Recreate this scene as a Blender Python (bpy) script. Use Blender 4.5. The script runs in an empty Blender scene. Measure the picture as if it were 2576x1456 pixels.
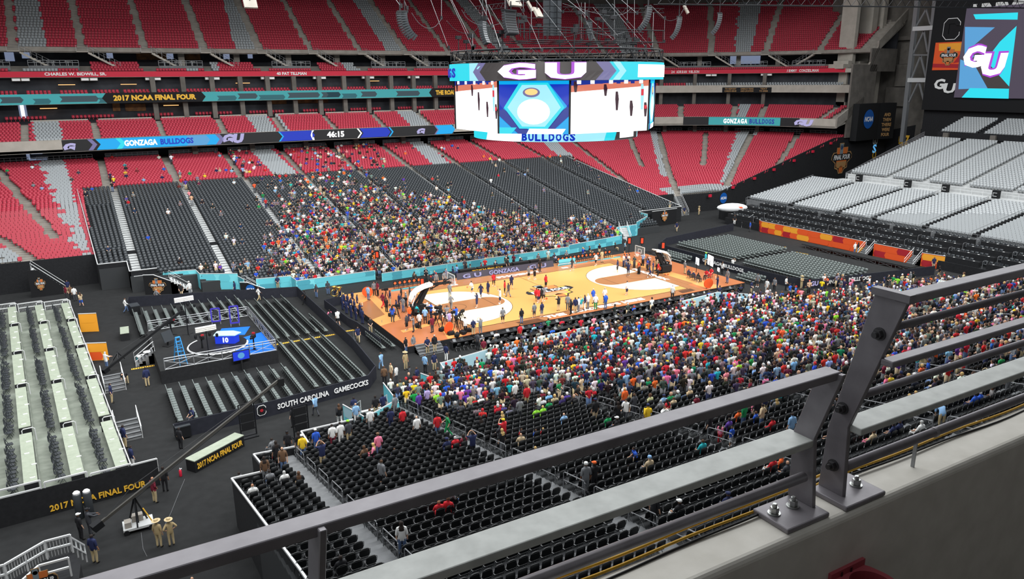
# Basketball arena built inside a domed stadium, seen over a balcony railing.
import bpy, math, random
import numpy as np
from mathutils import Vector, Matrix
random.seed(11)
RS = np.random.RandomState(4)
sc = bpy.context.scene
col = sc.collection
PI = math.pi

# ------------------------------------------------------------------ camera
W, H, F = 2576, 1456, 1901.57
CAM = np.array([-47.229, -72.565, 25.048])
YAW, PITCH, ROLL = 0.522145, 0.271772, -0.007934
def cam_axes(yaw, pitch, roll):
    f = np.array([math.sin(yaw)*math.cos(pitch), math.cos(yaw)*math.cos(pitch), -math.sin(pitch)])
    r = np.array([math.cos(yaw), -math.sin(yaw), 0.0])
    u = np.cross(r, f)
    c, s = math.cos(roll), math.sin(roll)
    return c*r + s*u, -s*r + c*u, f
AX = cam_axes(YAW, PITCH, ROLL)
cd = bpy.data.cameras.new('camera')
cd.sensor_width = 36.0
cd.lens = 36.0*F/W
cd.clip_start, cd.clip_end = 0.05, 2000
cam = bpy.data.objects.new('camera', cd)
col.objects.link(cam)
cam.matrix_world = Matrix(((AX[0][0], AX[1][0], -AX[2][0], CAM[0]),
                           (AX[0][1], AX[1][1], -AX[2][1], CAM[1]),
                           (AX[0][2], AX[1][2], -AX[2][2], CAM[2]), (0, 0, 0, 1)))
sc.camera = cam
def ray(x, y):
    return (x-W/2)/F*AX[0] - (y-H/2)/F*AX[1] + AX[2]
def at(x, y, z=0.0):
    d = ray(x, y); t = (z-CAM[2])/d[2]; return CAM + t*d
def atX(x, y, X):
    d = ray(x, y); t = (X-CAM[0])/d[0]; return CAM + t*d
def atY(x, y, Y):
    d = ray(x, y); t = (Y-CAM[1])/d[1]; return CAM + t*d
def plane_hit(x, y, z0, s, y0, sgn=1):
    d = ray(x, y); t = (z0+s*(sgn*CAM[1]-y0)-CAM[2])/(d[2]-s*sgn*d[1]); return CAM + t*d
def cam_dist(p):
    return float(np.linalg.norm(np.asarray(p)-CAM))

# ------------------------------------------------------------------ colours and materials
def lin(c):
    out = []
    for v in c[:3]:
        v = v/255.0
        out.append(v/12.92 if v <= 0.04045 else ((v+0.055)/1.055)**2.4)
    return tuple(out)+(1.0,)
MATS = {}
def mat(name, c=(128,128,128), rough=.6, metal=0.0, spec=.4, noise=None, emit=None, alpha=None, mode=None):
    if name in MATS: return MATS[name]
    m = bpy.data.materials.new(name); m.use_nodes = True
    nt = m.node_tree; b = nt.nodes['Principled BSDF']
    b.inputs['Roughness'].default_value = rough
    b.inputs['Metallic'].default_value = metal
    b.inputs['Specular IOR Level'].default_value = spec
    b.inputs['Base Color'].default_value = lin(c)
    if mode == 'object':
        oi = nt.nodes.new('ShaderNodeObjectInfo')
        nt.links.new(oi.outputs['Color'], b.inputs['Base Color'])
    elif mode == 'attr':
        a = nt.nodes.new('ShaderNodeAttribute'); a.attribute_name = 'tint'
        nt.links.new(a.outputs['Color'], b.inputs['Base Color'])
    elif noise:
        sca, c2 = noise[0], noise[1]
        n = nt.nodes.new('ShaderNodeTexNoise'); n.inputs['Scale'].default_value = sca
        n.inputs['Detail'].default_value = 5
        geo = nt.nodes.new('ShaderNodeNewGeometry')
        nt.links.new(geo.outputs['Position'], n.inputs['Vector'])
        rp = nt.nodes.new('ShaderNodeValToRGB')
        rp.color_ramp.elements[0].position = .3; rp.color_ramp.elements[1].position = .7
        rp.color_ramp.elements[0].color = lin(c); rp.color_ramp.elements[1].color = lin(c2)
        nt.links.new(n.outputs['Fac'], rp.inputs['Fac'])
        nt.links.new(rp.outputs['Color'], b.inputs['Base Color'])
        if len(noise) > 2:
            bp = nt.nodes.new('ShaderNodeBump'); bp.inputs['Strength'].default_value = noise[2]
            bp.inputs['Distance'].default_value = .01
            nt.links.new(n.outputs['Fac'], bp.inputs['Height']); nt.links.new(bp.outputs['Normal'], b.inputs['Normal'])
    if emit is not None:
        b.inputs['Emission Color'].default_value = lin(c)
        b.inputs['Emission Strength'].default_value = emit
        b.inputs['Base Color'].default_value = (0.01,0.01,0.01,1)
    if alpha is not None:
        b.inputs['Alpha'].default_value = alpha
    MATS[name] = m
    return m
M = mat
M('carpet', (26,27,28), .95, noise=(1.5, (34,35,36)))
M('black_drape', (24,25,28), .9, noise=(4, (33,34,37)))
M('concrete', (138,132,124), .85, noise=(.8, (160,154,146)))
M('concrete_dark', (92,88,83), .9, noise=(.5, (116,111,105)))
M('parapet', (216,212,202), .75, noise=(9, (232,228,219), .12))
M('fascia', (170,164,154), .8, noise=(.7, (186,180,170)))
M('riser_dark', (52,54,56), .85)
M('fence_navy', (30,32,42), .8, noise=(3,(38,40,50)))
M('riser_grey', (104,106,108), .8, noise=(2, (122,124,126)))
M('riser_pale', (188,190,190), .7, noise=(2, (205,207,207)))
M('seat_red', (184,58,76), .38)
M('seat_grey', (158,163,166), .5)
M('seat_pale', (172,176,178), .5)
M('chair_black', (24,26,28), .5, spec=.45)
M('chair_shell', (58,62,66), .42, spec=.5)
M('chair_seat', (44,45,48), .4, spec=.6)
M('chair_frame', (150,152,154), .4, .7)
M('chair_frame_dark', (30,31,33), .65)
M('floor_chair', (112,120,118), .5)
M('steel_white', (225,227,228), .45, .2)
M('steel_grey', (150,152,155), .45, .5)
M('rail_paint', (128,124,129), .42, .25, noise=(14, (146,142,147)))
M('rail_flat', (190,193,189), .55, .05, noise=(18, (212,215,211)))
M('bolt_zinc', (178,180,178), .35, .8)
M('bolt_dark', (86,85,87), .45, .6)
M('cable_yellow', (216,166,38), .5)
M('cable_black', (26,26,28), .6)
M('cup_slot', (60,14,20), .6)
M('steel_dark', (92,90,86), .5, .5)
M('cup_red', (172,74,84), .5)
M('dark', (18,19,22), .8)
M('black_metal', (36,37,40), .5, .4)
M('teal', (128,222,232), .6)
M('teal_dark', (80,166,184), .6)
M('teal_mid', (104,202,216), .6)
M('ice', (176,214,226), .6)
M('orange', (238,92,40), .6)
M('yellow_orange', (250,170,50), .6)
M('crimson', (176,36,48), .6)
M('gold', (244,190,62), .6)
M('white', (244,244,244), .5)
M('white_paint', (250,246,238), .4)
M('ncaa_blue', (10,90,176), .6)
M('emblem_orange', (214,116,56), .6)
M('emblem_tan', (180,140,92), .6)
M('emblem_grey', (128,140,146), .6)
M('ribbon_red', (206,34,62), .6)
M('maple', (222,158,92), .26, spec=.5)
M('maple_pale', (255,236,196), .28, spec=.5)
M('maple_brown', (158,108,70), .3, spec=.5)
M('maple_rust', (184,112,70), .3, spec=.5)
M('maple_dark', (92,62,44), .3, spec=.5)
M('court_line', (60,46,36), .4)
M('table_green', (152,161,143), .6, noise=(3, (166,174,157)))
M('platform_green', (112,119,108), .7, noise=(1.2, (136,142,131)))
M('paper', (236,238,236), .7)
M('skin', (206,160,132), .6, mode='object')
M('cloth', (128,128,128), .8, mode='object')
M('crowd', (128,128,128), .8, mode='attr')
M('glass', (170,185,192), .15, alpha=.28)
M('ladder_blue', (60,150,214), .5)
M('studio_blue', (20,60,230), .5, emit=.9)
M('studio_blue_floor', (20,110,226), .5)
M('studio_violet', (72,60,210), .5, emit=.8)
M('screen_cyan', (40,222,240), emit=1.0)
M('screen_sky', (0,170,240), emit=1.0)
M('screen_blue', (0,84,214), emit=1.0)
M('screen_navy', (32,52,150), emit=1.0)
M('screen_white', (255,255,255), emit=1.6)
M('screen_ice', (168,240,255), emit=1.0)
M('screen_charcoal', (62,56,56), emit=1.0)
M('screen_mauve', (116,112,160), emit=1.0)
M('screen_purple', (176,70,214), emit=1.0)
M('screen_wood', (224,128,104), emit=1.0)
M('screen_dark', (60,30,44), emit=1.0)
M('screen_red', (226,40,60), emit=1.0)
M('screen_black', (16,16,20), emit=1.0)
M('screen_royal', (10,50,190), emit=1.0)
M('screen_steel', (88,160,214), emit=1.0)
M('screen_plum', (74,66,82), emit=1.0)
M('screen_lavender', (176,170,216), emit=1.0)
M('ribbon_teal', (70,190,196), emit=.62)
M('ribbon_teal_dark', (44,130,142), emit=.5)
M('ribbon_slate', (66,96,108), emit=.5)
M('led_white', (250,252,255), emit=2.2)
M('daylight', (226,236,255), emit=2.0)
M('daylight_dim', (150,164,196), emit=.55)
M('lamp_warm', (255,190,120), emit=1.4)
M('led_orange', (255,70,30), emit=1.2)
M('suite_glow', (150,104,60), .8, noise=(.9,(70,52,40)))
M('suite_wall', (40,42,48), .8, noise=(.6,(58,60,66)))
M('brass', (214,176,92), .3, .8)
M('ball_orange', (226,110,60), .6)
M('balloon', (244,246,248), .4)

# ------------------------------------------------------------------ mesh builder
class MB:
    def __init__(s): s.v = []; s.f = []; s.m = []
    def add(s, vs, fs, mi=0):
        o = len(s.v); s.v += [tuple(float(c) for c in v) for v in vs]
        s.f += [tuple(i+o for i in f) for f in fs]; s.m += [mi]*len(fs)
        return s
    def box(s, a, b, mi=0):
        (x0,y0,z0),(x1,y1,z1) = a, b
        return s.add([(x0,y0,z0),(x1,y0,z0),(x1,y1,z0),(x0,y1,z0),(x0,y0,z1),(x1,y0,z1),(x1,y1,z1),(x0,y1,z1)],
              [(0,3,2,1),(4,5,6,7),(0,1,5,4),(1,2,6,5),(2,3,7,6),(3,0,4,7)], mi)
    def bar(s, p, q, w, h=None, mi=0, up=(0,0,1)):
        h = h or w
        p, q = Vector(p), Vector(q); d = (q-p)
        if d.length < 1e-6: return s
        d.normalize(); u = Vector(up)
        if abs(d.dot(u)) > .99: u = Vector((0,1,0))
        r = d.cross(u).normalized(); u = r.cross(d)
        vs = []
        for c in (p, q):
            for a, b in ((-1,-1),(1,-1),(1,1),(-1,1)): vs.append(c + r*(a*w/2) + u*(b*h/2))
        return s.add(vs, [(0,1,2,3),(7,6,5,4),(0,4,5,1),(1,5,6,2),(2,6,7,3),(3,7,4,0)], mi)
    def tube(s, pts, r, n=6, mi=0):
        pts = [Vector(p) for p in pts]; rings = []
        for i, p in enumerate(pts):
            d = (pts[min(i+1,len(pts)-1)]-pts[max(i-1,0)]).normalized()
            u = Vector((0,0,1)) if abs(d.z) < .95 else Vector((0,1,0))
            a = d.cross(u).normalized(); b = a.cross(d)
            rr = r[i] if isinstance(r, (list,tuple)) else r
            rings.append([p + a*(rr*math.cos(2*PI*k/n)) + b*(rr*math.sin(2*PI*k/n)) for k in range(n)])
        vs = [v for rg in rings for v in rg]; fs = []
        for i in range(len(rings)-1):
            for k in range(n):
                fs.append((i*n+k, i*n+(k+1)%n, (i+1)*n+(k+1)%n, (i+1)*n+k))
        fs.append(tuple(range(n-1,-1,-1))); fs.append(tuple((len(rings)-1)*n+k for k in range(n)))
        return s.add(vs, fs, mi)
    def prism(s, poly, z0, z1, mi=0):
        n = len(poly)
        vs = [(x,y,z0) for x,y in poly] + [(x,y,z1) for x,y in poly]
        fs = [tuple(range(n-1,-1,-1)), tuple(range(n,2*n))] + [(i,(i+1)%n,n+(i+1)%n,n+i) for i in range(n)]
        return s.add(vs, fs, mi)
    def slab(s, pts, th, mi=0):
        """solid from a planar outline, thickened along its own normal (backwards)"""
        P = [Vector(p) for p in pts]; n = len(P)
        nm = Vector((0,0,0))
        for i in range(n): nm += (P[i]-P[0]).cross(P[(i+1)%n]-P[0])
        nm.normalize()
        vs = P + [p - nm*th for p in P]
        fs = [tuple(range(n)), tuple(range(2*n-1,n-1,-1))] + [(i,n+i,n+(i+1)%n,(i+1)%n) for i in range(n)]
        return s.add(vs, fs, mi)
    def lathe(s, prof, n=16, mi=0, c=(0,0,0)):
        vs = []; fs = []
        for r, z in prof:
            for k in range(n):
                a = 2*PI*k/n; vs.append((c[0]+r*math.cos(a), c[1]+r*math.sin(a), c[2]+z))
        for i in range(len(prof)-1):
            for k in range(n): fs.append((i*n+k, i*n+(k+1)%n, (i+1)*n+(k+1)%n, (i+1)*n+k))
        fs.append(tuple(range(n-1,-1,-1))); fs.append(tuple((len(prof)-1)*n+k for k in range(n)))
        return s.add(vs, fs, mi)
    def mesh(s, name, mats):
        me = bpy.data.meshes.new(name); me.from_pydata(s.v, [], s.f)
        for m in (mats if isinstance(mats, (list,tuple)) else [mats]):
            me.materials.append(MATS[m] if isinstance(m, str) else m)
        if len(set(s.m)) > 1 or (s.m and s.m[0]):
            me.polygons.foreach_set('material_index', np.array(s.m, dtype=np.int32))
        me.update()
        return me
    def build(s, name, mats, parent=None, smooth=False, loc=None, rotz=0.0):
        me = s.mesh(name, mats)
        if smooth: me.polygons.foreach_set('use_smooth', np.ones(len(me.polygons), dtype=bool))
        return link(name, me, parent, loc, rotz)
def link(name, data, parent=None, loc=None, rotz=0.0):
    o = bpy.data.objects.new(name, data); col.objects.link(o)
    if parent is not None: o.parent = parent
    if loc is not None: o.location = tuple(float(c) for c in loc)
    if rotz: o.rotation_euler = (0,0,rotz)
    return o
def tag(o, label=None, cat=None, group=None, kind=None):
    if label: o['label'] = label
    if cat: o['category'] = cat
    if group: o['group'] = group
    if kind: o['kind'] = kind
    return o
def empty(name, loc=(0,0,0), rotz=0.0, label=None, cat=None, group=None):
    return tag(link(name, None, None, loc, rotz), label, cat, group)
def struct(o): o['kind'] = 'structure'; return o
def bevel(o, w, seg=2):
    b = o.modifiers.new('edge', 'BEVEL'); b.width = w; b.segments = seg; b.limit_method = 'ANGLE'; return o
NUM = ('zero one two three four five six seven eight nine ten eleven twelve thirteen fourteen fifteen sixteen seventeen eighteen nineteen').split()
TENS = 'zero ten twenty thirty forty fifty sixty seventy eighty ninety'.split()
def words(n):
    if n < 20: return NUM[n]
    if n < 100: return TENS[n//10] + ('' if n % 10 == 0 else '-'+NUM[n%10])
    return words(n//100)+' hundred' + ('' if n % 100 == 0 else ' '+words(n%100))

# merged copies of one base mesh (v, faces, slot per face) at many places
def scatter(name, base, pos, yaw, mats=None, scale=None, tint=None):
    v, f, sl = base
    v = np.asarray(v, dtype=np.float64); k = len(pos); nv = len(v)
    pos = np.asarray(pos, dtype=np.float64).reshape(-1,3)
    yaw = np.broadcast_to(np.asarray(yaw, dtype=np.float64), (k,))
    c, s = np.cos(yaw)[:,None], np.sin(yaw)[:,None]
    scl = np.ones((k,1)) if scale is None else np.asarray(scale).reshape(k,1)
    X = (v[None,:,0]*c - v[None,:,1]*s)*scl + pos[:,0:1]
    Y = (v[None,:,0]*s + v[None,:,1]*c)*scl + pos[:,1:2]
    Z = v[None,:,2]*scl + pos[:,2:3]
    co = np.stack([X,Y,Z],2).reshape(-1,3)
    lens = np.array([len(x) for x in f]); flat = np.concatenate([np.array(x) for x in f])
    loops = (flat[None,:] + (np.arange(k)*nv)[:,None]).reshape(-1)
    tot = np.tile(lens, k); start = np.concatenate([[0], np.cumsum(tot)[:-1]])
    me = bpy.data.meshes.new(name)
    me.vertices.add(len(co)); me.vertices.foreach_set('co', co.astype(np.float32).ravel())
    me.loops.add(len(loops)); me.loops.foreach_set('vertex_index', loops.astype(np.int32))
    me.polygons.add(len(tot)); me.polygons.foreach_set('loop_start', start.astype(np.int32))
    try: me.polygons.foreach_set('loop_total', tot.astype(np.int32))
    except Exception: pass
    for m in (mats or []): me.materials.append(MATS[m])
    sl = np.asarray(sl)
    if tint is None:
        me.polygons.foreach_set('material_index', np.tile(sl, k).astype(np.int32))
    me.update(calc_edges=True)
    if tint is not None:
        at_ = me.attributes.new('tint', 'FLOAT_COLOR', 'FACE')
        t = np.asarray(tint)                       # k x slots x 4
        cols = t[:, sl, :].reshape(-1,4).astype(np.float32)
        at_.data.foreach_set('color', cols.ravel())
    return me
def base_of(mb): return (mb.v, mb.f, mb.m)

# lettering as solid mesh: local x right, y up, z out; fitted to w x h
def letters(s, w, h, depth=.02, bold=.03, slant=0.0):
    cu = bpy.data.curves.new('lettering', 'FONT'); cu.body = s; cu.size = 1.0
    cu.offset = bold; cu.extrude = .02; cu.resolution_u = 2; cu.shear = slant
    cu.align_x = 'LEFT'
    o = bpy.data.objects.new('lettering', cu); col.objects.link(o)
    dg = bpy.context.evaluated_depsgraph_get()
    me = bpy.data.meshes.new_from_object(o.evaluated_get(dg))
    bpy.data.objects.remove(o); bpy.data.curves.remove(cu)
    n = len(me.vertices); co = np.empty(n*3, dtype=np.float32); me.vertices.foreach_get('co', co); co = co.reshape(-1,3)
    lo, hi = co.min(0), co.max(0)
    co[:,0] = (co[:,0]-(lo[0]+hi[0])/2)/(hi[0]-lo[0])*w
    co[:,1] = (co[:,1]-(lo[1]+hi[1])/2)/(hi[1]-lo[1])*h
    co[:,2] = (co[:,2]-lo[2])/(hi[2]-lo[2])*depth
    me.vertices.foreach_set('co', co.ravel()); me.update()
    return me
def wmat(o):
    m = o.matrix_basis.copy()
    return m if o.parent is None else wmat(o.parent) @ o.matrix_parent_inverse @ m
def place(name, data, centre, right, up, parent=None):
    r = Vector(right).normalized(); u = Vector(up); n = r.cross(u).normalized(); u = n.cross(r)
    o = link(name, data, parent)
    o.matrix_basis = Matrix(((r.x,u.x,n.x,centre[0]),(r.y,u.y,n.y,centre[1]),(r.z,u.z,n.z,centre[2]),(0,0,0,1)))
    if parent is not None: o.matrix_parent_inverse = wmat(parent).inverted()
    return o
def sign(s, centre, right, up, w, h, material, parent=None, name='lettering', depth=.02, bold=.03, slant=0.0):
    me = letters(s, w, h, depth, bold, slant); me.materials.clear(); me.materials.append(MATS[material])
    return place(name, me, centre, right, up, parent)
def plaque(polys, centre, right, up, mats, name, parent=None):
    """layered flat outlines [(points, material index, front offset, thickness)] in local right/up metres"""
    mb = MB()
    for pts, mi, off, th in polys:
        mb.slab([(x, y, off+th) for x, y in pts], th, mi)
    return place(name, mb.mesh(name, mats), centre, right, up, parent)
def disc(cx, cy, r, n=24): return [(cx+r*math.cos(2*PI*k/n), cy+r*math.sin(2*PI*k/n)) for k in range(n)]
def rect(x0, y0, x1, y1): return [(x0,y0),(x1,y0),(x1,y1),(x0,y1)]
def emblem(centre, right, up, w, h, parent=None, name='emblem', k=1.0, rim='emblem_tan', fill='dark'):
    """stepped badge: arch with a blue disc, dark banner with white words, ball below"""
    X, Y = w/2, h/2
    out = [(-.30,1),(.12,1),(.12,.72),(.55,.72),(.55,.42),(.85,.42),(.98,.22),(1,-.02),(.84,-.14),(.62,-.3),(.62,-.62),(.34,-.72),(.2,-.98),(-.2,-.98),(-.34,-.72),(-.62,-.62),(-.62,-.3),(-.84,-.14),(-1,-.02),(-.98,.22),(-.85,.42),(-.55,.42),(-.55,.72),(-.30,.72)]
    S = lambda pts, k=1.0: [(x*X*k, y*Y*k) for x, y in pts]
    ban = [(-.96,.18),(-.86,.3),(.86,.3),(.96,.18),(.94,-.04),(.82,-.12),(-.82,-.12),(-.94,-.04)]
    E = [(S(out), 0, 0, .01), (S(out,.9), 6, .01, .008), (S([(-.5,.7),(.5,.7),(.5,-.5),(-.5,-.5)]), 2, .018, .006),
         (S([(-.24,.96),(.06,.96),(.06,.1),(-.24,.1)]), 3, .024, .006), (disc(-.09*X,.72*Y,.13*X), 4, .03, .006),
         (S(ban), 1, .03, .008), (S([(-.5,-.2),(.5,-.2),(.42,-.6),(-.42,-.6)]), 5, .03, .006), (disc(0,-.7*Y,.2*X), 2, .036, .006)]
    E = [(p, m, off*k, th*k) for p, m, off, th in E]
    o = plaque(E, centre, right, up, [rim,'dark','emblem_orange','emblem_grey','ncaa_blue','emblem_tan',fill], name, parent)
    n = Vector(right).normalized().cross(Vector(up)).normalized()
    c = Vector(centre) + Vector(up).normalized()*(.09*Y) + n*(.045*k)
    sign('FINAL FOUR', c, right, up, w*.8, h*.16, 'white', o, 'lettering', .01*k, .03, .15)
    return o
def ncaa_disc(centre, right, up, r, parent=None, name='roundel'):
    o = plaque([(disc(0,0,r,32), 0, 0, .02)], centre, right, up, ['ncaa_blue'], name, parent)
    n = Vector(right).normalized().cross(Vector(up)).normalized()
    sign('NCAA', Vector(centre)+n*.03, right, up, r*1.65, r*.52, 'white', o, 'lettering', .01, .04, .2)
    return o
# ------------------------------------------------------------------ grandstand geometry
CXA, CYA, RA = 60.5, 34.5, 39.0
SEND = CXA + RA*math.radians(83.5)
def P(s, d):
    """plan point: s along the long stand (bends round at both ends), d outward from the balcony front"""
    a = abs(s)
    if a <= CXA: return (s, CYA+RA+d)
    t = (a-CXA)/RA; r = RA+d
    return (math.copysign(CXA+r*math.sin(t), s), CYA+r*math.cos(t))
def yaw_at(s):          # seats face the court
    a = abs(s)
    t = 0 if a <= CXA else (a-CXA)/RA
    return PI - math.copysign(t, s)
def s_samples(s0, s1, step=1.6):
    out = [s0]
    for b in (-CXA, CXA):
        if s0 < b < s1: out.append(b)
    out.append(s1); out = sorted(out); res = []
    for a, b in zip(out, out[1:]):
        n = 1 if (abs(a) <= CXA and abs(b) <= CXA) else max(1, int(abs(b-a)/step))
        res += [a+(b-a)*i/n for i in range(n)]
    return res + [s1]
def sweep(mb, prof, s0, s1, mi=0):
    """closed profile [(d, z)] swept along the stand"""
    S = s_samples(s0, s1); n = len(prof); vs = []; fs = []
    for s in S:
        for d, z in prof:
            x, y = P(s, d); vs.append((x, y, z))
    for i in range(len(S)-1):
        for k in range(n):
            fs.append((i*n+k, (i+1)*n+k, (i+1)*n+(k+1)%n, i*n+(k+1)%n))
    fs.append(tuple(range(n))); fs.append(tuple((len(S)-1)*n+k for k in range(n-1,-1,-1)))
    return mb.add(vs, fs, mi)
def steps_prof(d0, z0, slope, rows, dep, under=.5):
    pr = []
    for i in range(rows):
        z = z0 + slope*dep*i; d = d0+dep*i
        pr += [(d, z), (d+dep, z)]
    return pr + [(d0+dep*rows, z0-under+slope*dep*(rows-1)), (d0, z0-under)]
BOWL = dict(d0=-37.4, z0=10.8+.205*-37.4, sl=.205, rows=51, dep=.84)
CLUB = dict(d0=.5, z0=15.2+.16, sl=.32, rows=11, dep=.84)
UPPER = dict(d0=13.7, z0=22.45+.6*13.7, sl=.6, rows=27, dep=.84)
LOFT = dict(d0=10.9, z0=26.55, sl=.5, rows=4, dep=.8)
SL, SR = -84.0, SEND
def rowz(t, i): return t['z0'] + t['sl']*t['dep']*i
def rowd(t, i): return t['d0'] + t['dep']*i

# floor
struct(MB().add([(-130,-75,0),(150,-75,0),(150,130,0),(-130,130,0)], [(0,1,2,3)]).build('floor', 'carpet'))
# decks
mb = MB(); sweep(mb, steps_prof(BOWL['d0'], BOWL['z0'], .205, 51, .84), SL, SR)
struct(mb.build('grandstand_lower_bowl', 'concrete'))
mb = MB()
zt = rowz(BOWL, 50)
sweep(mb, [(5.4, zt+.02), (14, zt+.02), (14, zt-.5), (5.4, zt-.5)], SL, SR)
struct(mb.build('floor_concourse', 'concrete_dark'))
mb = MB(); sweep(mb, steps_prof(CLUB['d0'], CLUB['z0'], .32, 11, .84, .9) , SL, SR)
struct(mb.build('grandstand_club_tier', 'concrete'))
mb = MB(); sweep(mb, steps_prof(UPPER['d0'], UPPER['z0'], .6, 27, .84, .6), SL, SR)
sweep(mb, [(13.3, 30.25), (13.7, 30.25), (13.7, 31.0), (13.3, 31.0)], SL, SR)
struct(mb.build('grandstand_upper_tier', 'concrete'))
mb = MB(); sweep(mb, steps_prof(LOFT['d0'], LOFT['z0'], .5, 4, .8, .6), SL, SR)
sweep(mb, [(14.1, 27.8), (23, 27.8), (23, 27.3), (14.1, 27.3)], SL, SR)
struct(mb.build('grandstand_loft_tier', 'concrete_dark'))
# walls behind each tier
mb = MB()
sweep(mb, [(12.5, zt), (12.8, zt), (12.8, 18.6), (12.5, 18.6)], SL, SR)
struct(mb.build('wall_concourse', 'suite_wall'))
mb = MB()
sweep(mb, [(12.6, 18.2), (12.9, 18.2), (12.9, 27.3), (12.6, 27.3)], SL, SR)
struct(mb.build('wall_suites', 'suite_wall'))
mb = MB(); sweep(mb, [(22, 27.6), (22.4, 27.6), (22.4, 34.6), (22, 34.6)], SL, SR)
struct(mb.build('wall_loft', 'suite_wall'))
mb = MB(); dz = rowd(UPPER, 27); zz = rowz(UPPER, 26)
sweep(mb, [(dz, zz-3), (dz+.5, zz-3), (dz+.5, 60), (dz, 60)], SL, SR)
struct(mb.build('wall_upper', 'concrete_dark'))
struct(MB().box((-130,54,49.5),(150,130,51)).build('ceiling_shade', 'concrete_dark'))  # unseen roof slab, added to keep light off the upper tier
struct(MB().box((88,-75,54),(150,60,55)).build('ceiling_end_shade', 'concrete_dark'))  # unseen slab over the end, likewise added to block light from above
# slabs between tiers (soffits, balcony floors, fasciae)
mb = MB()
sweep(mb, [(0, 14.0), (12.6, 16.5), (12.6, 17.0), (0, 14.4)], SL, SR)
sweep(mb, [(0, 13.95), (.5, 13.95), (.5, 15.95), (0, 15.95)], SL, SR)
struct(mb.build('balcony_club_front', 'fascia'))
mb = MB()
sweep(mb, [(8.5, 21.4), (12.7, 21.4), (12.7, 22.2), (8.9, 22.2), (8.9, 23.12), (8.5, 23.12)], SL, SR)
struct(mb.build('balcony_suite_front', 'fascia'))
mb = MB()
sweep(mb, [(10.6, 25.85), (12.7, 25.85), (12.7, 26.4), (10.9, 26.4), (10.9, 26.75), (10.6, 26.75)], SL, SR)
struct(mb.build('balcony_loft_front', 'fascia'))
mb = MB(); zc = rowz(CLUB, 10)
sweep(mb, [(9.74, zc), (12.6, zc), (12.6, zc-.4), (9.74, zc-.4)], SL, SR)
struct(mb.build('floor_club_walk', 'concrete_dark'))
# front wall of the lower bowl, split by the stair mouth at the right
def wall_run(name, pts, top, th=.25, material='black_drape', base=0.0):
    mb = MB()
    for (a, ta), (b, tb) in zip(zip(pts, top), zip(pts[1:], top[1:])):
        d = Vector((b[0]-a[0], b[1]-a[1], 0)).normalized(); n = Vector((-d.y, d.x, 0))*th
        mb.add([(a[0],a[1],base),(b[0],b[1],base),(b[0]+n.x,b[1]+n.y,base),(a[0]+n.x,a[1]+n.y,base),
                (a[0],a[1],ta),(b[0],b[1],tb),(b[0]+n.x,b[1]+n.y,tb),(a[0]+n.x,a[1]+n.y,ta)],
               [(0,3,2,1),(4,5,6,7),(0,1,5,4),(1,2,6,5),(2,3,7,6),(3,0,4,7)])
    return struct(mb.build(name, material))
wall_run('wall_bowl_front', [(-84,36.0),(-56,36.0),(-47,36.0),(-44,35.9),(44,35.8),(50.6,35.6)], [3.8]*6)
wall_run('wall_bowl_corner', [(52.3,35.2),(61.5,34.55)], [3.5,3.5])
E1, E2 = np.array([61.5,34.55]), np.array([99.6,38.95])
eu = (E2-E1)/np.linalg.norm(E2-E1)
wall_run('wall_bowl_end', [(61.5,34.55),(99.6,38.95),(122,41.5)], [3.5,11.9,11.9])
wall_run('wall_end_screen_base', [(122,41.5),(124,36),(126,20),(126,-60)], [12.5,14,19,19])

# ------------------------------------------------------------------ aisles and seat colours
AX_X = [-63.2,-53.2,-42.9,-32.6,-22.4,-12,-1.9,8.4,18.6,28.8,39.0,49.2,59.4]
def seg_dist(x, y, a, b):
    ax, ay = a; bx, by = b; L2 = (bx-ax)**2+(by-ay)**2
    t = max(0, min(1, ((x-ax)*(bx-ax)+(y-ay)*(by-ay))/L2))
    return math.hypot(x-ax-t*(bx-ax), y-ay-t*(by-ay))
BOWL_AISLES = [((X, 36), (X, 80)) for X in (-42.9,-32.6,-22.4,-12,-1.9,8.4,18.6,28.8,39.0)] + [
    ((-57.8,75),(-50.6,43.8)), ((-59.5,51),(-52.2,35)), ((-68,70),(-58,44)), ((53.6,76),(46.3,44.5)), ((69.5,73),(57.0,53)),
    ((80,75),(57.4,44)), ((57.4,44),(51.4,35)), ((88,66.8),(70.6,49)), ((99,61.9),(65.0,36.5)), ((104,52),(80,37.2))]
def bowl_blocked(x, y):
    if -46.4 < x < 45.6 and y < 63.2: return True              # under the temporary stand
    return any(seg_dist(x, y, a, b) < .72 for a, b in BOWL_AISLES)
def interp(y, tab):
    for (y0, a0), (y1, a1) in zip(tab, tab[1:]):
        if (y0-y)*(y1-y) <= 0:
            k = (y-y0)/(y1-y0 or 1); return [p+(q-p)*k for p, q in zip(a0, a1)]
    return tab[-1][1] if abs(y-tab[-1][0]) < abs(y-tab[0][0]) else tab[0][1]
def jag(i): return .9*math.sin(i*1.7)+.7*math.sin(i*.63+1)
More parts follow.
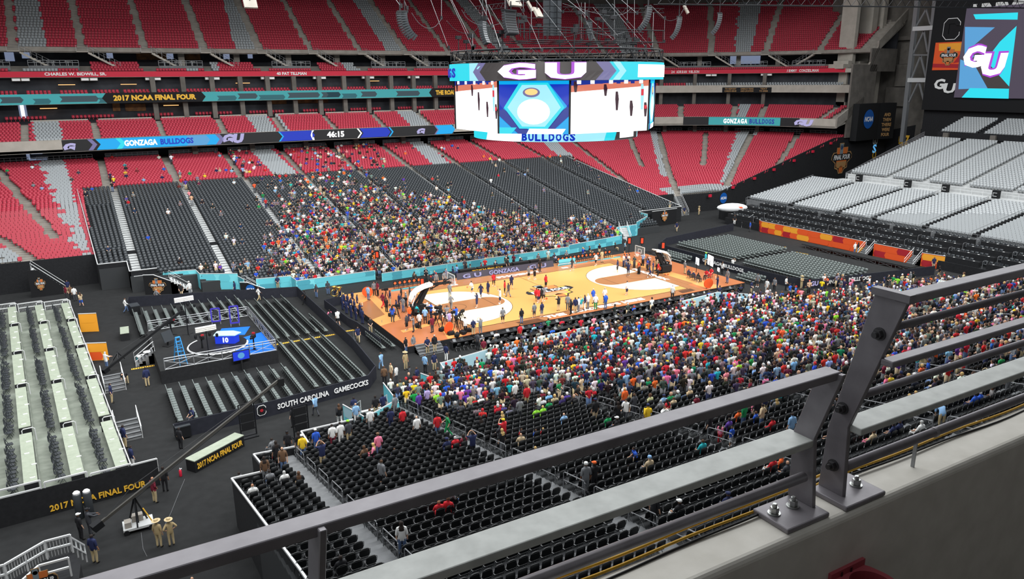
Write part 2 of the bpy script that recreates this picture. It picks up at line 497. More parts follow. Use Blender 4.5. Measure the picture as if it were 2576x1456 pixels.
def bowl_grey(x, y, i):
    if x < -40:
        lo, hi = interp(y, [(80,(-52.3,-48.4)),(69,(-51.2,-47.9)),(52,(-49.6,-47.6)),(37,(-47.9,-46.9))])
        if lo + .45*jag(i) < x < hi: return True
        return x < -54.6 and y < 41.5
    if x < 40:
        return -16.9 < x+.04*(y-62) < -12.9 or 14.0 < x-.11*(y-70) < 17.6
    if 44.4 < x-.25*(y-71) < 47.9 and y > 58: return True
    r = math.hypot(x-CXA, y-CYA); t = math.degrees(math.atan2(x-CXA, y-CYA))
    if i <= 3 and x > 50: return True
    if x > 60 and 50.2+.6*jag(i) < t < 56.5 and r > 6: return True
    if x > 57 and y > 45:
        a, b = (80,75), (57.4,44); u = (y-b[1])/(a[1]-b[1]); xa = b[0]+u*(a[0]-b[0])
        return xa-2.6 < x < xa
    return False
def tier_aisle(s, d, width=.62):
    if abs(s) <= 56:
        return min(abs(s-X) for X in AX_X) < width
    return None
def club_seat(s, d, i):
    x, y = P(s, d)
    if s < 60:
        if tier_aisle(s, d): return None
        g = -52.0 < s < -48.0 or -16.8 < s < -13.1 or 14.0 < s < 18.2 or -11.4 < s < -10.8
        return g
    t = math.degrees((s-CXA)/RA)
    al = interp(d, [(.3,(17.,31.3,50,55.6,70)),(13.2,(17.,34,46.6,57.5,71))])
    for a in (al[0], al[1], 48.8, 57.6, 77.5):
        if abs(t-a)*(RA+d)*PI/180 < .75: return None
    if t > 80: return None
    return 50.2+.05*jag(i) < t < 53.3
def upper_seat(s, d, i):
    if s < 58:
        if tier_aisle(s, d, .7): return None
        return -52.4 < s < -48.3 or -16.6+.1*(d-14) < s < -11.9 or 14.4 < s < 19.2-.9 or 41.8 < s < 45.5 or -12.0 < s < -11.2
    t = math.degrees((s-CXA)/RA)
    for a in (12, 27, 41.4, 55.4, 69.0, 80):
        if abs(t-a)*(RA+d)*PI/180 < .8: return None
    if t > 79.5 or (t > 70 and d > 30): return None
    return 47.2+.3*jag(i) < t < 51.6 or 17 < t < 21.5

# one fixed seat: shell back, pan, pedestal - seat faces +Y, origin on the tread
def seat_base(w=.47):
    mb = MB(); h = w/2
    mb.add([(-h,-.16,.40),(h,-.16,.40),(h,-.27,.84),(-h,-.27,.84),(-h,-.12,.40),(h,-.12,.40),(h*.92,-.22,.86),(-h*.92,-.22,.86)],
           [(0,1,2,3),(7,6,5,4),(3,2,6,7),(0,3,7,4),(1,5,6,2),(0,4,5,1)], 0)
    mb.add([(-h,-.14,.40),(h,-.14,.40),(h*.9,.22,.46),(-h*.9,.22,.46),(-h,-.14,.34),(h,-.14,.34),(h*.9,.20,.40),(-h*.9,.20,.40)],
           [(0,1,2,3),(7,6,5,4),(2,6,7,3),(0,3,7,4),(1,5,6,2)], 0)
    mb.box((-.05,-.2,0),(.05,-.1,.36), 0)
    return mb
SEAT = seat_base()
red, grey = [], []       # (x, y, z, yaw, place words)
def row_of(t, s0, s1, fn, blocked=None, tier='', rows=None, pitch=.52):
    for i in (rows or range(t['rows'])):
        d = rowd(t, i)+.5; z = rowz(t, i)
        s = s0 + (i % 2)*.03
        while s < s1:
            # constant spacing on the ground
            k = 1.0 if abs(s) < CXA else max(.05, (RA+d)/RA)
            x, y = P(s, d)
            if not (blocked and blocked(x, y)):
                g = fn(s, d, i) if blocked is None else fn(x, y, i)
                if g is not None:
                    (grey if g else red).append((x, y, z, yaw_at(s), tier, i))
            s += pitch/k
SEEN_L = -64
row_of(BOWL, -72, SR-.02, bowl_grey, bowl_blocked, 'lower bowl', range(0, 50))
row_of(CLUB, SEEN_L-8, SR-2.3, club_seat, None, 'club tier', range(0, 10))
row_of(UPPER, SEEN_L-14, SR-2.5, upper_seat, None, 'upper tier')
# loft rows: full blocks and single front rows
def loft_seat(s, d, i):
    if s < 60 and tier_aisle(s, d, .9): return None
    if s > SR-5: return None
    k = int(math.floor((s+63.2)/10.25)); full = k in (2, 4, 6, 9, 12)
    f = (s+63.2)/10.25-k
    if i > 0 and not full: return None
    if full and i > 0 and f > .82: return None
    return (k == 1 and f < .55 and i == 0) or (k == 4 and f < .18) or (k == 3 and .8 > f > .6) or (k == 6 and f > .6)
row_of(LOFT, SEEN_L-8, SR-3, loft_seat, None, 'loft', range(0, 4))
# suite balcony seats behind the teal banner
def suite_seat(s, d, i):
    if s < 60 and abs((s+58) % 5.1-2.5) > 2.1: return None
    return s > 84
row_of(dict(d0=9.3, z0=22.5, sl=.45, rows=2, dep=.85), SEEN_L, SR-4, suite_seat, None, 'suite balcony', pitch=.62)
# short seat rows at the back of the club tier, in front of the suites
def clubback_seat(s, d, i):
    return None if (s > 60 or abs((s+58) % 10.2-5) > 3.3) else False
row_of(dict(d0=10.6, z0=18.6, sl=.3, rows=1, dep=.85), SEEN_L, 60, clubback_seat, None, 'club tier', pitch=.62)

def ord_(n): return 'first second third fourth fifth sixth seventh eighth ninth tenth eleventh twelfth thirteenth fourteenth fifteenth sixteenth seventeenth eighteenth nineteenth twentieth'.split()[n]
# ------------------------------------------------------------------ end stand on the right
def end_steps(mb, x0, z0, sl, rows, dep, y0, y1, base=0.0, mi=0):
    for i in range(rows):
        mb.box((x0+dep*i, y0, base), (x0+dep*(i+1)+(.02 if i < rows-1 else 0), y1, z0+sl*dep*i), mi)
mb = MB(); end_steps(mb, 51.35, 1.2, .36, 4, 1.6, -42, 23)
struct(mb.build('floor_press_tiers', 'black_drape'))
mb = MB(); end_steps(mb, 57.75, 3.55, .15, 21, .84, -46, 24.3, 0)
struct(mb.build('grandstand_end_lower', 'riser_grey'))
mb = MB(); mb.box((75.39,-50,0),(77.6,19.5,6.6)); end_steps(mb, 77.6, 7.45, .25, 27, .84, -50, 18.6)
struct(mb.build('grandstand_end_upper', 'riser_pale'))
mb = MB(); end_steps(mb, 102.5, 14.0, .32, 9, .84, -50, 17.5, 12.8); mb.box((102.3,-50,13.2),(102.6,17.5,14.3))
struct(mb.build('grandstand_end_rear', 'black_drape'))
mb = MB(); mb.box((100.3,-50,8),(112,18.6,12.7))
for k in range(7): mb.box((101.8,15.6-k*9-.5,12.7),(102.4,15.6-k*9+.5,14.2))
struct(mb.build('floor_end_walk', 'concrete_dark'))
pale = []
GAPS = (15, 5.6, -1.0, -9, -16.2, -24, -32, -40)
def end_seats(x0, z0, sl, rows, dep, y0, y1, gaps, gw, tier):
    for i in range(rows):
        y = y1-.3
        while y > y0:
            if not any(abs(y-g) < gw for g in gaps):
                pale.append((x0+dep*i+.5, y, z0+sl*dep*i, PI/2, tier, i))
            y -= .52
end_seats(57.75, 3.55, .15, 20, .84, -45, 24.2, GAPS, .55, 'lower end stand')
end_seats(77.6, 7.45, .25, 26, .84, -45, 18.4, (10.6, 3.6, -3, -10.5, -18, -26, -34), .5, 'upper end stand')
end_seats(102.5, 14.0, .32, 9, .84, -45, 17.3, (9.5, 1.5, -7, -15.5, -24), .8, 'rear end stand')

# black handrail units down each gap of the lower end stand, and the box at its top
for g in GAPS[:5]:
    r = empty('aisle_barrier', (57.9, g, 3.5), 0, 'black barrier between pale seat blocks of the end stand, %s from the corner wall' % ('first second third fourth fifth'.split()[GAPS.index(g)]), 'barrier', 'end stand aisle barriers')
    mb = MB()
    for k in range(20): mb.box((.15+.84*k,-.2,.126*k),(1.0+.84*k,.2,.126*k+.6))
    mb.build('step_block', 'dark', r)
    mb = MB(); mb.tube([(0,.3,.95),(16.6,.3,3.45)], .03, 5); mb.tube([(0,.3,0),(0,.3,.95)], .03, 5); mb.tube([(16.6,.3,2.5),(16.6,.3,3.45)], .03, 5)
    mb.build('handrail', 'steel_grey', r)
    c = empty('monitor_box', (75.6, g, 6.6), 0, 'small black box with white rim behind the %s end stand barrier' % ('first second third fourth fifth'.split()[GAPS.index(g)]), 'box', 'boxes behind the end stand')
    MB().box((0,-.45,0),(.8,.45,1.25)).build('case', 'dark', c)
    MB().box((-.03,-.3,.85),(0,.3,.93)).box((-.03,-.3,.35),(0,.3,.43)).box((-.03,.24,.43),(0,.3,.85)).build('rim', 'steel_white', c)
# rails along tops and edges
def railing(name, pts, label, h=1.0, material='steel_grey', post=1.8, group=None, bars=2, infill=False, r=.03, cat='railing'):
    """posts on the given foot points with top and mid rail"""
    o = pts[0]; root = empty(name, o, 0, label, cat, group)
    q = [Vector(p)-Vector(o) for p in pts]
    rl, gl = MB(), MB()
    for a, b in zip(q, q[1:]):
        for k in range(bars):
            z = Vector((0,0,h*(1-k/ max(1,bars))))
            rl.bar(a+z, b+z, r*2, r*2)
        n = max(1, int(round((b-a).length/post)))
        for i in range(n+1):
            if i == 0 and a is not q[0]: continue
            p = a+(b-a)*(i/n); MB().bar(p, p+Vector((0,0,h)), r*1.7, r*1.7).build('post', material, root)
        if infill:
            n2 = int((b-a).length/.13)
            for i in range(n2):
                p = a+(b-a)*((i+.5)/n2); gl.bar(p+Vector((0,0,.08)), p+Vector((0,0,h-.05)), .022, .022)
    rl.build('rail', material, root)
    if infill: gl.build('infill_bars', material, root)
    return root
railing('guard_rail', [(77.4, 18.9, 6.6),(100.2, 18.9, 13.2)], 'grey sloping guard rail along the open side of the upper end stand', 1.1, infill=True)
railing('guard_rail', [(77.2, 18.6, 6.6),(77.2,-42,6.6)], 'long pale rail along the walkway between the two pale seat tiers', 1.0, 'steel_white')
railing('guard_rail', [(57.75, 24.5, 3.0),(75.4,24.5,6.0)], 'grey sloping rail closing the corner side of the lower end stand', .9)
railing('guard_rail', [(57.9, 24.3, 3.2),(57.9,-40,3.2)], 'grey rail between the black press tables and pale seats', .95)
# black skirted press tables with chairs, four tiers
PC = MB()
PC.box((-.2,-.2,.43),(.2,.2,.47)).box((-.2,-.23,.5),(.2,-.19,.88))
for a in (-.18,.18): PC.bar((a,-.2,.9),(a,.16,0),.025).bar((a,.16,.45),(a,-.22,0),.025)
def tier_word(t): return 'front second third rear'.split()[t]
tk = 0
for t in range(4):
    X0 = 51.35+1.6*t; zt_ = 1.2+.576*t
    y = 22.6-t*.9; k = 0
    while y > -38:
        L_ = 5.4
        r = empty('press_table', (X0+.45, y, zt_), 0, 'black skirted press table, %s tier above the orange wall, %s from the corner' % (tier_word(t), ord_(k)), 'table', 'black press tables of the end stand')
        MB().box((-.3,-L_,.7),(.3,0,.74)).build('table_top', 'dark', r)
        MB().box((-.3,-L_,0),(-.26,0,.7)).box((-.26,-.04,0),(.3,0,.7)).box((-.26,-L_,0),(.3,-L_+.04,.7)).build('skirt', 'black_drape', r)
        for j in range(4):
            yy = -.7-j*1.3
            tag(MB().box((-.12,-.1,0),(.1,.1,.012)).build('paper_sheet', 'paper', None, loc=(X0+.45, y+yy, zt_+.74)), 'white sheet on %s-tier black press table %s, place %s' % (tier_word(t), words(k+1), words(j+1)), 'paper', 'papers on the end stand press tables')
        if t < 3 or True:
            rr = empty('aisle_hoop', (X0+.2, y-L_-.45, zt_), 0, 'white steel hoop rail beside %s-tier black press table %s' % (tier_word(t), words(k+1)), 'railing', 'hoop rails of the press tiers')
            MB().tube([(0,0,0),(0,0,.9),(.15,0,1.0),(.75,0,1.0),(.9,0,.9),(.9,0,.3)], .03, 5).build('hoop', 'steel_grey', rr)
        y -= L_+.95; k += 1
press_seats = []
for t in range(4):
    X0 = 51.35+1.6*t; zt_ = 1.2+.576*t; y = 22.2-t*.9
    n = 0
    while y > -38:
        if (n % 10) < 8: press_seats.append((X0+1.12, y, zt_, PI/2, 'tier', t, n))
        y -= .62; n += 1
# orange printed front wall in panels, returning at both ends
def hexpat(root, length, height, o, ux, seed, mats=('orange','yellow_orange','crimson')):
    rs = random.Random(seed); mb = MB(); u = Vector(ux).normalized(); n = u.cross(Vector((0,0,1)))
    x = -.2; cnt_ = 0
    while x < length-.4:
        for zr in ((.03,.49),(.5,.97)):
            cnt_ += 1; w = rs.uniform(1.4,3.6); m = rs.choice((0,1,1,0,2,0)); x1 = min(length-.05, x+w); a = max(.05,x)
            h0, h1 = zr[0]*height, zr[1]*height; c = .22*height
            if x1-a < .8: continue
            pts = [(a+c*.5,h0),(x1-c*.5,h0),(x1,(h0+h1)/2),(x1-c*.5,h1),(a+c*.5,h1),(a,(h0+h1)/2)]
            mb.slab([Vector(o)+u*p+Vector((0,0,q))+n*(.012+.003*(cnt_ % 12)) for p, q in pts], .004, m)
        x += rs.uniform(1.3,2.6)
    if mb.v: mb.build('printed_shapes', list(mats), root)
op = [((52.2,16.6),(50.95,14.5)),((50.95,14.5),(50.95,10)),((50.95,10),(50.95,-5.0)),((50.95,-6.4),(50.95,-12.2)),((50.95,-13.6),(51.6,-16.9))]
nm = ['short orange printed panel folded back at the far corner','short orange printed fabric panel next to the far corner fold','long orange printed fabric panel under the black press tables','orange printed fabric panel between the two white stairs','short orange printed panel with pointed end past the second white stair']
for (a, b), lb in zip(op, nm):
    r = empty('printed_panel', (a[0],a[1],0), 0, lb, 'panel', 'orange front panels of the end stand')
    d = Vector((b[0]-a[0], b[1]-a[1], 0)); L_ = d.length; u = d.normalized(); nn = u.cross(Vector((0,0,1)))
    MB().slab([(0,0,0.03),tuple(d+Vector((0,0,.03))),tuple(d+Vector((0,0,1.85))),(0,0,1.85)], .05).build('fabric', 'orange', r)
    hexpat(r, L_, 1.82, (0,0,.03), u, len(lb))
    MB().bar((0,0,1.9), tuple(d+Vector((0,0,1.9))), .06, .06).build('top_rail', 'steel_white', r)
wall_run('wall_press_corner', [(54.2,27.4),(52.2,16.6)], [1.7,1.8])
wall_run('wall_press_side', [(51.7,-16.9),(57.9,-23.4),(58,-44)], [1.8,1.8,1.8])
wall_run('wall_end_side', [(58,24.9),(54.2,27.4)], [3.2,1.7])
def floor_stair(loc, rotz, label, n=6, w=1.2, run=.3, rise=.3, material='riser_grey', rail='steel_white', grp=None, name='stair_unit', rails=True):
    """steps rise along local +Y"""
    r = empty(name, loc, rotz, label, 'stairs', grp)
    mb = MB()
    for i in range(n): mb.box((-w/2, run*i, 0), (w/2, run*n, rise*(i+1)))
    mb.build('steps', material, r)
    mb = MB()
    for i in range(n): mb.box((-w/2, run*i-.01, rise*(i+1)-.03), (w/2, run*i+.04, rise*(i+1)+.004))
    mb.build('nosing', 'black_metal', r)
    for s in ((-1, 1) if rails else ()):
        mb = MB(); x = s*(w/2+.03)
        mb.tube([(x,0,0),(x,0,.95),(x,run*n,rise*n+.95),(x,run*n,rise*n)], .03, 5)
        mb.tube([(x,0,.5),(x,run*n,rise*n+.5)], .025, 5)
        mb.build('handrail', rail, r)
    return r
floor_stair((49.3,-5.7,0), -PI/2, 'white railed stair through the orange wall, nearer the far corner', 6, 1.2, .3, .22, grp=None)
floor_stair((49.3,-12.9,0), -PI/2, 'white railed stair through the orange wall, near its pointed end', 6, 1.2, .3, .22)
floor_stair((51.6,19.6,0), -2.0, 'grey stair with twin white rails at the far corner of the press tables', 7, 1.1, .3, .2)
# scaffold-edged black walkway in front of the orange wall
r = empty('low_walkway', (46.9,-14.8,0), 0, 'long low black walkway platform in front of the orange wall', 'platform')
MB().box((0,0,.5),(1.7,17.6,.6)).build('deck', 'carpet', r)
for k in range(7):
    mb = MB(); y = .3+k*2.45
    for a in (y, y+1.9): mb.bar((.1,a,0),(.1,a,.5),.04).bar((1.5,a,0),(1.5,a,.5),.04)
    mb.bar((.08,y,.05),(.08,y+1.9,.45),.03).bar((.08,y,.45),(.08,y+1.9,.05),.03)
    mb.build('scaffold_frame', 'steel_grey', r)
for k, (a, b) in enumerate([((43.6,4.6),(45.4,4.4)),((43.9,1.2),(44.1,-.8))]):
    tag(MB().bar((a[0],a[1],.006),(b[0],b[1],.006),.1,.006).build('floor_tape', 'gold'), ('yellow tape line on the black floor beyond the front chair block','yellow tape line on the black floor nearer the orange wall')[k], 'tape')

# pale inflatable at the corner of the press tiers
pd_ = at(1842, 522, 2.75); r = empty('inflatable_dome', tuple(pd_), -.5, 'white rounded inflatable with orange print at the far corner of the press tables', 'inflatable')
mb = MB(); n1, n2 = 14, 8
for i in range(n2+1):
    a = PI*i/n2
    for k in range(n1):
        b = 2*PI*k/n1; mb.v.append((2.75*math.cos(a), .95*math.sin(a)*math.cos(b), .8*math.sin(a)*math.sin(b)))
for i in range(n2):
    for k in range(n1): mb.f.append((i*n1+k, i*n1+(k+1)%n1, (i+1)*n1+(k+1)%n1, (i+1)*n1+k)); mb.m.append(0)
mb.build('shell', 'balloon', r, True)
plaque([([(-.9,-.16),(1.1,-.1),(.9,.16),(-.8,.14)],0,0,.02)], Vector(pd_)+Vector((.1,-1.0,.12)), (math.cos(-.5),math.sin(-.5),0), (0,.2,1), ['orange'], 'printed_band', r)

# ------------------------------------------------------------------ dark screen wall at the far right
XS = 112.0
struct(MB().box((XS,-60,18.0),(XS+1.5,27.6,48)).build('wall_screen', 'dark'))
struct(MB().box((XS+1.0,-60,8),(XS+1.5,27.6,18.0)).build('wall_screen_lower', 'black_drape'))
def yz(px, py): p_ = atX(px, py, XS-.05); return (float(p_[1]), float(p_[2]))
Lx, Ux = (0,-1,0), (0,0,1)
c3 = lambda x, y: (1676+x*.3494, y*.3494)
z6 = lambda x, y: (2100+x*.23356, y*.23356)
def scr_poly(pts, mi, off):     # photo-measured outline on the screen wall, stored as local metres
    o = []
    for q in pts:
        y, z = yz(*z6(*q)); o.append((Y0S-y, z-Z0S))
    return (o, mi, off, .03)
Y0S, Z0S = yz(*z6(1420,170))[0], yz(*z6(1340,1050))[1]
scr = empty('video_screen', (XS-.3, Y0S, Z0S), 0, 'giant lit video screen on the dark wall with white letters on cyan shapes', 'screen')
SP = [([(0,0),(34,0),(34,17.2),(0,17.2)], 0, 0, .1)]
def sp(pts, mi, off): SP.append(scr_poly(pts, mi, off))
sp([(1505,155),(1985,135),(1980,212),(1530,208)], 1, .1)
sp([(1415,290),(1740,295),(1500,620),(1410,620)], 2, .1)
sp([(1345,960),(1365,640),(1520,700),(1660,950)], 2, .1)
sp([(1970,280),(1890,930),(1600,700),(1790,450)], 1, .1)
sp([(1430,560),(1790,250),(1985,250),(1600,640)], 3, .13)
sp([(1520,700),(1640,650),(1890,930),(1880,955),(1660,950)], 4, .16)
sp([(1470,948),(1890,955),(1885,1062),(1380,1050)], 1, .16)
sp([(2000,140),(2030,130),(2030,1060),(1900,1060)], 3, .12)
o = plaque(SP, (XS-.3, Y0S, Z0S), Lx, Ux, ['screen_plum','screen_cyan','screen_steel','screen_plum','screen_charcoal'], 'screen_panel', scr)
def wall_sign(s, q0, q1, hpix, material, parent, off, name='lettering', slant=0, bold=.04, X=XS):
    """letters spanning two photo points on the wall"""
    a = atX(*q0, X); b = atX(*q1, X); c = (a+b)/2
    return sign(s, (X-off, c[1], c[2]), (0,-1,0), (0,0,1), abs(a[1]-b[1]), hpix, material, parent, name, .05, bold, slant)
for s, q0, q1, h in (('G', z6(1405,610), z6(1640,610), 4.6), ('U', z6(1600,690), z6(1870,700), 4.6)):
    wall_sign(s, q0, q1, h*1.08, 'screen_purple', scr, .56, 'letter_outline', .1, .12)
    wall_sign(s, q0, q1, h*.92, 'screen_white', scr, .62, 'lettering', .1, .06)
wall_sign('UNIVERSITY', z6(1490,95), z6(2640,55), 2.6, 'paper', tag(empty('wall_lettering', (XS-.1, 15, 38), 0), 'large white capital letters above the giant video screen', 'sign'), .1, 'lettering', 0, .06)
a, b = yz(*z6(1090,460)), yz(*z6(1365,752))
pn = empty('team_banner', (XS-.05, a[0], b[1]), 0, 'square orange banner with a badge on the dark screen wall', 'banner')
w_, h_ = a[0]-b[0], a[1]-b[1]
plaque([(rect(0,0,w_,h_),0,0,.05),([(0,h_*.72),(w_*.3,h_*.72),(w_*.2,h_),(0,h_)],0,.05,.01),([(w_*.15,h_*.7),(w_,h_*.66),(w_,h_*.96),(w_*.12,h_*.96)],1,.05,.012),([(0,.1*h_),(w_,.06*h_),(w_,.2*h_),(0,.24*h_)],2,.05,.012),([(w_*.7,.24*h_),(w_,.3*h_),(w_,.75*h_)],2,.05,.014)], (XS-.1, a[0], b[1]), Lx, Ux, ['orange','yellow_orange','crimson'], 'cloth', pn)
emblem((XS-.22, (a[0]+b[0])/2-.1, (a[1]+b[1])/2), Lx, Ux, w_*.62, h_*.68, pn)
c_ = atX(*z6(1262,312), XS)
r = tag(empty('wall_letter', (XS, c_[1], c_[2]), 0), 'white outlined block letter at the top of the dark screen wall', 'sign')
def blockC(k): return [(x*k*1.75, y*k*2.1) for x, y in [(-.55,-1),(.55,-1),(1,-.6),(1,-.3),(.55,-.3),(.4,-.5),(-.35,-.5),(-.35,.5),(.4,.5),(.55,.3),(1,.3),(1,.6),(.55,1),(-.55,1),(-1,.6),(-1,-.6)]]
plaque([(blockC(1.0),0,0,.05),(blockC(.94),1,.05,.02)], (XS-.1,c_[1],c_[2]), Lx, Ux, ['white','dark'], 'letter_plate', r)
r = tag(empty('wall_letters', (XS, yz(*z6(1200,920))[0], yz(*z6(1200,920))[1]), 0), 'pair of overlapping white letters low on the dark screen wall', 'sign'); r.name = 'wall_monogram'
wall_sign('G', z6(1075,905), z6(1190,905), 2.1, 'paper', r, .1, slant=.1); wall_sign('U', z6(1175,950), z6(1315,950), 2.0, 'paper', r, .2, slant=.1)

# lattice tower beside the screen wall
XT = 118.0
def tw(px, py): p_ = atX(*z6(px, py), XT); return Vector((XT, p_[1], p_[2]))
r = empty('lattice_tower', (XT, tw(800,1230).y, 10), 0, 'tall grey steel lattice tower beside the dark screen wall', 'tower')
def rel(v): return v - Vector((XT, tw(800,1230).y, 10))
mb = MB(); A_, B_ = [tw(765,1240), tw(880,40)], [tw(975,1090), tw(1060,40)]
mb.bar(rel(A_[0]-Vector((0,0,6))), rel(A_[1]+Vector((0,0,8))), .9, .9); mb.bar(rel(B_[0]), rel(B_[1]+Vector((0,0,8))), .7, .7)
mb.build('leg', 'steel_grey', r)
mb = MB()
for q0, q1 in (((800,1100),(905,870)),((905,870),(960,1090)),((825,850),(925,600)),((925,600),(985,850)),((840,590),(960,335)),((960,335),(1000,560)),((870,300),(985,100)),((985,100),(1030,260)),((838,592),(1000,592))):
    mb.bar(rel(tw(*q0)), rel(tw(*q1)), .3, .3)
mb.build('brace', 'steel_grey', r)
for y0, y1, pyy in ((800,1055,862),(855,1110,312)):
    a, b = rel(tw(y0,pyy)), rel(tw(y1,pyy)); MB().box((-.6,b.y,a.z-.45),(.6,a.y,a.z+.45)).build('platform', 'steel_white', r)
# dark concrete building volume and super column at the bowl's end
def wy(px, py, Y): return atY(px, py, Y)
Yc = 46.0
def colbox(mb, x0, x1, ytop, ybot, dep0=0.0, dep=3.0, mi=0):
    a = atY(*z6(x0, ybot), Yc); b = atY(*z6(x1, ytop), Yc)
    mb.box((a[0], Yc-dep0, a[2]), (b[0], Yc-dep0+dep, b[2]), mi)
struct(MB().box((124,30,8),(126,62,64)).build('wall_end_building', 'concrete_dark'))
mb = MB()
for x0, x1, yt, yb, dd, mi in ((170,265,-60,1110,0,0),(265,360,-60,1110,-2.2,1),(360,440,-60,1110,0,0),(430,530,-60,1110,.6,0),(270,360,660,690,0,0),(270,360,905,940,0,0),(80,170,655,1140,.4,0),(60,170,690,740,.7,0),(55,170,905,960,.7,0),(80,175,1095,1140,.7,0)):
    colbox(mb, x0, x1, yt, yb, dd, 4, mi)
struct(mb.build('pillar_corner', ['fascia','concrete_dark']))
a = atY(*z6(65,1095), Yc); b = atY(*z6(175,985), Yc)
struct(MB().box((a[0],Yc-1.2,a[2]),(b[0],Yc-1.0,b[2])).build('window_1', 'suite_wall'))
mb = MB()
for yt, yb, xl, xr in ((385,440,590,830),(460,690,690,840),(690,930,640,800),(940,1140,530,780)):
    a = atX(*z6(xl, yb), 123); b = atX(*z6(xr, yt), 123)
    mb.box((123, b[1], a[2]), (124.2, a[1], b[2]))
struct(mb.build('trim_1', 'concrete_dark'))
# black display block below the pillar
def on_end(px, py):
    d = ray(px, py); n = np.array([-eu[1], eu[0]]); t = (n@(E1-CAM[:2]))/(n@d[:2]); return CAM+t*d
q0, q1 = on_end(*c3(1330,950)), on_end(*c3(1490,750))
r = empty('display_block', (q0[0], q0[1], 0), 0, 'tall black display block with a blue roundel under the concrete pillar', 'display')
zt0, zt1 = 11.0-0, on_end(*c3(1400,745))[2]
en_ = np.array([eu[1],-eu[0],0])
qa, qb = on_end(*c3(1330,800))+en_*1.9, on_end(*c3(1480,800))+en_*1.9
def relr(p_): return Vector((p_[0]-q0[0], p_[1]-q0[1], 0))
qc = np.array([qb[0]+5.2, qb[1]-.5, 0])
mb = MB(); A0, B0, C0 = relr(qa), relr(qb), relr(qc)
for u0, u1 in ((A0,B0),(B0,C0)):
    d = (u1-u0).normalized(); n = Vector((-d.y,d.x,0))*1.5
    mb.add([tuple(u0+Vector((0,0,zt0))),tuple(u1+Vector((0,0,zt0))),tuple(u1+n+Vector((0,0,zt0))),tuple(u0+n+Vector((0,0,zt0))),tuple(u0+Vector((0,0,zt1))),tuple(u1+Vector((0,0,zt1))),tuple(u1+n+Vector((0,0,zt1))),tuple(u0+n+Vector((0,0,zt1)))],[(0,3,2,1),(4,5,6,7),(0,1,5,4),(1,2,6,5),(2,3,7,6),(3,0,4,7)])
mb.build('body', 'dark', r)
eu3 = Vector((eu[0],eu[1],0)); en = Vector((eu[1],-eu[0],0))
c_ = on_end(*c3(1397,855)); ncaa_disc(Vector(c_)+en*2.0, eu3, (0,0,1), 2.1, r)
d2 = (Vector((qc[0]-qb[0],qc[1]-qb[1],0))).normalized(); n2 = Vector((d2.y,-d2.x,0))
for i, s in enumerate(('AND','THEN','THERE','WERE','FOUR')):
    c = Vector((qb[0],qb[1],0))+d2*2.5+n2*.08+Vector((0,0,zt1-2.6-i*1.12))
    sign(s, c, d2, (0,0,1), 2.5*len(s)/5+.6, .78, 'emblem_tan', r, 'lettering', .03)
# writing and badges on the long black end wall
r = empty('wall_badge', tuple(on_end(*c3(1260,1140))), 0, 'large orange and grey badge on the black wall below the red corner seats', 'sign')
emblem(Vector(on_end(*c3(1260,1140)))+en*.08, eu3, (0,0,1), 8.2, 6.9, r)
r = empty('wall_roundel', tuple(on_end(*c3(410,1425))), 0, 'blue roundel low on the black wall beside the floor tunnel', 'sign')
ncaa_disc(Vector(on_end(*c3(410,1425)))+en*.08, eu3, (0,0,1), 1.05, r)
for (px, py), s, w, m, lb in ((c3(1497,1070),'S',1.6,'screen_steel','small pale blue letter on the black wall right of the badge'),(c3(1495,1115),'O',1.7,'gold','yellow letter on the black wall below the pale blue letter'),(c3(1503,1010),'GU',2.2,'paper','small white letters on the black wall above the pale blue letter')):
    c = on_end(px, py); rr = tag(empty('wall_letter', tuple(c), 0), lb, 'sign')
    sign(s, Vector(c)+en*.08, eu3, (0,0,1), w, 2.0, m, rr)
struct(MB().box((123,20,2),(124,34,13.2)).build('wall_banner_back', 'dark'))
r = tag(empty('year_banner', (122.8,33,10), 0), 'gold lettering on the black wall behind the pale end stand', 'sign')
for i, s in enumerate(('2017','NCAA')):
    a = atX(*c3(1612,1005+i*48), 122.9); b = atX(*c3(1750,1005+i*48), 122.9)
    sign(s, (122.9, (a[1]+b[1])/2, a[2]), (0,-1,0), (0,0,1), abs(a[1]-b[1]), 2.6, 'gold', r)
for k, (px, py) in enumerate([c3(1180,1030), c3(1050,1090), c3(915,1155), c3(770,1220), c3(630,1283), c3(475,1347), c3(310,1408)]):
    c = on_end(px, py)
    tag(MB().box((-.3,-.15,-.25),(.3,.15,.25)).build('alarm_box', 'ribbon_red', None, loc=tuple(Vector(c)+en*.2)), 'small red box on the sloping edge of the black end wall, %s from the top' % ('first second third fourth fifth sixth seventh'.split()[k]), 'box', 'red boxes on the end wall')
# stair from the corner tunnel down to the floor
floor_stair((51.45,33.2,0), 0.05, 'grey concrete stair in the mouth between black walls at the far corner', 10, 1.7, .25, .33)
def keep(o, parent):
    if parent is not None: o.matrix_parent_inverse = wmat(parent).inverted()
    return o
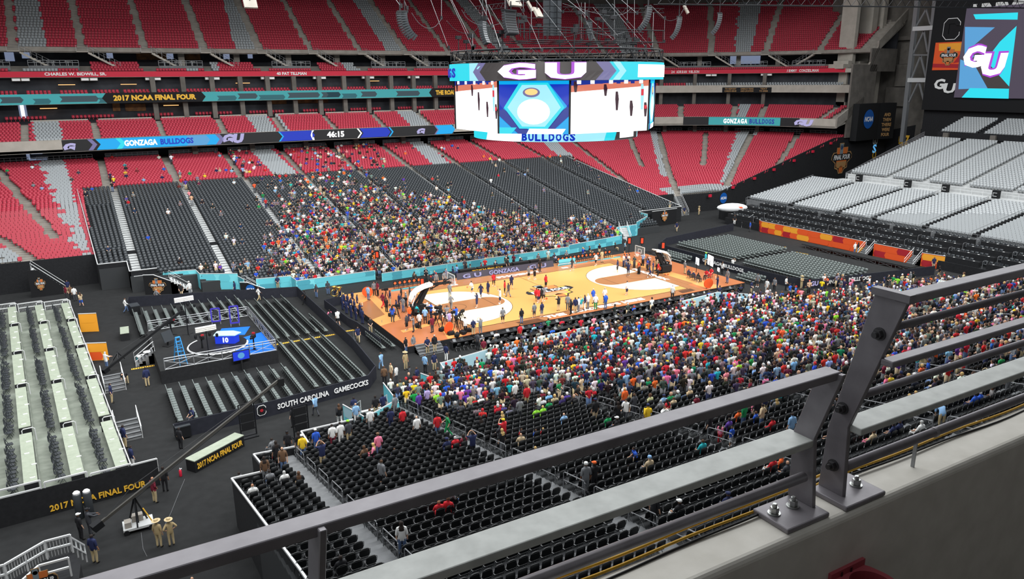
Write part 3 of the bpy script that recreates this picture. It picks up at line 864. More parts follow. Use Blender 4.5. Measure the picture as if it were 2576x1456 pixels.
# ------------------------------------------------------------------ ribbons, banners and lettering of the long stand
def strip(name, s0, s1, d, z0, z1, material, parent=None, th=.04, off=.02):
    mb = MB(); sweep(mb, [(d-off-th, z0), (d-off, z0), (d-off, z1), (d-off-th, z1)], s0, s1)
    return keep(mb.build(name, material, parent), parent)
def hexstrip(name, s0, s1, d, z0, z1, material, parent, off, ends=('in','out')):
    """flat arrow shape on the front: straight part only"""
    h = (z1-z0)/2; y = CYA+RA+d-off; zc_ = (z0+z1)/2
    L = [(s0,z0),(s0+(h if ends[0]=='in' else -h)*.8,zc_),(s0,z1)] if ends[0] else [(s0,z0),(s0,z1)]
    Rr = [(s1,z1),(s1+(h if ends[1]=='out' else -h)*.8,zc_),(s1,z0)] if ends[1] else [(s1,z1),(s1,z0)]
    pts = L+Rr
    mb = MB(); mb.slab([(x, y, z) for x, z in pts][::-1], .02)
    return keep(mb.build(name, material, parent), parent)
def sx(px, py, d): return float(atY(px, py, CYA+RA+d)[0])
def s_text(s, sc_, d, z, w, h, material, parent, off=.1, bold=.04, slant=0):
    """text at arc position sc_ facing the court"""
    x, y = P(sc_, d-off); t = 0 if sc_ <= CXA else (sc_-CXA)/RA
    return sign(s, (x, y, z), (math.cos(t), -math.sin(t), 0), (0,0,1), w, h, material, parent, 'lettering', .02, bold, slant)
def s_at(px, py, d, z):
    """arc position of a photo point at a height"""
    q = at(px, py, z); r = math.hypot(q[0]-CXA, q[1]-CYA)
    return CXA + RA*math.atan2(q[0]-CXA, q[1]-CYA)
k1 = lambda x, y: (x*.3494, y*.3494)
k2 = lambda x, y: (800+x*.3494, y*.3494)
# lit ribbon board on the club balcony
rb = empty('ribbon_board', (-48, 73.4, 14.95), 0, 'long lit ribbon board with white and blue lettering on the club balcony front', 'screen')
strip('display', -48.2, 23, 0, 14.05, 15.92, 'screen_black', rb)
X = lambda px, py: sx(px, py, 0)
def ribbon_cyan(xa, xb, words_, base='screen_sky'):
    hexstrip('shape', xa, xb, 0, 14.1, 15.88, base, rb, .09)
    hexstrip('shape', xa+3, xa+3.8, 0, 14.1, 15.88, 'screen_cyan', rb, .12); hexstrip('shape', xb-5.5, xb-2.2, 0, 14.1, 15.88, 'screen_steel', rb, .12)
    c, w = (xa+xb)/2, (xb-xa)*.57
    s_text(words_[0], c-w*.265, 0, 15.0, w*.46, 1.0, 'screen_white', rb, .16)
    s_text(words_[1], c+w*.25, 0, 15.0, w*.48, 1.0, 'screen_royal', rb, .16)
xa, xb = X(*k1(690,1035)), X(*k1(1575,990))
ribbon_cyan(xa, xb, ('GONZAGA','BULLDOGS'))
hexstrip('shape', xa-1.2, xa-.5, 0, 14.1, 15.88, 'screen_mauve', rb, .09); hexstrip('shape', xb-.6, xb+.2, 0, 14.1, 15.88, 'screen_mauve', rb, .12)
for px, c in ((1680,'GU'),): s_text(c, X(*k1(px,985)), 0, 15.0, 3.9, 1.7, 'screen_lavender', rb, .1, .08, .2)
s_text('G', X(*k1(500,1050)), 0, 14.75, 1.9, 1.3, 'screen_lavender', rb, .1, .08, .2)
hexstrip('shape', X(*k1(2015,970)), X(*k1(2240,970)), 0, 14.1, 15.88, 'screen_royal', rb, .09)
hexstrip('shape', X(*k1(2015,970))-.3, X(*k1(2015,970)), 0, 14.1, 15.88, 'screen_sky', rb, .09); hexstrip('shape', X(*k1(2248,970)), X(*k1(2262,970)), 0, 14.1, 15.88, 'screen_white', rb, .09, (None,'in'))
s_text('46:15', X(*k1(2415,957)), 0, 15.0, 3.4, 1.15, 'screen_white', rb, .1)
hexstrip('shape', X(*k2(300,945)), X(*k2(497,940)), 0, 14.1, 15.88, 'screen_royal', rb, .09); hexstrip('shape', X(*k2(497,940))+.3, X(*k2(505,940))+.4, 0, 14.1, 15.88, 'screen_sky', rb, .09)
hexstrip('shape', X(*k2(280,945)), X(*k2(290,945)), 0, 14.1, 15.88, 'screen_white', rb, .09)
s_text('G', X(*k2(740,935)), 0, 14.8, 1.9, 1.3, 'screen_lavender', rb, .1, .08, .2)
hexstrip('shape', X(*k2(845,930)), 22.6, 0, 14.1, 15.88, 'screen_sky', rb, .09); hexstrip('shape', X(*k2(835,930)), X(*k2(845,930)), 0, 14.1, 15.88, 'screen_mauve', rb, .12)
rc = empty('ribbon_board', (81, 66, 14.95), 0, 'lit ribbon board curving round the corner on the club balcony front, teal with white lettering', 'screen')
sa = [s_at(*c3(q, 865), 0, 15.0) for q in (105, 300, 890, 1085)]
strip('display', sa[0], min(sa[3], SR-2), 0, 14.05, 15.92, 'screen_black', rc)
strip('teal_band', sa[1], sa[2], 0, 14.1, 15.88, 'ribbon_teal', rc, .03, .07)
def s_chars(tx, sA, sB, d, z, h, material, parent, off=.2, bold=.04):
    n = len(tx)
    for i, ch in enumerate(tx):
        if ch != ' ': s_text(ch, sA+(sB-sA)*(i+.5)/n, d, z, (sB-sA)/RA*(RA+d)/n*(.45 if ch in 'IJ' else .86), h, material, parent, off, bold)
def s_ray(px, py, d):
    q = ray(px, py)
    for t in np.linspace(100, 240, 2800):
        p_ = CAM+t*q
        if p_[0] > CXA and math.hypot(p_[0]-CXA, p_[1]-CYA) >= RA+d: break
    return CXA+RA*math.atan2(p_[0]-CXA, p_[1]-CYA)
s_chars('GONZAGA', s_ray(*c3(410,870),0), s_ray(*c3(586,870),0), 0, 15.0, 1.1, 'screen_white', rc)
s_chars('BULLDOGS', s_ray(*c3(598,870),0), s_ray(*c3(782,872),0), 0, 15.0, 1.1, 'screen_navy', rc)
s_text('GU', s_at(*c3(1005,880), 0, 15.0), 0, 14.9, 4.4, 1.5, 'screen_lavender', rc, .2, .08, .2)
# cloth banner with arrow shapes on the suite balcony, its brightness put in as emission
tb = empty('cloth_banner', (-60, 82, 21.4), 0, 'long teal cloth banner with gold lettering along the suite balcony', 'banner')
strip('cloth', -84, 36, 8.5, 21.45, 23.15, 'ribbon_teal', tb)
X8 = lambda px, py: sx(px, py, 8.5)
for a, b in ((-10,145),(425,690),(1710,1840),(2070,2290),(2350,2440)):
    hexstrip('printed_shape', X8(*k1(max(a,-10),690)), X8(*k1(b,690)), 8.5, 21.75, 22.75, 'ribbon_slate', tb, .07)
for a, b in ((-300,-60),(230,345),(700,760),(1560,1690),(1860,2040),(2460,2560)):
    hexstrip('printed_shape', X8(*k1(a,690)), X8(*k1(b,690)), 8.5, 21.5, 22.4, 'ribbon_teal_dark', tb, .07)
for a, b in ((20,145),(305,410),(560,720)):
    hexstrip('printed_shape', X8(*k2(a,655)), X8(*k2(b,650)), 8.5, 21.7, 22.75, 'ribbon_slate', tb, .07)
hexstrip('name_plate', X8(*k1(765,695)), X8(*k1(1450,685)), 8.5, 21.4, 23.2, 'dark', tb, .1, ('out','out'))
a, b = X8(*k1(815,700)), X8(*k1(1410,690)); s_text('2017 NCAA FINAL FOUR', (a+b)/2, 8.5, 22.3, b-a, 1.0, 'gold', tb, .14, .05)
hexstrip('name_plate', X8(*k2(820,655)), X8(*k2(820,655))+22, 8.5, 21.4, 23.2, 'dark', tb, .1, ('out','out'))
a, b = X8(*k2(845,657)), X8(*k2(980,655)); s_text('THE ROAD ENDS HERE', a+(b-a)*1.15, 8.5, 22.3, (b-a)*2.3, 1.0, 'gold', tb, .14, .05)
q0, q1 = s_at(*c3(95,615), 8.5, 22.2), s_at(*c3(385,620), 8.5, 22.2)
q0, q1 = 88.0, 99.0
tk_ = empty('text_ticker', P(95, 8.4)+(21.8,), 0, 'black ticker strip with amber lettering hung on the concrete corner balcony', 'screen')
for i, c in enumerate([atX(*c3(240,620), 108)]):
    u = Vector(P(96,8.3)); s0_ = 91.5
    strip('panel', 91.0, 100.5, 8.5, 21.35, 22.6, 'dark', tk_, .06, .05)
    for k, wd in enumerate(('TO REPORT','UNRULY FANS','TEXT')):
        s_text(wd, 92.6+3.2*k, 8.5, 22.25, (2.7,3.0,1.6)[k], .38, 'emblem_tan', tk_, .22, .02)
    for k, wd in enumerate(('CARDS ISSUE','AND LOCATION','TO 69050')):
        s_text(wd, 92.6+3.2*k, 8.5, 21.72, (2.8,3.0,2.0)[k], .38, 'emblem_tan', tk_, .22, .02)
# red honour band
hb = empty('honour_band', (-55, 84, 25.9), 0, 'thin red band with white names running below the loft seats', 'banner')
strip('band', -84, SR-4, 10.6, 25.9, 26.85, 'ribbon_red', hb)
for s, q0, q1, h in (('CHARLES W. BIDWILL, SR.', k1(320,535), k1(765,535), .62), ('40 PAT TILLMAN', k1(1990,522), k1(2205,522), .6)):
    a, b = sx(*q0, 10.6), sx(*q1, 10.6); s_text(s, (a+b)/2, 10.6, 26.38, b-a, h, 'white', hb, .1, .03)
for tx, q0, q1 in (('24 ADRIAN WILSON', c3(35,503), c3(238,503)), ('JIMMY CONZELMAN', c3(865,500), c3(1100,500))):
    s_chars(tx, s_ray(*q0, 10.6), s_ray(*q1, 10.6), 10.6, 26.38, .62, 'white', hb, .12, .02)

# ------------------------------------------------------------------ columns, lamps and fittings of the tiers
cnt = 0
for k in range(-7, 18):
    s = k*5.1+3.2
    if s > 60: s = 60+(s-60)*1.3
    if s > SR-4: break
    x, y = P(s, 9.9); c = MB(); c.box((-.42,-.4,18.3),(.42,.4,25.9))
    struct(c.build('column_suite', 'concrete_dark', None, loc=(x,y,0), rotz=yaw_at(s)-PI))
    if k % 2 == 0 or s > 60:
        x, y = P(s+1.2, 17.5); struct(MB().box((-.55,-.5,27.7),(.55,.5,31.6)).build('column_loft', 'concrete', None, loc=(x,y,0), rotz=yaw_at(s)-PI))
        x, y = P(s, 4.6); struct(MB().box((-.45,-.45,zt),(.45,.45,15.2)).build('column_concourse', 'concrete_dark', None, loc=(x,y,0), rotz=yaw_at(s)-PI))
AISLE_S = AX_X + [CXA+RA*math.radians(t) for t in (12, 27, 41.4, 55.4, 69)]
# stairs from the loft up to the upper tier
ai = 0
for s in AISLE_S:
    if s < -60: continue
    x, y = P(s, 13.0); flip = -1 if s > CXA+RA*math.radians(60) else 1
    r = empty('tier_stair', (x, y, 30.3), yaw_at(s)-PI, 'grey stair below the upper red tier, %s from the open corner' % ord_(ai), 'stairs', 'stairs under the upper tier'); ai += 1
    mb = MB(); mb.box((-.9,-.6,-.15),(.9,.7,0))
    for i in range(9): mb.box((flip*(.9+.55*i) if flip > 0 else -(.9+.55*(i+1)),-.5,-.32*(i+1)-.06),(flip*(.9+.55*(i+1)) if flip > 0 else -(.9+.55*i),.6,-.32*(i+1)+.06))
    mb.bar((flip*.9,-.5,-.25),(flip*5.9,-.5,-3.2),.06,.3).bar((flip*.9,.6,-.25),(flip*5.9,.6,-3.2),.06,.3)
    mb.build('flight', 'fascia', r)
    mb = MB()
    for h in (1.0, .55): mb.tube([(-.9,-.58,h),(flip*.9,-.58,h),(flip*5.9,-.52,h-2.95)], .03, 4)
    for i in range(7): mb.bar((flip*(.9+.8*i),-.55,-.47*i-.2),(flip*(.9+.8*i),-.55,-.47*i+1),.04)
    mb.bar((-.9,-.58,0),(-.9,-.58,1),.05); mb.tube([(-.9,-.58,1),(-.9,.6,1)],.03,4)
    mb.build('guard', 'steel_grey', r)
# terrace boxes of the loft
bi = 0
for k in range(0, 18):
    s0 = -63.2+10.25*k
    if s0 > SR-9: break
    full = k in (2, 4, 6, 9, 12)
    x, y = P(s0+5.4, 12.2); L_ = 7.6
    if full: continue
    r = empty('terrace_box', (x, y, 27.6), yaw_at(s0+5.4)-PI, 'grey terrace box with white tables above the red band, %s from the open corner' % ord_(bi), 'terrace', 'terrace boxes of the loft'); bi += 1
    MB().box((-L_/2,-.08,-.55),(L_/2,.08,.25)).build('parapet', 'riser_grey', r)
    mb = MB()
    for h in (.55,.9): mb.bar((-L_/2,0,h+.25),(L_/2,0,h+.25),.05,.05)
    for i in range(9): mb.bar((-L_/2+L_*i/8,0,.25),(-L_/2+L_*i/8,0,1.15),.05)
    mb.build('rail', 'steel_grey', r)
    for i in range(3):
        mb = MB(); xx = -2.6+2.4*i; mb.box((xx-.5,.8,.95),(xx+.5,1.4,1.0)).bar((xx,1.1,.2),(xx,1.1,.95),.08)
        mb.build('table', 'riser_pale', r)
# speaker and light pods under the red band
pi_ = 0
for k in range(-6, 17):
    s = k*10.25-1.5+ (0 if k < 6 else -2)
    if s < -62 or s > SR-10: continue
    x, y = P(s, 10.9); r = empty('light_pod', (x, y, 25.55), yaw_at(s)-PI, 'white twin floodlight hung under the red band, %s from the open corner' % ord_(pi_), 'lamp', 'floodlights under the red band'); pi_ += 1
    for xa in (-1.3, .05):
        hs = MB().box((xa,-.3,-.25),(xa+1.25,.3,.2)).build('housing', 'fascia', r)
        MB().box((xa+.08,-.32,-.22),(xa+1.17,-.3,.15)).build('lens', 'white', hs)
# warm ceiling lamps in the suites, bright openings at the concourse backs
li = 0
for px, py, d, z in ((480,610,12,24.6),(925,607,12,24.6),(1745,598,12,24.6),(350,780,12,20.3),(1230,758,12,20.4)):
    x = sx(*k1(px,py), 12)
    tag(MB().box((-1.3,-.2,-.06),(1.3,.2,.06)).build('ceiling_lamp', 'lamp_warm', None, loc=(x, CYA+RA+11.6, atY(*k1(px,py), CYA+RA+11.6)[2])), 'warm strip lamp in a dark suite, %s' % ('upper suites, first from the open end','upper suites, second from the open end','upper suites, third from the open end','lower suites, first from the open end','lower suites, second from the open end')[li], 'lamp', 'warm suite lamps'); li += 1
x = sx(*k2(395,583), 12); tag(MB().box((-1.2,-.2,-.06),(1.2,.2,.06)).build('ceiling_lamp','lamp_warm',None,loc=(x,CYA+RA+11.6,atY(*k2(395,583),CYA+RA+11.6)[2])), 'warm strip lamp in the suite just beside the hanging scoreboard', 'lamp', 'warm suite lamps')
wn = 2
def opening(q0, q1, d, material='daylight_dim'):
    global wn
    Y = CYA+RA+d; a, b = atY(*q0, Y), atY(*q1, Y)
    struct(MB().box((min(a[0],b[0]), Y-.06, min(a[2],b[2])), (max(a[0],b[0]), Y, max(a[2],b[2]))).build('window_%d' % wn, material)); wn += 1
for q0, q1, d in ((k1(40,440),k1(95,365),21.9),(k1(160,420),k1(210,365),21.9),(k1(770,420),k1(810,380),21.9),(k1(1200,425),k1(1245,382),21.9),(k1(1610,425),k1(1650,380),21.9),(k1(1785,420),k1(1815,372),21.9),
                  (k1(145,850),k1(185,750),12.4),(k1(195,1150),k1(205,1065),12.4),(k1(210,1155),k1(340,1140),12.4),(k1(225,1110),k1(300,1070),12.4)):
    opening(q0, q1, d)
opening(k1(30,368), k1(212,352), 21.8, 'daylight'); opening(k1(158,850), k1(168,752), 12.35, 'daylight'); opening(k1(205,1140), k1(345,1133), 12.35, 'daylight')
for px0, px1, py0, py1 in ((500,640,418,365),):
    a, b = s_at(*c3(px0,390), 22, 29.5), s_at(*c3(px1,390), 22, 29.5)
    s0_ = CXA+RA*math.radians(48.6); strip('window_%d' % wn, s0_-1.6, s0_+3.2, 21.9, 28.3, 30.4, 'daylight_dim')['kind'] = 'structure'; wn += 1; strip('window_%d' % wn, s0_-1.6, s0_+3.2, 21.8, 30.4, 30.75, 'daylight')['kind'] = 'structure'; wn += 1
for q0, q1, m in ((k1(905,800),k1(1045,745),'emblem_tan'),(k1(815,800),k1(860,740),'lamp_warm'),(k1(1930,750),k1(2060,705),'emblem_tan'),(k1(2110,745),k1(2360,705),'emblem_tan'),(k1(985,430),k1(1200,385),'emblem_tan'),(k1(1300,430),k1(1440,390),'emblem_tan')):
    opening(q0, q1, 12.4 if q0[1] > 200 else 21.9, 'suite_glow')
# guard rails at the back of the lower bowl
gi = 0
for a, b in zip(BOWL_AISLES[:9], BOWL_AISLES[1:9]):
    X0, X1 = a[0][0]+.9, b[0][0]-.9
    r = railing('guard_rail', [(X0, 79.0, zt),(X1, 79.0, zt)], 'grey fence rail behind the lower red seats, %s bay from the open corner' % ord_(gi), 1.25, infill=False, post=.85, group='back rails of the lower bowl', bars=3, r=.04); gi += 1
    MB().box((0,0,.1),(X1-X0,.02,1.15)).build('glass_panel', 'glass', r)
for X0, X1 in ((-62,-53.5),(-52.3,-44)):
    r = railing('guard_rail', [(X0, 79.0, zt),(X1, 79.0, zt)], 'grey fence rail behind the open corner red seats, %s' % ('at the picture edge' if X0 < -60 else 'next to the first aisle'), 1.25, post=.85, group='back rails of the lower bowl', bars=3, r=.04)
for t0, t1 in ((2,17),(18,33),(35,47.5),(49.5,58),(60,70),(72,80)):
    sA, sB = CXA+RA*math.radians(t0), CXA+RA*math.radians(t1); n = 5
    r = railing('guard_rail', [P(sA+(sB-sA)*i/n, 5.5)+(zt,) for i in range(n+1)], 'curving fence rail behind the far corner red seats, %s bay round' % ord_([2,18,35,49.5,60,72].index(t0)), 1.25, post=.85, group='back rails of the lower bowl', bars=3, r=.04)
# concrete parapets behind each club block
for a, b in zip(AX_X[1:], AX_X[2:]):
    if a > 50: continue
    struct(MB().box((a+.8, CYA+RA+9.6, zc-.2),(b-.8, CYA+RA+9.8, zc+.75)).build('parapet_club', 'fascia'))
# person-size dark seats and glass left out of sight: end walls of the tiers
for t_, dd in ((BOWL,0),):
    pass
mb = MB()
for d0, z0, d1, z1, th in ((0,14.0,10,18.5,2.2),(10.6,25.9,14,30.4,1.6),(13.6,30.4,36,44.8,2.2)):
    a, b = P(SR, d0), P(SR, d1); t = math.radians(83.5); n = Vector((math.cos(t), -math.sin(t), 0))*.4
    mb.add([(a[0],a[1],z0),(b[0],b[1],z1),(b[0],b[1],z1+th),(a[0],a[1],z0+th),(a[0]+n.x,a[1]+n.y,z0),(b[0]+n.x,b[1]+n.y,z1),(b[0]+n.x,b[1]+n.y,z1+th),(a[0]+n.x,a[1]+n.y,z0+th)],
           [(0,1,2,3),(7,6,5,4),(0,4,5,1),(1,5,6,2),(2,6,7,3),(3,7,4,0)])
struct(mb.build('wall_tier_ends', 'concrete'))
mb = MB()
for d0, d1, z0, z1 in ((4,14,zt,27.5),(11,22,26,31)):
    a, b = P(SR, d0), P(SR, d1); t = math.radians(83.5); n = Vector((math.cos(t), -math.sin(t), 0))*.4
    mb.add([(a[0],a[1],z0),(b[0],b[1],z0),(b[0],b[1],z1),(a[0],a[1],z1),(a[0]+n.x,a[1]+n.y,z0),(b[0]+n.x,b[1]+n.y,z0),(b[0]+n.x,b[1]+n.y,z1),(a[0]+n.x,a[1]+n.y,z1)],[(0,1,2,3),(7,6,5,4),(0,4,5,1),(1,5,6,2),(2,6,7,3),(3,7,4,0)])
struct(mb.build('wall_tier_returns', 'concrete_dark'))
# ------------------------------------------------------------------ temporary black-seat stands on both long sides
def tread(a): return .4+.19*(a-20) if a > 20 else .4+.045*(a-20)
FAR_FRONT = [(-46.2,-43.0,32.0),(-43.0,-39.9,28.8),(-39.9,-35.5,27.2),(-35.5,-31.2,24.6),(-31.2,-25.4,21.6),(-25.4,-15,19.2),(-15,17,18.4),(17,27,20),(27,36.7,23.5),(36.7,46.4,29)]
NEAR_FRONT = [(-41.7,-39.9,30.8),(-39.9,-36.2,27),(-36.2,-32.5,24.2),(-32.5,-28.4,22.6),(-28.4,-22.6,18.4),(-22.6,-17,16.6),(-17,4,14.6),(4,17,13.2),(17,24,15),(24,32,19),(32,38,23),(38,43.5,28)]
FAR_AISLE = [-42.1,-32.0,-21.9,-11.8,-1.7,8.4,18.5,28.6,38.7]
NEAR_AISLE = [-38.0,-28.35,-18.5,-8.75,1.0,10.8,20.5,30.3,40.1]
ROW = .84
def front_at(tab, x):
    for a, b, f in tab:
        if a <= x <= b: return f
    return 99
def row_span(tab, y):
    xs = [(a, b) for a, b, f in tab if f <= y+.01]
    return (min(a for a, b in xs), max(b for a, b in xs)) if xs else None
def far_l(y): return -46.2-(y-32)*.03
def far_r(y): return 46.4-(y-29)*.07
def temp_deck(name, tab, sgn, rows, ystart, aisles, far):
    mb = MB()
    for i in range(rows):
        y = ystart+ROW*i; sp_ = row_span(tab, y+.4)
        if not sp_: continue
        x0, x1 = sp_
        if far:
            if y > 32: x0 = far_l(y)
            if y > 29: x1 = far_r(y)
        z = tread(y); base = 0 if (y < 37.5 or not far) else z-.45
        a, b = (y, y+ROW+.01) if sgn > 0 else (-y-ROW-.01, -y)
        mb.box((x0, a, base), (x1, b, z), 0)
        for ax in aisles:
            if front_at(tab, ax) <= y+.4 and x0 < ax < x1:
                mb.box((ax-.5, a, z), (ax+.5, b-.02, z+.012), 1)
                mb.box((ax-.5, a+(ROW*.5 if sgn > 0 else 0), z), (ax+.5, a+(ROW if sgn > 0 else ROW*.5), z+.09), 1)
    return struct(mb.build(name, ['riser_dark','riser_pale' if far else 'riser_grey']))
temp_deck('grandstand_far_temporary', FAR_FRONT, 1, 53, 18.4, FAR_AISLE, True)
temp_deck('grandstand_near_temporary', NEAR_FRONT, -1, 62, 12.7, NEAR_AISLE, False)
# padded folding chair with its parts (faces +Y)
def chair_parts():
    seat = MB(); seat.slab([(-.2,-.17,.45),(.2,-.17,.45),(.215,.0,.455),(.2,.2,.445),(.12,.225,.44),(-.12,.225,.44),(-.2,.2,.445),(-.215,0,.455)], .05)
    back = MB(); h = .215
    pts = [(-h,.52),(-h*.99,.76),(-h*.9,.83),(-h*.68,.872),(-h*.3,.895),(h*.3,.895),(h*.68,.872),(h*.9,.83),(h*.99,.76),(h,.52),(h*.7,.48),(-h*.7,.48)]
    back.slab([(x, -.2-.13*(z-.5), z) for x, z in pts][::-1], .045)
    fr = MB()
    for s in (-1, 1):
        x = s*.235
        fr.tube([(x,.28,0),(x,-.02,.44),(x,-.2,.6),(x*.98,-.262,.84)], .013, 5)
    fr.tube([(-.235,.27,.02),(.235,.27,.02)], .011, 4); fr.tube([(-.23,-.265,.85),(.23,-.265,.85)], .011, 4)
    leg = MB()
    for s in (-1, 1): leg.tube([(s*.215,.18,.42),(s*.215,-.26,0)], .013, 5)
    leg.tube([(-.215,-.24,.03),(.215,-.24,.03)], .011, 4)
    return seat, back, fr, leg
cs, cb_, cf, cl_ = chair_parts()
CH_ME = [cs.mesh('seat', 'chair_seat'), cb_.mesh('backrest', 'chair_black'), cf.mesh('frame', 'chair_frame_dark'), cl_.mesh('leg_pair', 'chair_frame')]
CB = MB()                       # the same chair with fewer faces, for the mass of them
CB.box((-.2,-.17,.40),(.2,.22,.45), 1)
CB.slab([(-.21,-.21,.5),(-.2,-.25,.84),(-.12,-.256,.885),(.12,-.256,.885),(.2,-.25,.84),(.21,-.21,.5)][::-1], .045, 0)
for s in (-1, 1):
    CB.bar((s*.23,.28,0),(s*.23,-.2,.56),.024,.024,2); CB.bar((s*.21,.1,.4),(s*.21,-.26,0),.024,.024,2)
# far stand seats have rounded moulded shells
CF = MB()
CF.box((-.21,-.15,.38),(.21,.22,.43), 0)
CF.slab([(-.22,-.19,.42),(-.22,-.26,.70),(-.14,-.29,.84),(.14,-.29,.84),(.22,-.26,.70),(.22,-.19,.42)][::-1], .05, 0)
CF.box((-.04,-.16,0),(.04,-.06,.38), 1)
far_chairs, near_chairs = [], []
def fill(tab, sgn, rows, ystart, aisles, far, out):
    edges = [-50]+aisles+[60]
    for i in range(rows):
        y = ystart+ROW*i; sp_ = row_span(tab, y+.4)
        if not sp_: continue
        x0, x1 = sp_
        if far:
            if y > 32: x0 = far_l(y)
            if y > 29: x1 = far_r(y)
        for b in range(len(edges)-1):
            lo = max(x0+.1, edges[b]+.5 if b else x0+.1); hi = min(x1-.1, edges[b+1]-.5)
            n = int((hi-lo)/.52)
            if n < 1: continue
            for k in range(n):
                x = lo+(hi-lo)*(k+.5)/n
                if front_at(tab, x) > y+.2: continue
                yy = y+.42
                out.append((x, yy*sgn, tread(y), PI if sgn > 0 else 0.0, b, i, k))
fill(FAR_FRONT, 1, 53, 18.4, FAR_AISLE, True, far_chairs)
fill(NEAR_FRONT, -1, 61, 12.7, NEAR_AISLE, False, near_chairs)
# rails beside the aisles
def aisle_rail(p, q, label, grp, material='steel_grey', r=.028):
    root = empty('aisle_rail', p, 0, label, 'railing', grp)
    d = Vector(q)-Vector(p); u = Vector((0,0,1)); dh = d*.0
    e = d.normalized()*.1
    mb = MB(); mb.tube([(0,0,0),(0,0,.86),tuple(e+u*.95),tuple(d-e+u*.95),tuple(d+u*.86),tuple(d)], r, 6); mb.build('frame', material, root)
    mb = MB(); mb.tube([(0,0,.5),tuple(d+u*.5)], r*.8, 5); mb.build('mid_rail', material, root)
    return root
for ax in NEAR_AISLE:
    f = front_at(NEAR_FRONT, ax); k = 0; y = max(f+1.2, 21.0); bi_ = NEAR_AISLE.index(ax)
    y = y + ((28.5-y) % 2.6)
    while y < 58:
        x = ax+.42
        aisle_rail((x,-y,tread(y)), (x,-y-1.85,tread(y+1.85)), 'white rail on the %s aisle of the near stand, %s up from front' % (ord_(bi_), words(k+1)), 'near stand aisle rails')
        y += 2.6; k += 1
for ax in FAR_AISLE[2:]:
    f = front_at(FAR_FRONT, ax); k = 0; y = f+2
    while y < 60:
        x = ax+.3
        aisle_rail((x,y,tread(y)), (x,y+1.75,tread(y+1.75)), 'grey rail on the %s aisle of the far black stand, %s up from front' % (ord_(FAR_AISLE.index(ax)), words(k+1)), 'far stand aisle rails', r=.03)
        y += 2.6 if ax < 25 else 2.55; k += 1
# outer side walls with pale cap rails
def side_wall(name, pts, label=None):
    mb = MB()
    for (a, za), (b, zb) in zip(pts, pts[1:]):
        d = Vector((b[0]-a[0], b[1]-a[1], 0)).normalized(); n = Vector((-d.y, d.x, 0))*.12
        mb.add([(a[0],a[1],0),(b[0],b[1],0),(b[0]+n.x,b[1]+n.y,0),(a[0]+n.x,a[1]+n.y,0),(a[0],a[1],za),(b[0],b[1],zb),(b[0]+n.x,b[1]+n.y,zb),(a[0]+n.x,a[1]+n.y,za)],
               [(0,3,2,1),(4,5,6,7),(0,1,5,4),(1,2,6,5),(2,3,7,6),(3,0,4,7)], 0)
        mb.bar((a[0],a[1],za+.04),(b[0],b[1],zb+.04),.1,.1,1)
    return struct(mb.build(name, ['black_drape','steel_white']))
pl_ = lambda a: 1.0+.19*(a-20)
side_wall('wall_near_side', [((-41.85,-30.8),pl_(30.8)),((-41.5,-45),pl_(45)),((-41.4,-64),pl_(64))])
side_wall('wall_near_corner', [((-39.9,-30.8),pl_(30.8)-.05),((-41.85,-30.8),pl_(30.8))])
side_wall('wall_near_step', [((-39.9,-30.8),pl_(30.8)-.02),((-39.9,-27),pl_(27))])
side_wall('wall_near_front', [((-36.2,-24.2),pl_(24.2)),((-36.4,-27),pl_(26)),((-39.9,-27),pl_(27))])
side_wall('wall_near_middle', [((-32.5,-24.2),pl_(24.2)),((-36.2,-24.2),pl_(24.2))])
side_wall('wall_far_side', [((far_l(62.5),62.5),pl_(62.5)),((-46.25,32),pl_(32))])
side_wall('wall_far_corner', [((-46.25,31.95),pl_(32)),((-43,31.95),pl_(32))])
side_wall('wall_far_step', [((-43,31.95),pl_(32)),((-43,28.75),pl_(28.8))])
side_wall('wall_far_front', [((-43,28.75),pl_(28.8)),((-39.9,28.75),pl_(28.8))])
side_wall('wall_far_right', [((46.5,29),pl_(29)),((far_r(62),62),pl_(62))])
side_wall('wall_far_right_front', [((36.7,29),pl_(29)),((46.5,29),pl_(29))])
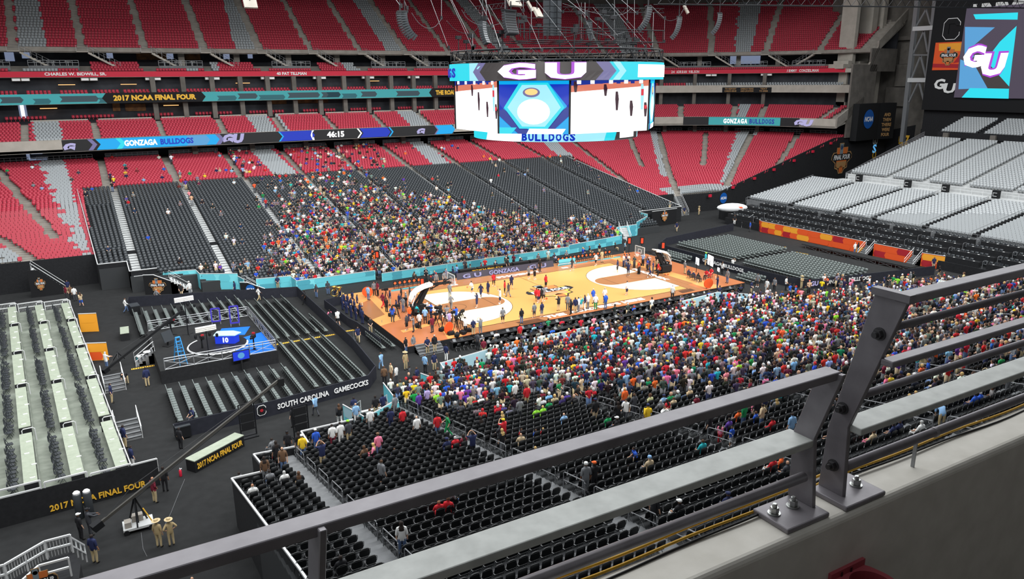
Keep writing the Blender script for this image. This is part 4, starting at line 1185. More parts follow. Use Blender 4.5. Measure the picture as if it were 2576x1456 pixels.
# printed fabric fronts
def fabric(a, b, h, label, seed, grp, mats=('teal','teal_mid','teal_dark'), h2=None, z0=0.03):
    root = empty('fabric_panel', (a[0],a[1],0), 0, label, 'panel', grp)
    d = Vector((b[0]-a[0], b[1]-a[1], 0)); L_ = d.length; u = d.normalized(); h2 = h if h2 is None else h2
    MB().slab([(0,0,z0),tuple(d+Vector((0,0,z0))),tuple(d+Vector((0,0,h2))),(0,0,h)], .05).build('fabric', mats[0], root)
    if L_ > 1.5: hexpat(root, L_, min(h,h2)-.05, (0,0,z0), u, seed, (mats[1],mats[2],mats[1]))
    MB().bar((0,0,h+.03),tuple(d+Vector((0,0,h2+.03))),.07,.07).build('top_rail', 'steel_white', root)
    return root
FT = 'teal fabric fronts of the far stand'
for k, (a, b, h, lb) in enumerate([
    ((-39.4,28.2),(-35.6,27.3),2.2,'teal printed fabric front behind the sloping black badge wedge'),
    ((-35.6,27.3),(-35.5,25.5),2.1,'short teal fabric return beside the open steps of the far stand'),
    ((-35.5,25.5),(-31.4,23.2),2.05,'teal printed fabric front between badge wedge and blue roundel wedge'),
    ((-31.4,23.2),(-31.1,21.4),1.7,'short teal fabric return above the blue roundel wedge'),
    ((-29.6,21.4),(-25.5,20.6),1.5,'teal printed fabric front just past the blue roundel wedge'),
    ((-25.5,20.6),(-25.4,18.7),1.4,'short teal fabric return past the roundel wedge'),
    ((-25.4,18.7),(-15.2,18.6),1.27,'teal printed fabric front behind the band corner of the court'),
    ((-14.8,17.3),(-5.5,17.5),1.1,'teal printed fabric front behind the gold lettered table'),
    ((-5.5,17.5),(4.6,17.6),1.1,'teal printed fabric front behind the middle of the court'),
    ((4.6,17.6),(14.5,17.8),1.1,'teal printed fabric front behind the far bench of orange chairs'),
    ((14.5,17.8),(25.6,19.4),1.35,'teal printed fabric front near the far white hoop'),
    ((25.6,19.4),(27.2,22.8),1.7,'teal fabric return at the far right end of the court'),
    ((27.2,22.8),(31.5,23.1),1.9,'tall teal fabric front beside the small corner stair'),
    ((31.5,23.1),(36.6,26.5),2.3,'teal fabric front climbing beside the small corner stair'),
    ((36.6,26.5),(36.8,28.9),2.6,'short teal fabric return high at the end of the far stand')]):
    fabric(a, b, h, lb, k+3, FT)
NT = 'pale blue fabric fronts of the near stand'
ICE = ('ice','teal','ice')
for k, (a, b, h, lb) in enumerate([
    ((-5.0,-14.3),(-13.6,-14.4),1.15,'pale blue fabric front of the near stand, nearest the middle of the court'),
    ((-13.6,-14.4),(-21.9,-15.9),1.2,'pale blue fabric front of the near stand beside the wooden steps'),
    ((-21.9,-15.9),(-22.3,-17.6),1.25,'short pale blue return of the near stand beside the wooden steps'),
    ((-24.4,-17.4),(-23.6,-19.8),1.3,'teal fabric side of the near stand corner with a sloping rail'),
    ((-28.0,-18.2),(-28.4,-22.5),1.5,'teal fabric side of the stair gap in the near stand'),
    ((-32.3,-21.2),(-31.6,-24.2),1.75,'teal fabric corner panel where fans lean on the near stand rail'),
    ((-28.4,-22.4),(-31.6,-24.2),1.75,'teal fabric front running back from the fans leaning on the rail'),
    ((14.8,-11.9),(9.0,-12.5),1.2,'pale blue fabric front at the far end of the near stand'),
    ((17.2,-14.4),(14.8,-11.9),1.25,'pale blue folded fabric front at the far end of the near stand')]):
    fabric(a, b, h, lb, k+40, NT, ICE if k in (0,1,2,7,8) else ('teal','teal_mid','ice'))
# sloping black wedges with badges, and stairs down to the floor at the far stand
def wedge(name, a, b, ha, hb, label):
    root = empty(name, (a[0],a[1],0), 0, label, 'panel')
    d = Vector((b[0]-a[0], b[1]-a[1], 0))
    MB().slab([(0,0,0),tuple(d),tuple(d+Vector((0,0,hb))),tuple(d*.28+Vector((0,0,ha))),(0,0,ha)], .12).build('panel', 'dark', root)
    MB().tube([(0,0,ha+.12),tuple(d*.28+Vector((0,0,ha+.12))),tuple(d+Vector((0,0,hb+.12)))], .05, 5).build('cap_rail', 'steel_white', root)
    return root, d.normalized()
a = at(366, 741); b = at(456, 738)
r, u = wedge('badge_wedge', a, (b[0]+.1,b[1]), 2.35, 1.0, 'sloping black wedge wall with an orange badge in front of the far stand')
n = u.cross(Vector((0,0,1)))
emblem(Vector((a[0],a[1],0))+u*1.6+n*.1+Vector((0,0,1.1)), u, (0,0,1), 2.0, 1.9, r)
a = at(606, 741); b = at(668, 740)
r, u = wedge('roundel_wedge', a, (b[0],b[1]), 1.45, .6, 'sloping black wedge wall with a blue roundel in front of the far stand')
ncaa_disc(Vector((a[0],a[1],0))+u*1.25+n*.12+Vector((0,0,.72)), u, (0,0,1), .55, r)
for (q0, q1, lb) in (((-37.2,25.7,.15),(-38.9,29,0),'pale stair with rails rising behind the badge wedge'),):
    floor_stair((-36.6,26.0,0), PI/2, lb, 7, 1.6, .32, .25, 'riser_pale')
floor_stair((-29.4,21.2,0), PI/2, 'pale stair with rails rising behind the blue roundel wedge', 5, 1.4, .3, .22, 'riser_pale')
floor_stair((27.6,20.6,0), -.35, 'small pale stair with teal sides at the far right end of the far stand', 8, 1.3, .3, .22, 'riser_pale')
r, u = wedge('badge_wedge', (38.6,27.7), (44.4,27.9), 2.6, 2.6, 'tall black wall with an orange badge at the far right end of the far stand')
emblem(Vector((41.4,27.6,1.7)), u, (0,0,1), 1.7, 1.9, r)
# railed stair gap in the near stand
floor_stair((-30.3,-20.2,0), PI, 'railed stair in the gap of the near stand among standing fans', 7, 2.0, .32, .2, 'riser_pale')
# stair from the open corner of the red bowl to the floor
floor_stair((-50.0,33.4,0), PI/2, 'grey stair with solid side wall coming down from the red corner seats', 11, 1.5, .3, .3, 'riser_pale')
a = (-53.7,32.5,0); b = (-50.3,32.5,0)
r = empty('stair_side_wall', (a[0],a[1],0), 0, 'black side wall with an orange badge beside the stair from the red corner seats', 'panel')
d = Vector((b[0]-a[0], b[1]-a[1], 0)); MB().slab([(0,0,0),tuple(d),tuple(d+Vector((0,0,.9))),tuple(d*.3+Vector((0,0,3.3))),(0,0,3.4)], .15).build('panel', 'dark', r)
u = d.normalized(); emblem(Vector((a[0],a[1],1.6))+u*1.1+u.cross(Vector((0,0,1)))*.1, u, (0,0,1), 1.15, 1.6, r)
# ------------------------------------------------------------------ basketball court
ZC = .75; FT_ = .3048; CL, CW = 47*FT_, 25*FT_
ct = empty('basketball_court', (0,0,0), 0, 'raised wooden basketball court with pale arcs and brown lanes', 'court')
MB().box((-22.2,-9.2,0),(22.2,11.4,.70)).build('platform_side', 'black_drape', ct)
MB().box((-22.2,-9.2,.70),(22.2,11.4,ZC)).build('floor_boards', 'maple_rust', ct)
def flat(name, polys, m, z, parent=ct, th=.004):
    mb = MB()
    for p in polys: mb.slab([(x,y,z+th) for x,y in p], th)
    return mb.build(name, m, parent)
def band(p, q, w):
    p, q = Vector((*p,0)), Vector((*q,0)); d = (q-p).normalized(); n = Vector((-d.y,d.x,0))*w/2
    return [tuple((p+n)[:2]), tuple((p-n)[:2]), tuple((q-n)[:2]), tuple((q+n)[:2])]
ap = 1.25
flat('apron_border', [rect(-CL-ap,-CW-ap,CL+ap,CW+ap)], 'maple_brown', ZC)
for p, m, z in (([(-22.2,-2),(-19.5,-1),(-18.5,11.4),(-22.2,11.4)],'maple',.002),([(-18,-9.2),(-16.4,-9.2),(-15.8,-5),(-17,-5)],'maple',.002),([(-21,-5.2),(-16.2,-4.2),(-16.2,-3.4),(-21,-4.4)],'maple',.002),([(16.4,-9.2),(18.5,-9.2),(17.6,11.4),(16,11.4)],'maple',.002),
    ([(-22.2,.5),(-20.4,1.5),(-19.7,8),(-22.2,6)],'maple_brown',.006),([(-14,-9.2),(-6,-9.2),(-6.5,-8.1),(-14.4,-8.1)],'maple_brown',.006),([(9,-9.2),(12.2,-9.2),(11.4,-8.2),(8.4,-8.2)],'maple_brown',.006),([(15.6,-6.3),(16.6,-6.2),(16.4,6.6),(15.6,6.6)],'maple_brown',.006),([(-8,9),(8,9),(8,11.4),(-8,11.4)],'maple_brown',.006),
    ([(-9.5,-9.2),(-6.8,-9.2),(-7.1,-8.2),(-9.8,-8.2)],'maple_dark',.008),([(12.4,-8.9),(14.6,-8.7),(14.6,-7.8),(12.6,-7.9)],'maple_dark',.008)):
    flat('apron_shape', [p], m, ZC+z)
flat('playing_floor', [rect(-CL,-CW,CL,CW)], 'maple', ZC+.008)
def arcpts(s, r, a0, a1, cx, n=40): return [(s*(cx+r*math.cos(a0+(a1-a0)*i/n)), r*math.sin(a0+(a1-a0)*i/n)) for i in range(n+1)]
BX = -CL+5.25*FT_; R3 = 20.75*FT_
for s, nm_ in ((1,'maple_pale'),(-1,'maple_pale')):
    p = [(-s*CL, R3) if 0 else (s*-CL, -R3)] + [(s*-CL, -R3), (s*BX, -R3)] + arcpts(s, R3, -PI/2, PI/2, BX) + [(s*-CL, R3)]
    flat('three_point_area', [p if s > 0 else p[::-1]], nm_, ZC+.010)
    fx = -CL+19*FT_; lane = [(s*-CL,-6*FT_),(s*fx,-6*FT_)] + arcpts(s, 6*FT_, -PI/2, PI/2, fx, 20) + [(s*-CL,6*FT_)]
    flat('lane', [lane if s > 0 else lane[::-1]], 'maple_brown', ZC+.014)
    lines = []
    ar = arcpts(s, R3, -PI/2, PI/2, BX)
    lines += [band(a, b, .06) for a, b in zip(ar, ar[1:])] + [band((s*-CL,-R3),(s*BX,-R3),.06), band((s*-CL,R3),(s*BX,R3),.06)]
    ra = arcpts(s, 4*FT_, -PI/2, PI/2, BX, 16); lines += [band(a, b, .05) for a, b in zip(ra, ra[1:])]
    lines += [band((s*fx,-6*FT_),(s*fx,6*FT_),.05)]
    flat('court_lines', lines, 'court_line', ZC+.018)
flat('court_lines', [band((-CL,-CW),(CL,-CW),.08), band((-CL,CW),(CL,CW),.08), band((-CL,-CW),(-CL,CW),.08), band((CL,-CW),(CL,CW),.08), band((0,-CW),(0,CW),.05)], 'court_line', ZC+.018)
def floor_text(s, c, right, up, w, h): return sign(s, (c[0],c[1],ZC+.012), right, up, w, h, 'white', ct, 'lettering', .006, .05)
floor_text('THE', (-5.0,-8.35), (1,0,0), (0,1,0), 2.6, .8); floor_text('ROAD', (-1.3,-8.3), (1,0,0), (0,1,0), 3.2, .8)
floor_text('ENDS', (2.2,-8.25), (1,0,0), (0,1,0), 3.0, .8); floor_text('HERE', (5.6,-8.2), (1,0,0), (0,1,0), 3.0, .8)
floor_text('PHOENIX', (.6,8.75), (1,0,0), (0,1,0), 6.4, .8)
floor_text('PHOENIX', (15.0,0), (0,-1,0), (1,0,0), 6.8, .75)
floor_text('PHOENIX', (-15.0,0), (0,1,0), (-1,0,0), 6.8, .75)
emblem((-.1,0,ZC+.016), (1,0,0), (0,1,0), 6.4, 5.8, ct, 'centre_emblem', .12, 'dark', 'gold')
for k, (x, y) in enumerate(((-9.2,8.3),(7.2,8.4))): flat('white_pad', [rect(x,y,x+.9,y+.5)], 'white_paint', ZC+.016)
floor_stair((-20.2,-10.5,0), 0.0, 'grey wooden steps up to the near left corner of the court', 4, 2.6, .34, .19, 'riser_grey', rails=False)

# ------------------------------------------------------------------ hoops
def hoop(s, label):
    r = empty('basketball_hoop', (s*17.2,0,ZC), 0 if s > 0 else PI, label, 'hoop')     # local -X towards the court
    b = MB(); b.box((-.75,-.65,.12),(.85,.65,1.0)); b.slab([(-.75,-.65,.2),(-1.15,-.6,.2),(-1.15,.6,.2),(-.75,.65,.2)],.1); bevel(b.build('base', 'dark', r), .06)
    for x in (-.6,.6):
        for y in (-.5,.5): MB().tube([(x,y-.05,.08),(x,y+.05,.08)], .08, 8).build('wheel', 'black_metal', r)
    MB().bar((-.1,0,.9),(-1.35,0,3.05),.34,.42).bar((.55,0,.9),(-.7,0,2.55),.14,.2).build('mast', 'dark', r)
    MB().tube([(.78,-.5,.2),(.78,-.5,1.25),(.3,-.4,2.3)], .07, 6).tube([(.78,.5,.2),(.78,.5,1.25),(.3,.4,2.3)], .07, 6).build('rear_strut', 'steel_white', r)
    p = MB(); th = .32
    prof = [(.85,1.55),(.62,2.15),(.05,2.6),(-.7,2.88),(-1.7,3.05)]
    for y0, y1 in ((-.48,.48),):
        up = [(x, z+.16) for x, z in prof]; dn = [(x+.03, z-.14) for x, z in prof]
        ring = up+dn[::-1]
        p.add([(x,y0,z) for x,z in ring]+[(x,y1,z) for x,z in ring], [tuple(range(len(ring)))[::-1], tuple(range(len(ring),2*len(ring)))]+[(i,(i+1)%len(ring),len(ring)+(i+1)%len(ring),len(ring)+i) for i in range(len(ring))])
    bevel(p.build('padded_cover', 'white_paint', r), .08)
    MB().bar((-1.5,.22,3.0),(-3.95,.22,2.95),.12,.16).bar((-1.5,-.22,3.0),(-3.95,-.22,2.95),.12,.16).bar((-1.6,0,2.5),(-3.95,0,3.4),.1,.1).build('boom', 'black_metal', r)
    MB().box((-4.06,-.9,2.75),(-4.02,.9,3.85)).build('backboard', 'glass', r)
    f = MB()
    for a, c in (((-.9,2.75),(.9,2.75)),((-.9,3.85),(.9,3.85)),((-.9,2.75),(-.9,3.85)),((.9,2.75),(.9,3.85)),((-.3,3.05),(.3,3.05)),((-.3,3.5),(.3,3.5)),((-.3,3.05),(-.3,3.5)),((.3,3.05),(.3,3.5))):
        f.bar((-4.05,a[0],a[1]),(-4.05,c[0],c[1]),.07,.06)
    f.build('backboard_frame', 'steel_white', r)
    f = MB(); f.tube([(-4.44+.23*math.cos(2*PI*k/16), .23*math.sin(2*PI*k/16), 3.05) for k in range(17)], .018, 5); f.bar((-4.06,0,3.03),(-4.21,0,3.03),.14,.05); f.build('rim', 'orange', r)
    f = MB()
    for k in range(12):
        a = 2*PI*k/12; b_ = a+.26
        f.bar((-4.44+.22*math.cos(a),.22*math.sin(a),3.04),(-4.44+.13*math.cos(b_),.13*math.sin(b_),2.62),.012).bar((-4.44+.22*math.cos(a),.22*math.sin(a),3.04),(-4.44+.13*math.cos(a-.26),.13*math.sin(a-.26),2.62),.012)
    f.build('net', 'white', r)
    if s > 0: MB().slab([(-.76+.0, .42*math.cos(2*PI*k/20), .62+.3*math.sin(2*PI*k/20)) for k in range(20)][::-1], .02).build('oval_plate', 'orange', r)
    MB().slab([(.86,-.62,.3),(.86,.62,.3),(.86,.62,.9),(.86,-.62,.9)], .02).build('rear_plate', 'black_metal', r)
    return r
hoop(-1, 'white padded basketball hoop at the near left end, beside the photographers'); hoop(1, 'white padded basketball hoop at the far right end, in front of the chair block')
for k, (px, py, lb) in enumerate(((925,748,'round orange standing disc at the left court end behind the band'),(1130,840,'round orange standing disc among the photographers at the near left corner'),(1782,726,'round orange standing disc at the far right court corner'))):
    p = at(px, py, ZC); r = empty('standing_disc', (p[0],p[1],ZC), (-.5,.4,-.2)[k], lb, 'sign')
    MB().slab([(.62*math.cos(2*PI*i/24), 0, .66+.6*math.sin(2*PI*i/24)) for i in range(24)], .1).build('disc', 'orange', r)
    MB().bar((-.3,.05,0),(0,.05,.6),.05).bar((.3,.05,0),(0,.05,.6),.05).bar((0,.5,0),(0,.06,.7),.05).build('stand', 'dark', r)
def ball(p, label, mtl='ball_orange'):
    mb = MB(); n = 10
    for i in range(7):
        a = PI*i/6
        for k in range(n): mb.v.append((.121*math.sin(a)*math.cos(2*PI*k/n), .121*math.sin(a)*math.sin(2*PI*k/n), .121*math.cos(a)+.121))
    for i in range(6):
        for k in range(n): mb.f.append((i*n+k,(i+1)*n+k,(i+1)*n+(k+1)%n,i*n+(k+1)%n)); mb.m.append(0)
    return tag(mb.build('basketball', mtl, None, True, loc=p), label, 'ball')
for px, py, z, lb in ((1176,722,1.0,'orange basketball being dribbled in front of the left hoop'),(1375,750,ZC,'orange basketball bouncing below the centre badge'),(1142,775,ZC,'orange basketball rolling at the left baseline'),(1674,690,ZC,'orange basketball on the floor by the far right hoop, left of two'),(1681,689,ZC,'orange basketball on the floor by the far right hoop, right of two'),(1447,670,1.4,'orange basketball bouncing near the far bench')):
    p = at(px, py, z+.12); ball((p[0],p[1],z), lb)

# ------------------------------------------------------------------ courtside tables, boards, benches
r = empty('led_table_board', (-7.4,10.4,ZC), 0, 'low grey lit board with lavender letters along the far sideline', 'screen')
MB().slab([(0,0,0),(14.2,-.4,0),(14.2,-.15,.8),(0,.25,.8)], .08).build('display', 'screen_plum', r)
for s, x, w in (('G U',2.0,2.6),('GONZAGA',6.6,4.4),('G U',11.6,2.6)):
    sign(s, (-7.4+x,10.27-.4*x/14.2,ZC+.4), (14.2,-.4,0), (0,.25,.8), w, .55, 'screen_lavender', r)
for k, (x, y, L_) in enumerate(((-6.2,11.9,2.4),(-3.6,11.85,2.4),(-1.0,11.8,2.4),(1.6,11.75,2.4),(4.2,11.7,2.4))):
    r = empty('scorer_table', (x,y,0), 0, 'black draped scorer table behind the low lit board, %s from the left' % ord_(k), 'table', 'scorer tables on the far sideline')
    MB().box((0,0,1.44),(L_,.7,1.5)).build('table_top', 'dark', r); MB().box((0,0,.0),(L_,.04,1.44)).box((0,.04,0),(.04,.7,1.44)).box((L_-.04,.04,0),(L_,.7,1.44)).build('drape', 'dark', r)
    if k == 1: sign('2017 NCAA FINAL FOUR', (x+1.3,y-.03,1.22), (1,0,0), (0,0,1), 4.6, .3, 'gold', r)
for row, (y0, n, x0) in enumerate(((-10.3,15,-18.2),(-12.2,9,-15.5))):
    for k in range(n):
        x = x0+2.55*k
        if row == 1 and x > 3: continue
        r = empty('courtside_table', (x,y0,0), 0, 'black press table by the near sideline, %s row, %s from the steps' % (('front','second')[row], ord_(k)), 'table', 'near sideline press tables')
        MB().box((0,-.35,.74),(2.4,.35,.79)).build('table_top', 'dark', r); MB().box((0,.31,0),(2.4,.35,.74)).box((0,-.35,0),(.05,.31,.74)).box((2.35,-.35,0),(2.4,.31,.74)).build('drape', 'black_drape', r)
        for j in range(3):
            tag(MB().box((-.16,-.12,0),(.16,.1,.018)).slab([(-.16,.1,.018),(.16,.1,.018),(.16,.16,.2),(-.16,.16,.2)], .01).build('laptop', ('steel_grey','chair_shell','dark')[(j+k)%3], None, loc=(x+.4+.8*j,y0,.79)), 'open laptop on %s-row black press table %s, place %s' % (('front','second')[row], words(k+1), words(j+1)), 'laptop', 'laptops on the near press tables')
            near_chairs.append((x+.4+.8*j, y0-.72, 0, 0.0, 90+row, k, j))
    for k in range(8 if row == 0 else 0):
        x = -14.5+2.55*k
for k in range(9):
    x = 22.9; r = empty('courtside_table', (15.6+k*.0, 0, 0)) if 0 else None
def bench(n, x0, y0, dx, tagw):
    for k in range(n):
        r = empty('bench_chair', (x0+dx*k,y0,ZC), PI, 'black bench chair with orange round back, %s, %s along' % (tagw, ord_(k)), 'chair', 'bench chairs of the %s' % tagw)
        MB().box((-.24,-.22,.4),(.24,.24,.47)).build('seat', 'chair_shell', r)
        MB().box((-.24,-.28,.46),(.24,-.22,.95)).build('backrest', 'dark', r)
        MB().slab([(.17*math.cos(2*PI*i/14),-.215,.7+.17*math.sin(2*PI*i/14)) for i in range(14)][::-1], .02).build('round_mark', 'ball_orange', r)
        for a in (-.2,.2):
            for b in (-.2,.2): MB().bar((a,b,0),(a,b,.4),.03).build('leg', 'black_metal', r)
bench(14, 8.0, 10.5, .66, 'far bench'); bench(6, -15.6, 10.4, .62, 'left far bench')
for k, (a, b, h, lb) in enumerate((((7.4,9.9),(10.2,9.8),.95,'low teal fabric hung at the near end of the far bench'),((10.2,9.75),(17.8,9.7),.22,'long teal edge strip below the far bench'),((-16.5,9.8),(-11.8,9.8),.25,'teal edge strip below the left far bench'))):
    fabric(a, b, h, lb, 70+k, None, z0=ZC)
for k, (px, py, z) in enumerate(((949,640,3.2),(1583,605,3.4),(1615,605,3.2),(1668,617,3.2),(746,722,2.0))):
    p = at(px, py, z); 
    if k == 4: p = at(1062, 700, 2.4)
    r = empty('shot_clock', (p[0],p[1],0), -.5, 'black clock box with glowing orange digits, %s along the far side' % ord_(k), 'clock', 'orange clocks at the far side')
    MB().box((-.28,-.12,z-.5),(.28,.12,z+.5)).build('case', 'dark', r); MB().slab([(-.16,-.125,z-.36),(.16,-.125,z-.36),(.16,-.125,z+.36),(-.16,-.125,z+.36)], .02).build('digits', 'led_orange', r)
    MB().tube([(0,0,0),(0,0,z-.5)], .04, 6).build('pole', 'black_metal', r)
# interview lights, cameras and seats at the right end
for k, (px, py, z, w, h) in enumerate(((1755,657,2.2,.9,.9),(1788,655,2.4,1.5,1.3),(1808,678,1.7,.5,.5))):
    p = at(px, py, z); r = empty('softbox_light', (p[0],p[1],0), -2.2+.3, 'white glowing softbox on a stand at the right court end, %s by size' % ('second largest','largest','smallest')[k], 'lamp', None)
    MB().slab([(-w/2,.0,z-h/2),(w/2,0,z-h/2),(w/2,0,z+h/2),(-w/2,0,z+h/2)][::-1], .06).build('lit_face', 'led_white', r)
    MB().tube([(0,-.1,0),(0,-.1,z)], .04, 5).bar((0,-.1,0),(.5,-.3,0),.05).bar((0,-.1,0),(-.5,-.3,0),.05).build('stand', 'black_metal', r)
r = empty('signboard', (19.2,2.4,ZC), 0, 'black slanted board with white letters by the far right hoop', 'sign')
MB().slab([(0,-.9,.05),(0,.9,.05),(.4,.9,.75),(.4,-.9,.75)], .05).build('board', 'dark', r); sign('NCAA', (19.36,2.4,ZC+.42), (0,-1,0), (.4,0,.7), 1.5, .45, 'white', r)

# ------------------------------------------------------------------ floor barriers and lettering on them
def fence(name, pts, h, label=None):
    return side_fence(name, pts, h)
def side_fence(name, pts, h):
    mb = MB()
    for a, b in zip(pts, pts[1:]):
        d = Vector((b[0]-a[0], b[1]-a[1], 0)).normalized(); n = Vector((-d.y, d.x, 0))*.08
        mb.add([(a[0],a[1],0),(b[0],b[1],0),(b[0]+n.x,b[1]+n.y,0),(a[0]+n.x,a[1]+n.y,0),(a[0],a[1],h),(b[0],b[1],h),(b[0]+n.x,b[1]+n.y,h),(a[0]+n.x,a[1]+n.y,h)],
               [(0,3,2,1),(4,5,6,7),(0,1,5,4),(1,2,6,5),(2,3,7,6),(3,0,4,7)])
    return struct(mb.build(name, 'fence_navy'))
side_fence('wall_left_enclosure', [(-43.5,-17.0),(-36.6,-16.5),(-28.2,-15.3),(-26.9,-13.5),(-26.2,-5),(-25.9,16.2),(-43.8,22.0),(-44,20.4)], 1.22)
side_fence('wall_right_enclosure', [(48.2,18.0),(30.6,14.9),(26.8,12.2),(26.8,-4.3),(27.4,-11.5),(28.9,-13.6),(38.4,-15.6),(48.0,-17.4)], 1.2)
r = tag(empty('team_lettering', (-36.1,-16.5,.7), 0), 'white capital letters and block badge on the navy left fence', 'sign')
u = Vector((7.9,1.15,0)).normalized(); n = u.cross(Vector((0,0,1)))
c = Vector((-32.3,-15.92,.68)); sign('SOUTH CAROLINA', Vector((-33.95,-16.16,.66))+n*.06, u, (0,0,1), 4.3, .46, 'white', r); sign('GAMECOCKS', Vector((-29.85,-15.56,.66))+n*.06, u, (0,0,1), 3.1, .46, 'white', r)
plaque([([(x*.2,y*.2) for x,y in blockC(1.0)],0,0,.01),([(x*.175,y*.175) for x,y in blockC(1.0)],1,.01,.01),(disc(.0,0,.14,6),2,.02,.01)], Vector((-37.3,-16.56,.68))+n*.05, u, (0,0,1), ['white','dark','crimson'], 'block_letter', r)
r = tag(empty('team_lettering', (29.5,-13.8,.7), 0), 'white capital letters on the navy fence of the right floor chairs, nearer side', 'sign')
a, b = at(2078,714,.65), at(2205,702,.65); u = Vector((b-a)).normalized(); u.z = 0; n = u.cross(Vector((0,0,1)))
A_, B_ = Vector((28.9,-13.6,.66)), Vector((38.4,-15.6,.66)); u = (B_-A_).normalized(); n = u.cross(Vector((0,0,1)))
ta, tb_ = (Vector(a)-A_).dot(u), (Vector(b)-A_).dot(u); w = tb_-ta
sign('GONZAGA', A_+u*(ta+w*.24)+n*.06, u, (0,0,1), w*.46, .5, 'white', r); sign('BULLDOGS', A_+u*(ta+w*.76)+n*.06, u, (0,0,1), w*.46, .5, 'white', r)
sign('GU', A_+u*(ta-1.2)+n*.06, u, (0,0,1), 1.1, .6, 'screen_lavender', r)
r = tag(empty('team_lettering', (26.75,0,.7), 0), 'white capital letters on the navy fence behind the interview lights', 'sign')
sign('GONZAGA', (26.72,1.0,.66), (0,-1,0), (0,0,1), 3.6, .5, 'white', r); sign('BULLDOGS', (26.72,-3.0,.66), (0,-1,0), (0,0,1), 3.4, .5, 'white', r)

# ------------------------------------------------------------------ chairs on the floor
floor_chairs = []
def frow(x0, n, dx, y0, y1, yaw, tagw, slant=0.0, x_y=None):
    for k in range(n):
        y = y0; j = 0; x = x0+dx*k
        while y < y1:
            floor_chairs.append((x+slant*(y-y0), y, 0, yaw, tagw, k, j)); y += .52; j += 1
frow(-43.5, 12, .98, 9.2, 17.6, -PI/2, 'left block behind the studio')
frow(-32.0, 5, 1.0, .8, 15.2, -PI/2, 'left block beside the studio')
frow(-27.2, 1, 1.0, .5, 6.2, -PI/2, 'short left row by the fence'); frow(-28.0,1,1.0,10,12.4,-PI/2,'pair behind the left fence')
frow(-42.9, 10, 1.05, -14.6, -7.4, -PI/2, 'near left block below the studio')
frow(-32.2, 5, 1.05, -13.4, -.7, -PI/2, 'near left block by the lettered fence')
frow(31.3, 12, .93, 1.4, 13.0, PI/2, 'right block, far half', .0)
frow(31.0, 11, .93, -12.8, -.6, PI/2, 'right block, near half')
frow(24.2, 3, .9, 4.6, 9.6, PI/2, 'small right block behind the hoop'); frow(24.3, 3, .9, -8.6, -5.6, PI/2, 'small right block by the court corner')
frow(-24.0, 2, 1.0, -7.4, -3.2, -PI/2, 'pair of rows beside the left court end')
FCH = MB()
FCH.box((-.21,-.18,.41),(.21,.21,.46), 1); FCH.slab([(-.22,-.2,.56),(-.21,-.25,.84),(-.13,-.26,.9),(.13,-.26,.9),(.21,-.25,.84),(.22,-.2,.56)][::-1], .05, 0)
for s in (-1, 1):
    FCH.tube([(s*.23,.26,0),(s*.23,-.18,.56),(s*.22,-.28,.88)], .014, 4, 2); FCH.bar((s*.21,.12,.42),(s*.21,-.26,0),.024,.024,2)
FCH.tube([(-.22,-.285,.88),(-.12,-.295,.93),(.12,-.295,.93),(.22,-.285,.88)], .016, 4, 2)
for pts, lb in ((((-32.9,.05),(-26.4,.05)),'yellow caution tape line across the aisle between left chair blocks'),(((-45.2,.1),(-43.3,-.1)),'yellow caution tape strip on the floor left of the studio'),(((-25.3,.4),(-24.2,.2)),'short yellow caution tape at the left court end')):
    mb = MB(); a, b = pts
    n = int(abs(b[0]-a[0])/.18)
    mb.box((a[0],a[1]-.17,.004),(b[0],a[1]+.17,.010), 0)
    for i in range(n): mb.slab([(a[0]+(b[0]-a[0])*(i+.3)/n+q,a[1]+w,.013) for q, w in ((0,-.13),(.07,-.13),(.11,.13),(.04,.13))], .004, 1)
    tag(mb.build('caution_tape', ['gold','dark']), lb, 'tape')
# ------------------------------------------------------------------ television studio on the floor
ZS = 1.2
st = empty('studio_stage', (-43.2,-5.2,0), 0, 'black television stage with truss railings and a blue floor among the left chairs', 'stage')
mb = MB(); mb.box((0,0,0),(9.9,12.4,ZS-.06)); mb.build('skirt', 'black_drape', st)
MB().box((0,0,ZS-.06),(9.9,12.4,ZS)).build('deck', 'carpet', st)
MB().prism([(6.2,.1),(9.8,.1),(9.8,6.2),(7.2,5.2)], ZS, ZS+.012).build('blue_floor', 'studio_blue_floor', st)
mb = MB(); mb.lathe([(0,0),(2.6,0),(2.6,.16),(2.45,.2),(0,.2)], 28, 0, (5.4,4.2,ZS)); mb.build('round_riser', 'black_metal', st)
mb = MB(); mb.tube([(5.4+2.62*math.cos(a), 4.2+2.62*math.sin(a), ZS+.12) for a in np.linspace(2.2, 6.2, 24)], .09, 5); mb.build('riser_edge', 'steel_white', st)
mb = MB(); mb.slab([(5.9,7.6,ZS+.02),(8.2,6.2,ZS+.02),(9.2,8.6,ZS+.02),(6.6,9.4,ZS+.02)], .01); mb.build('blue_floor', 'studio_blue_floor', st)
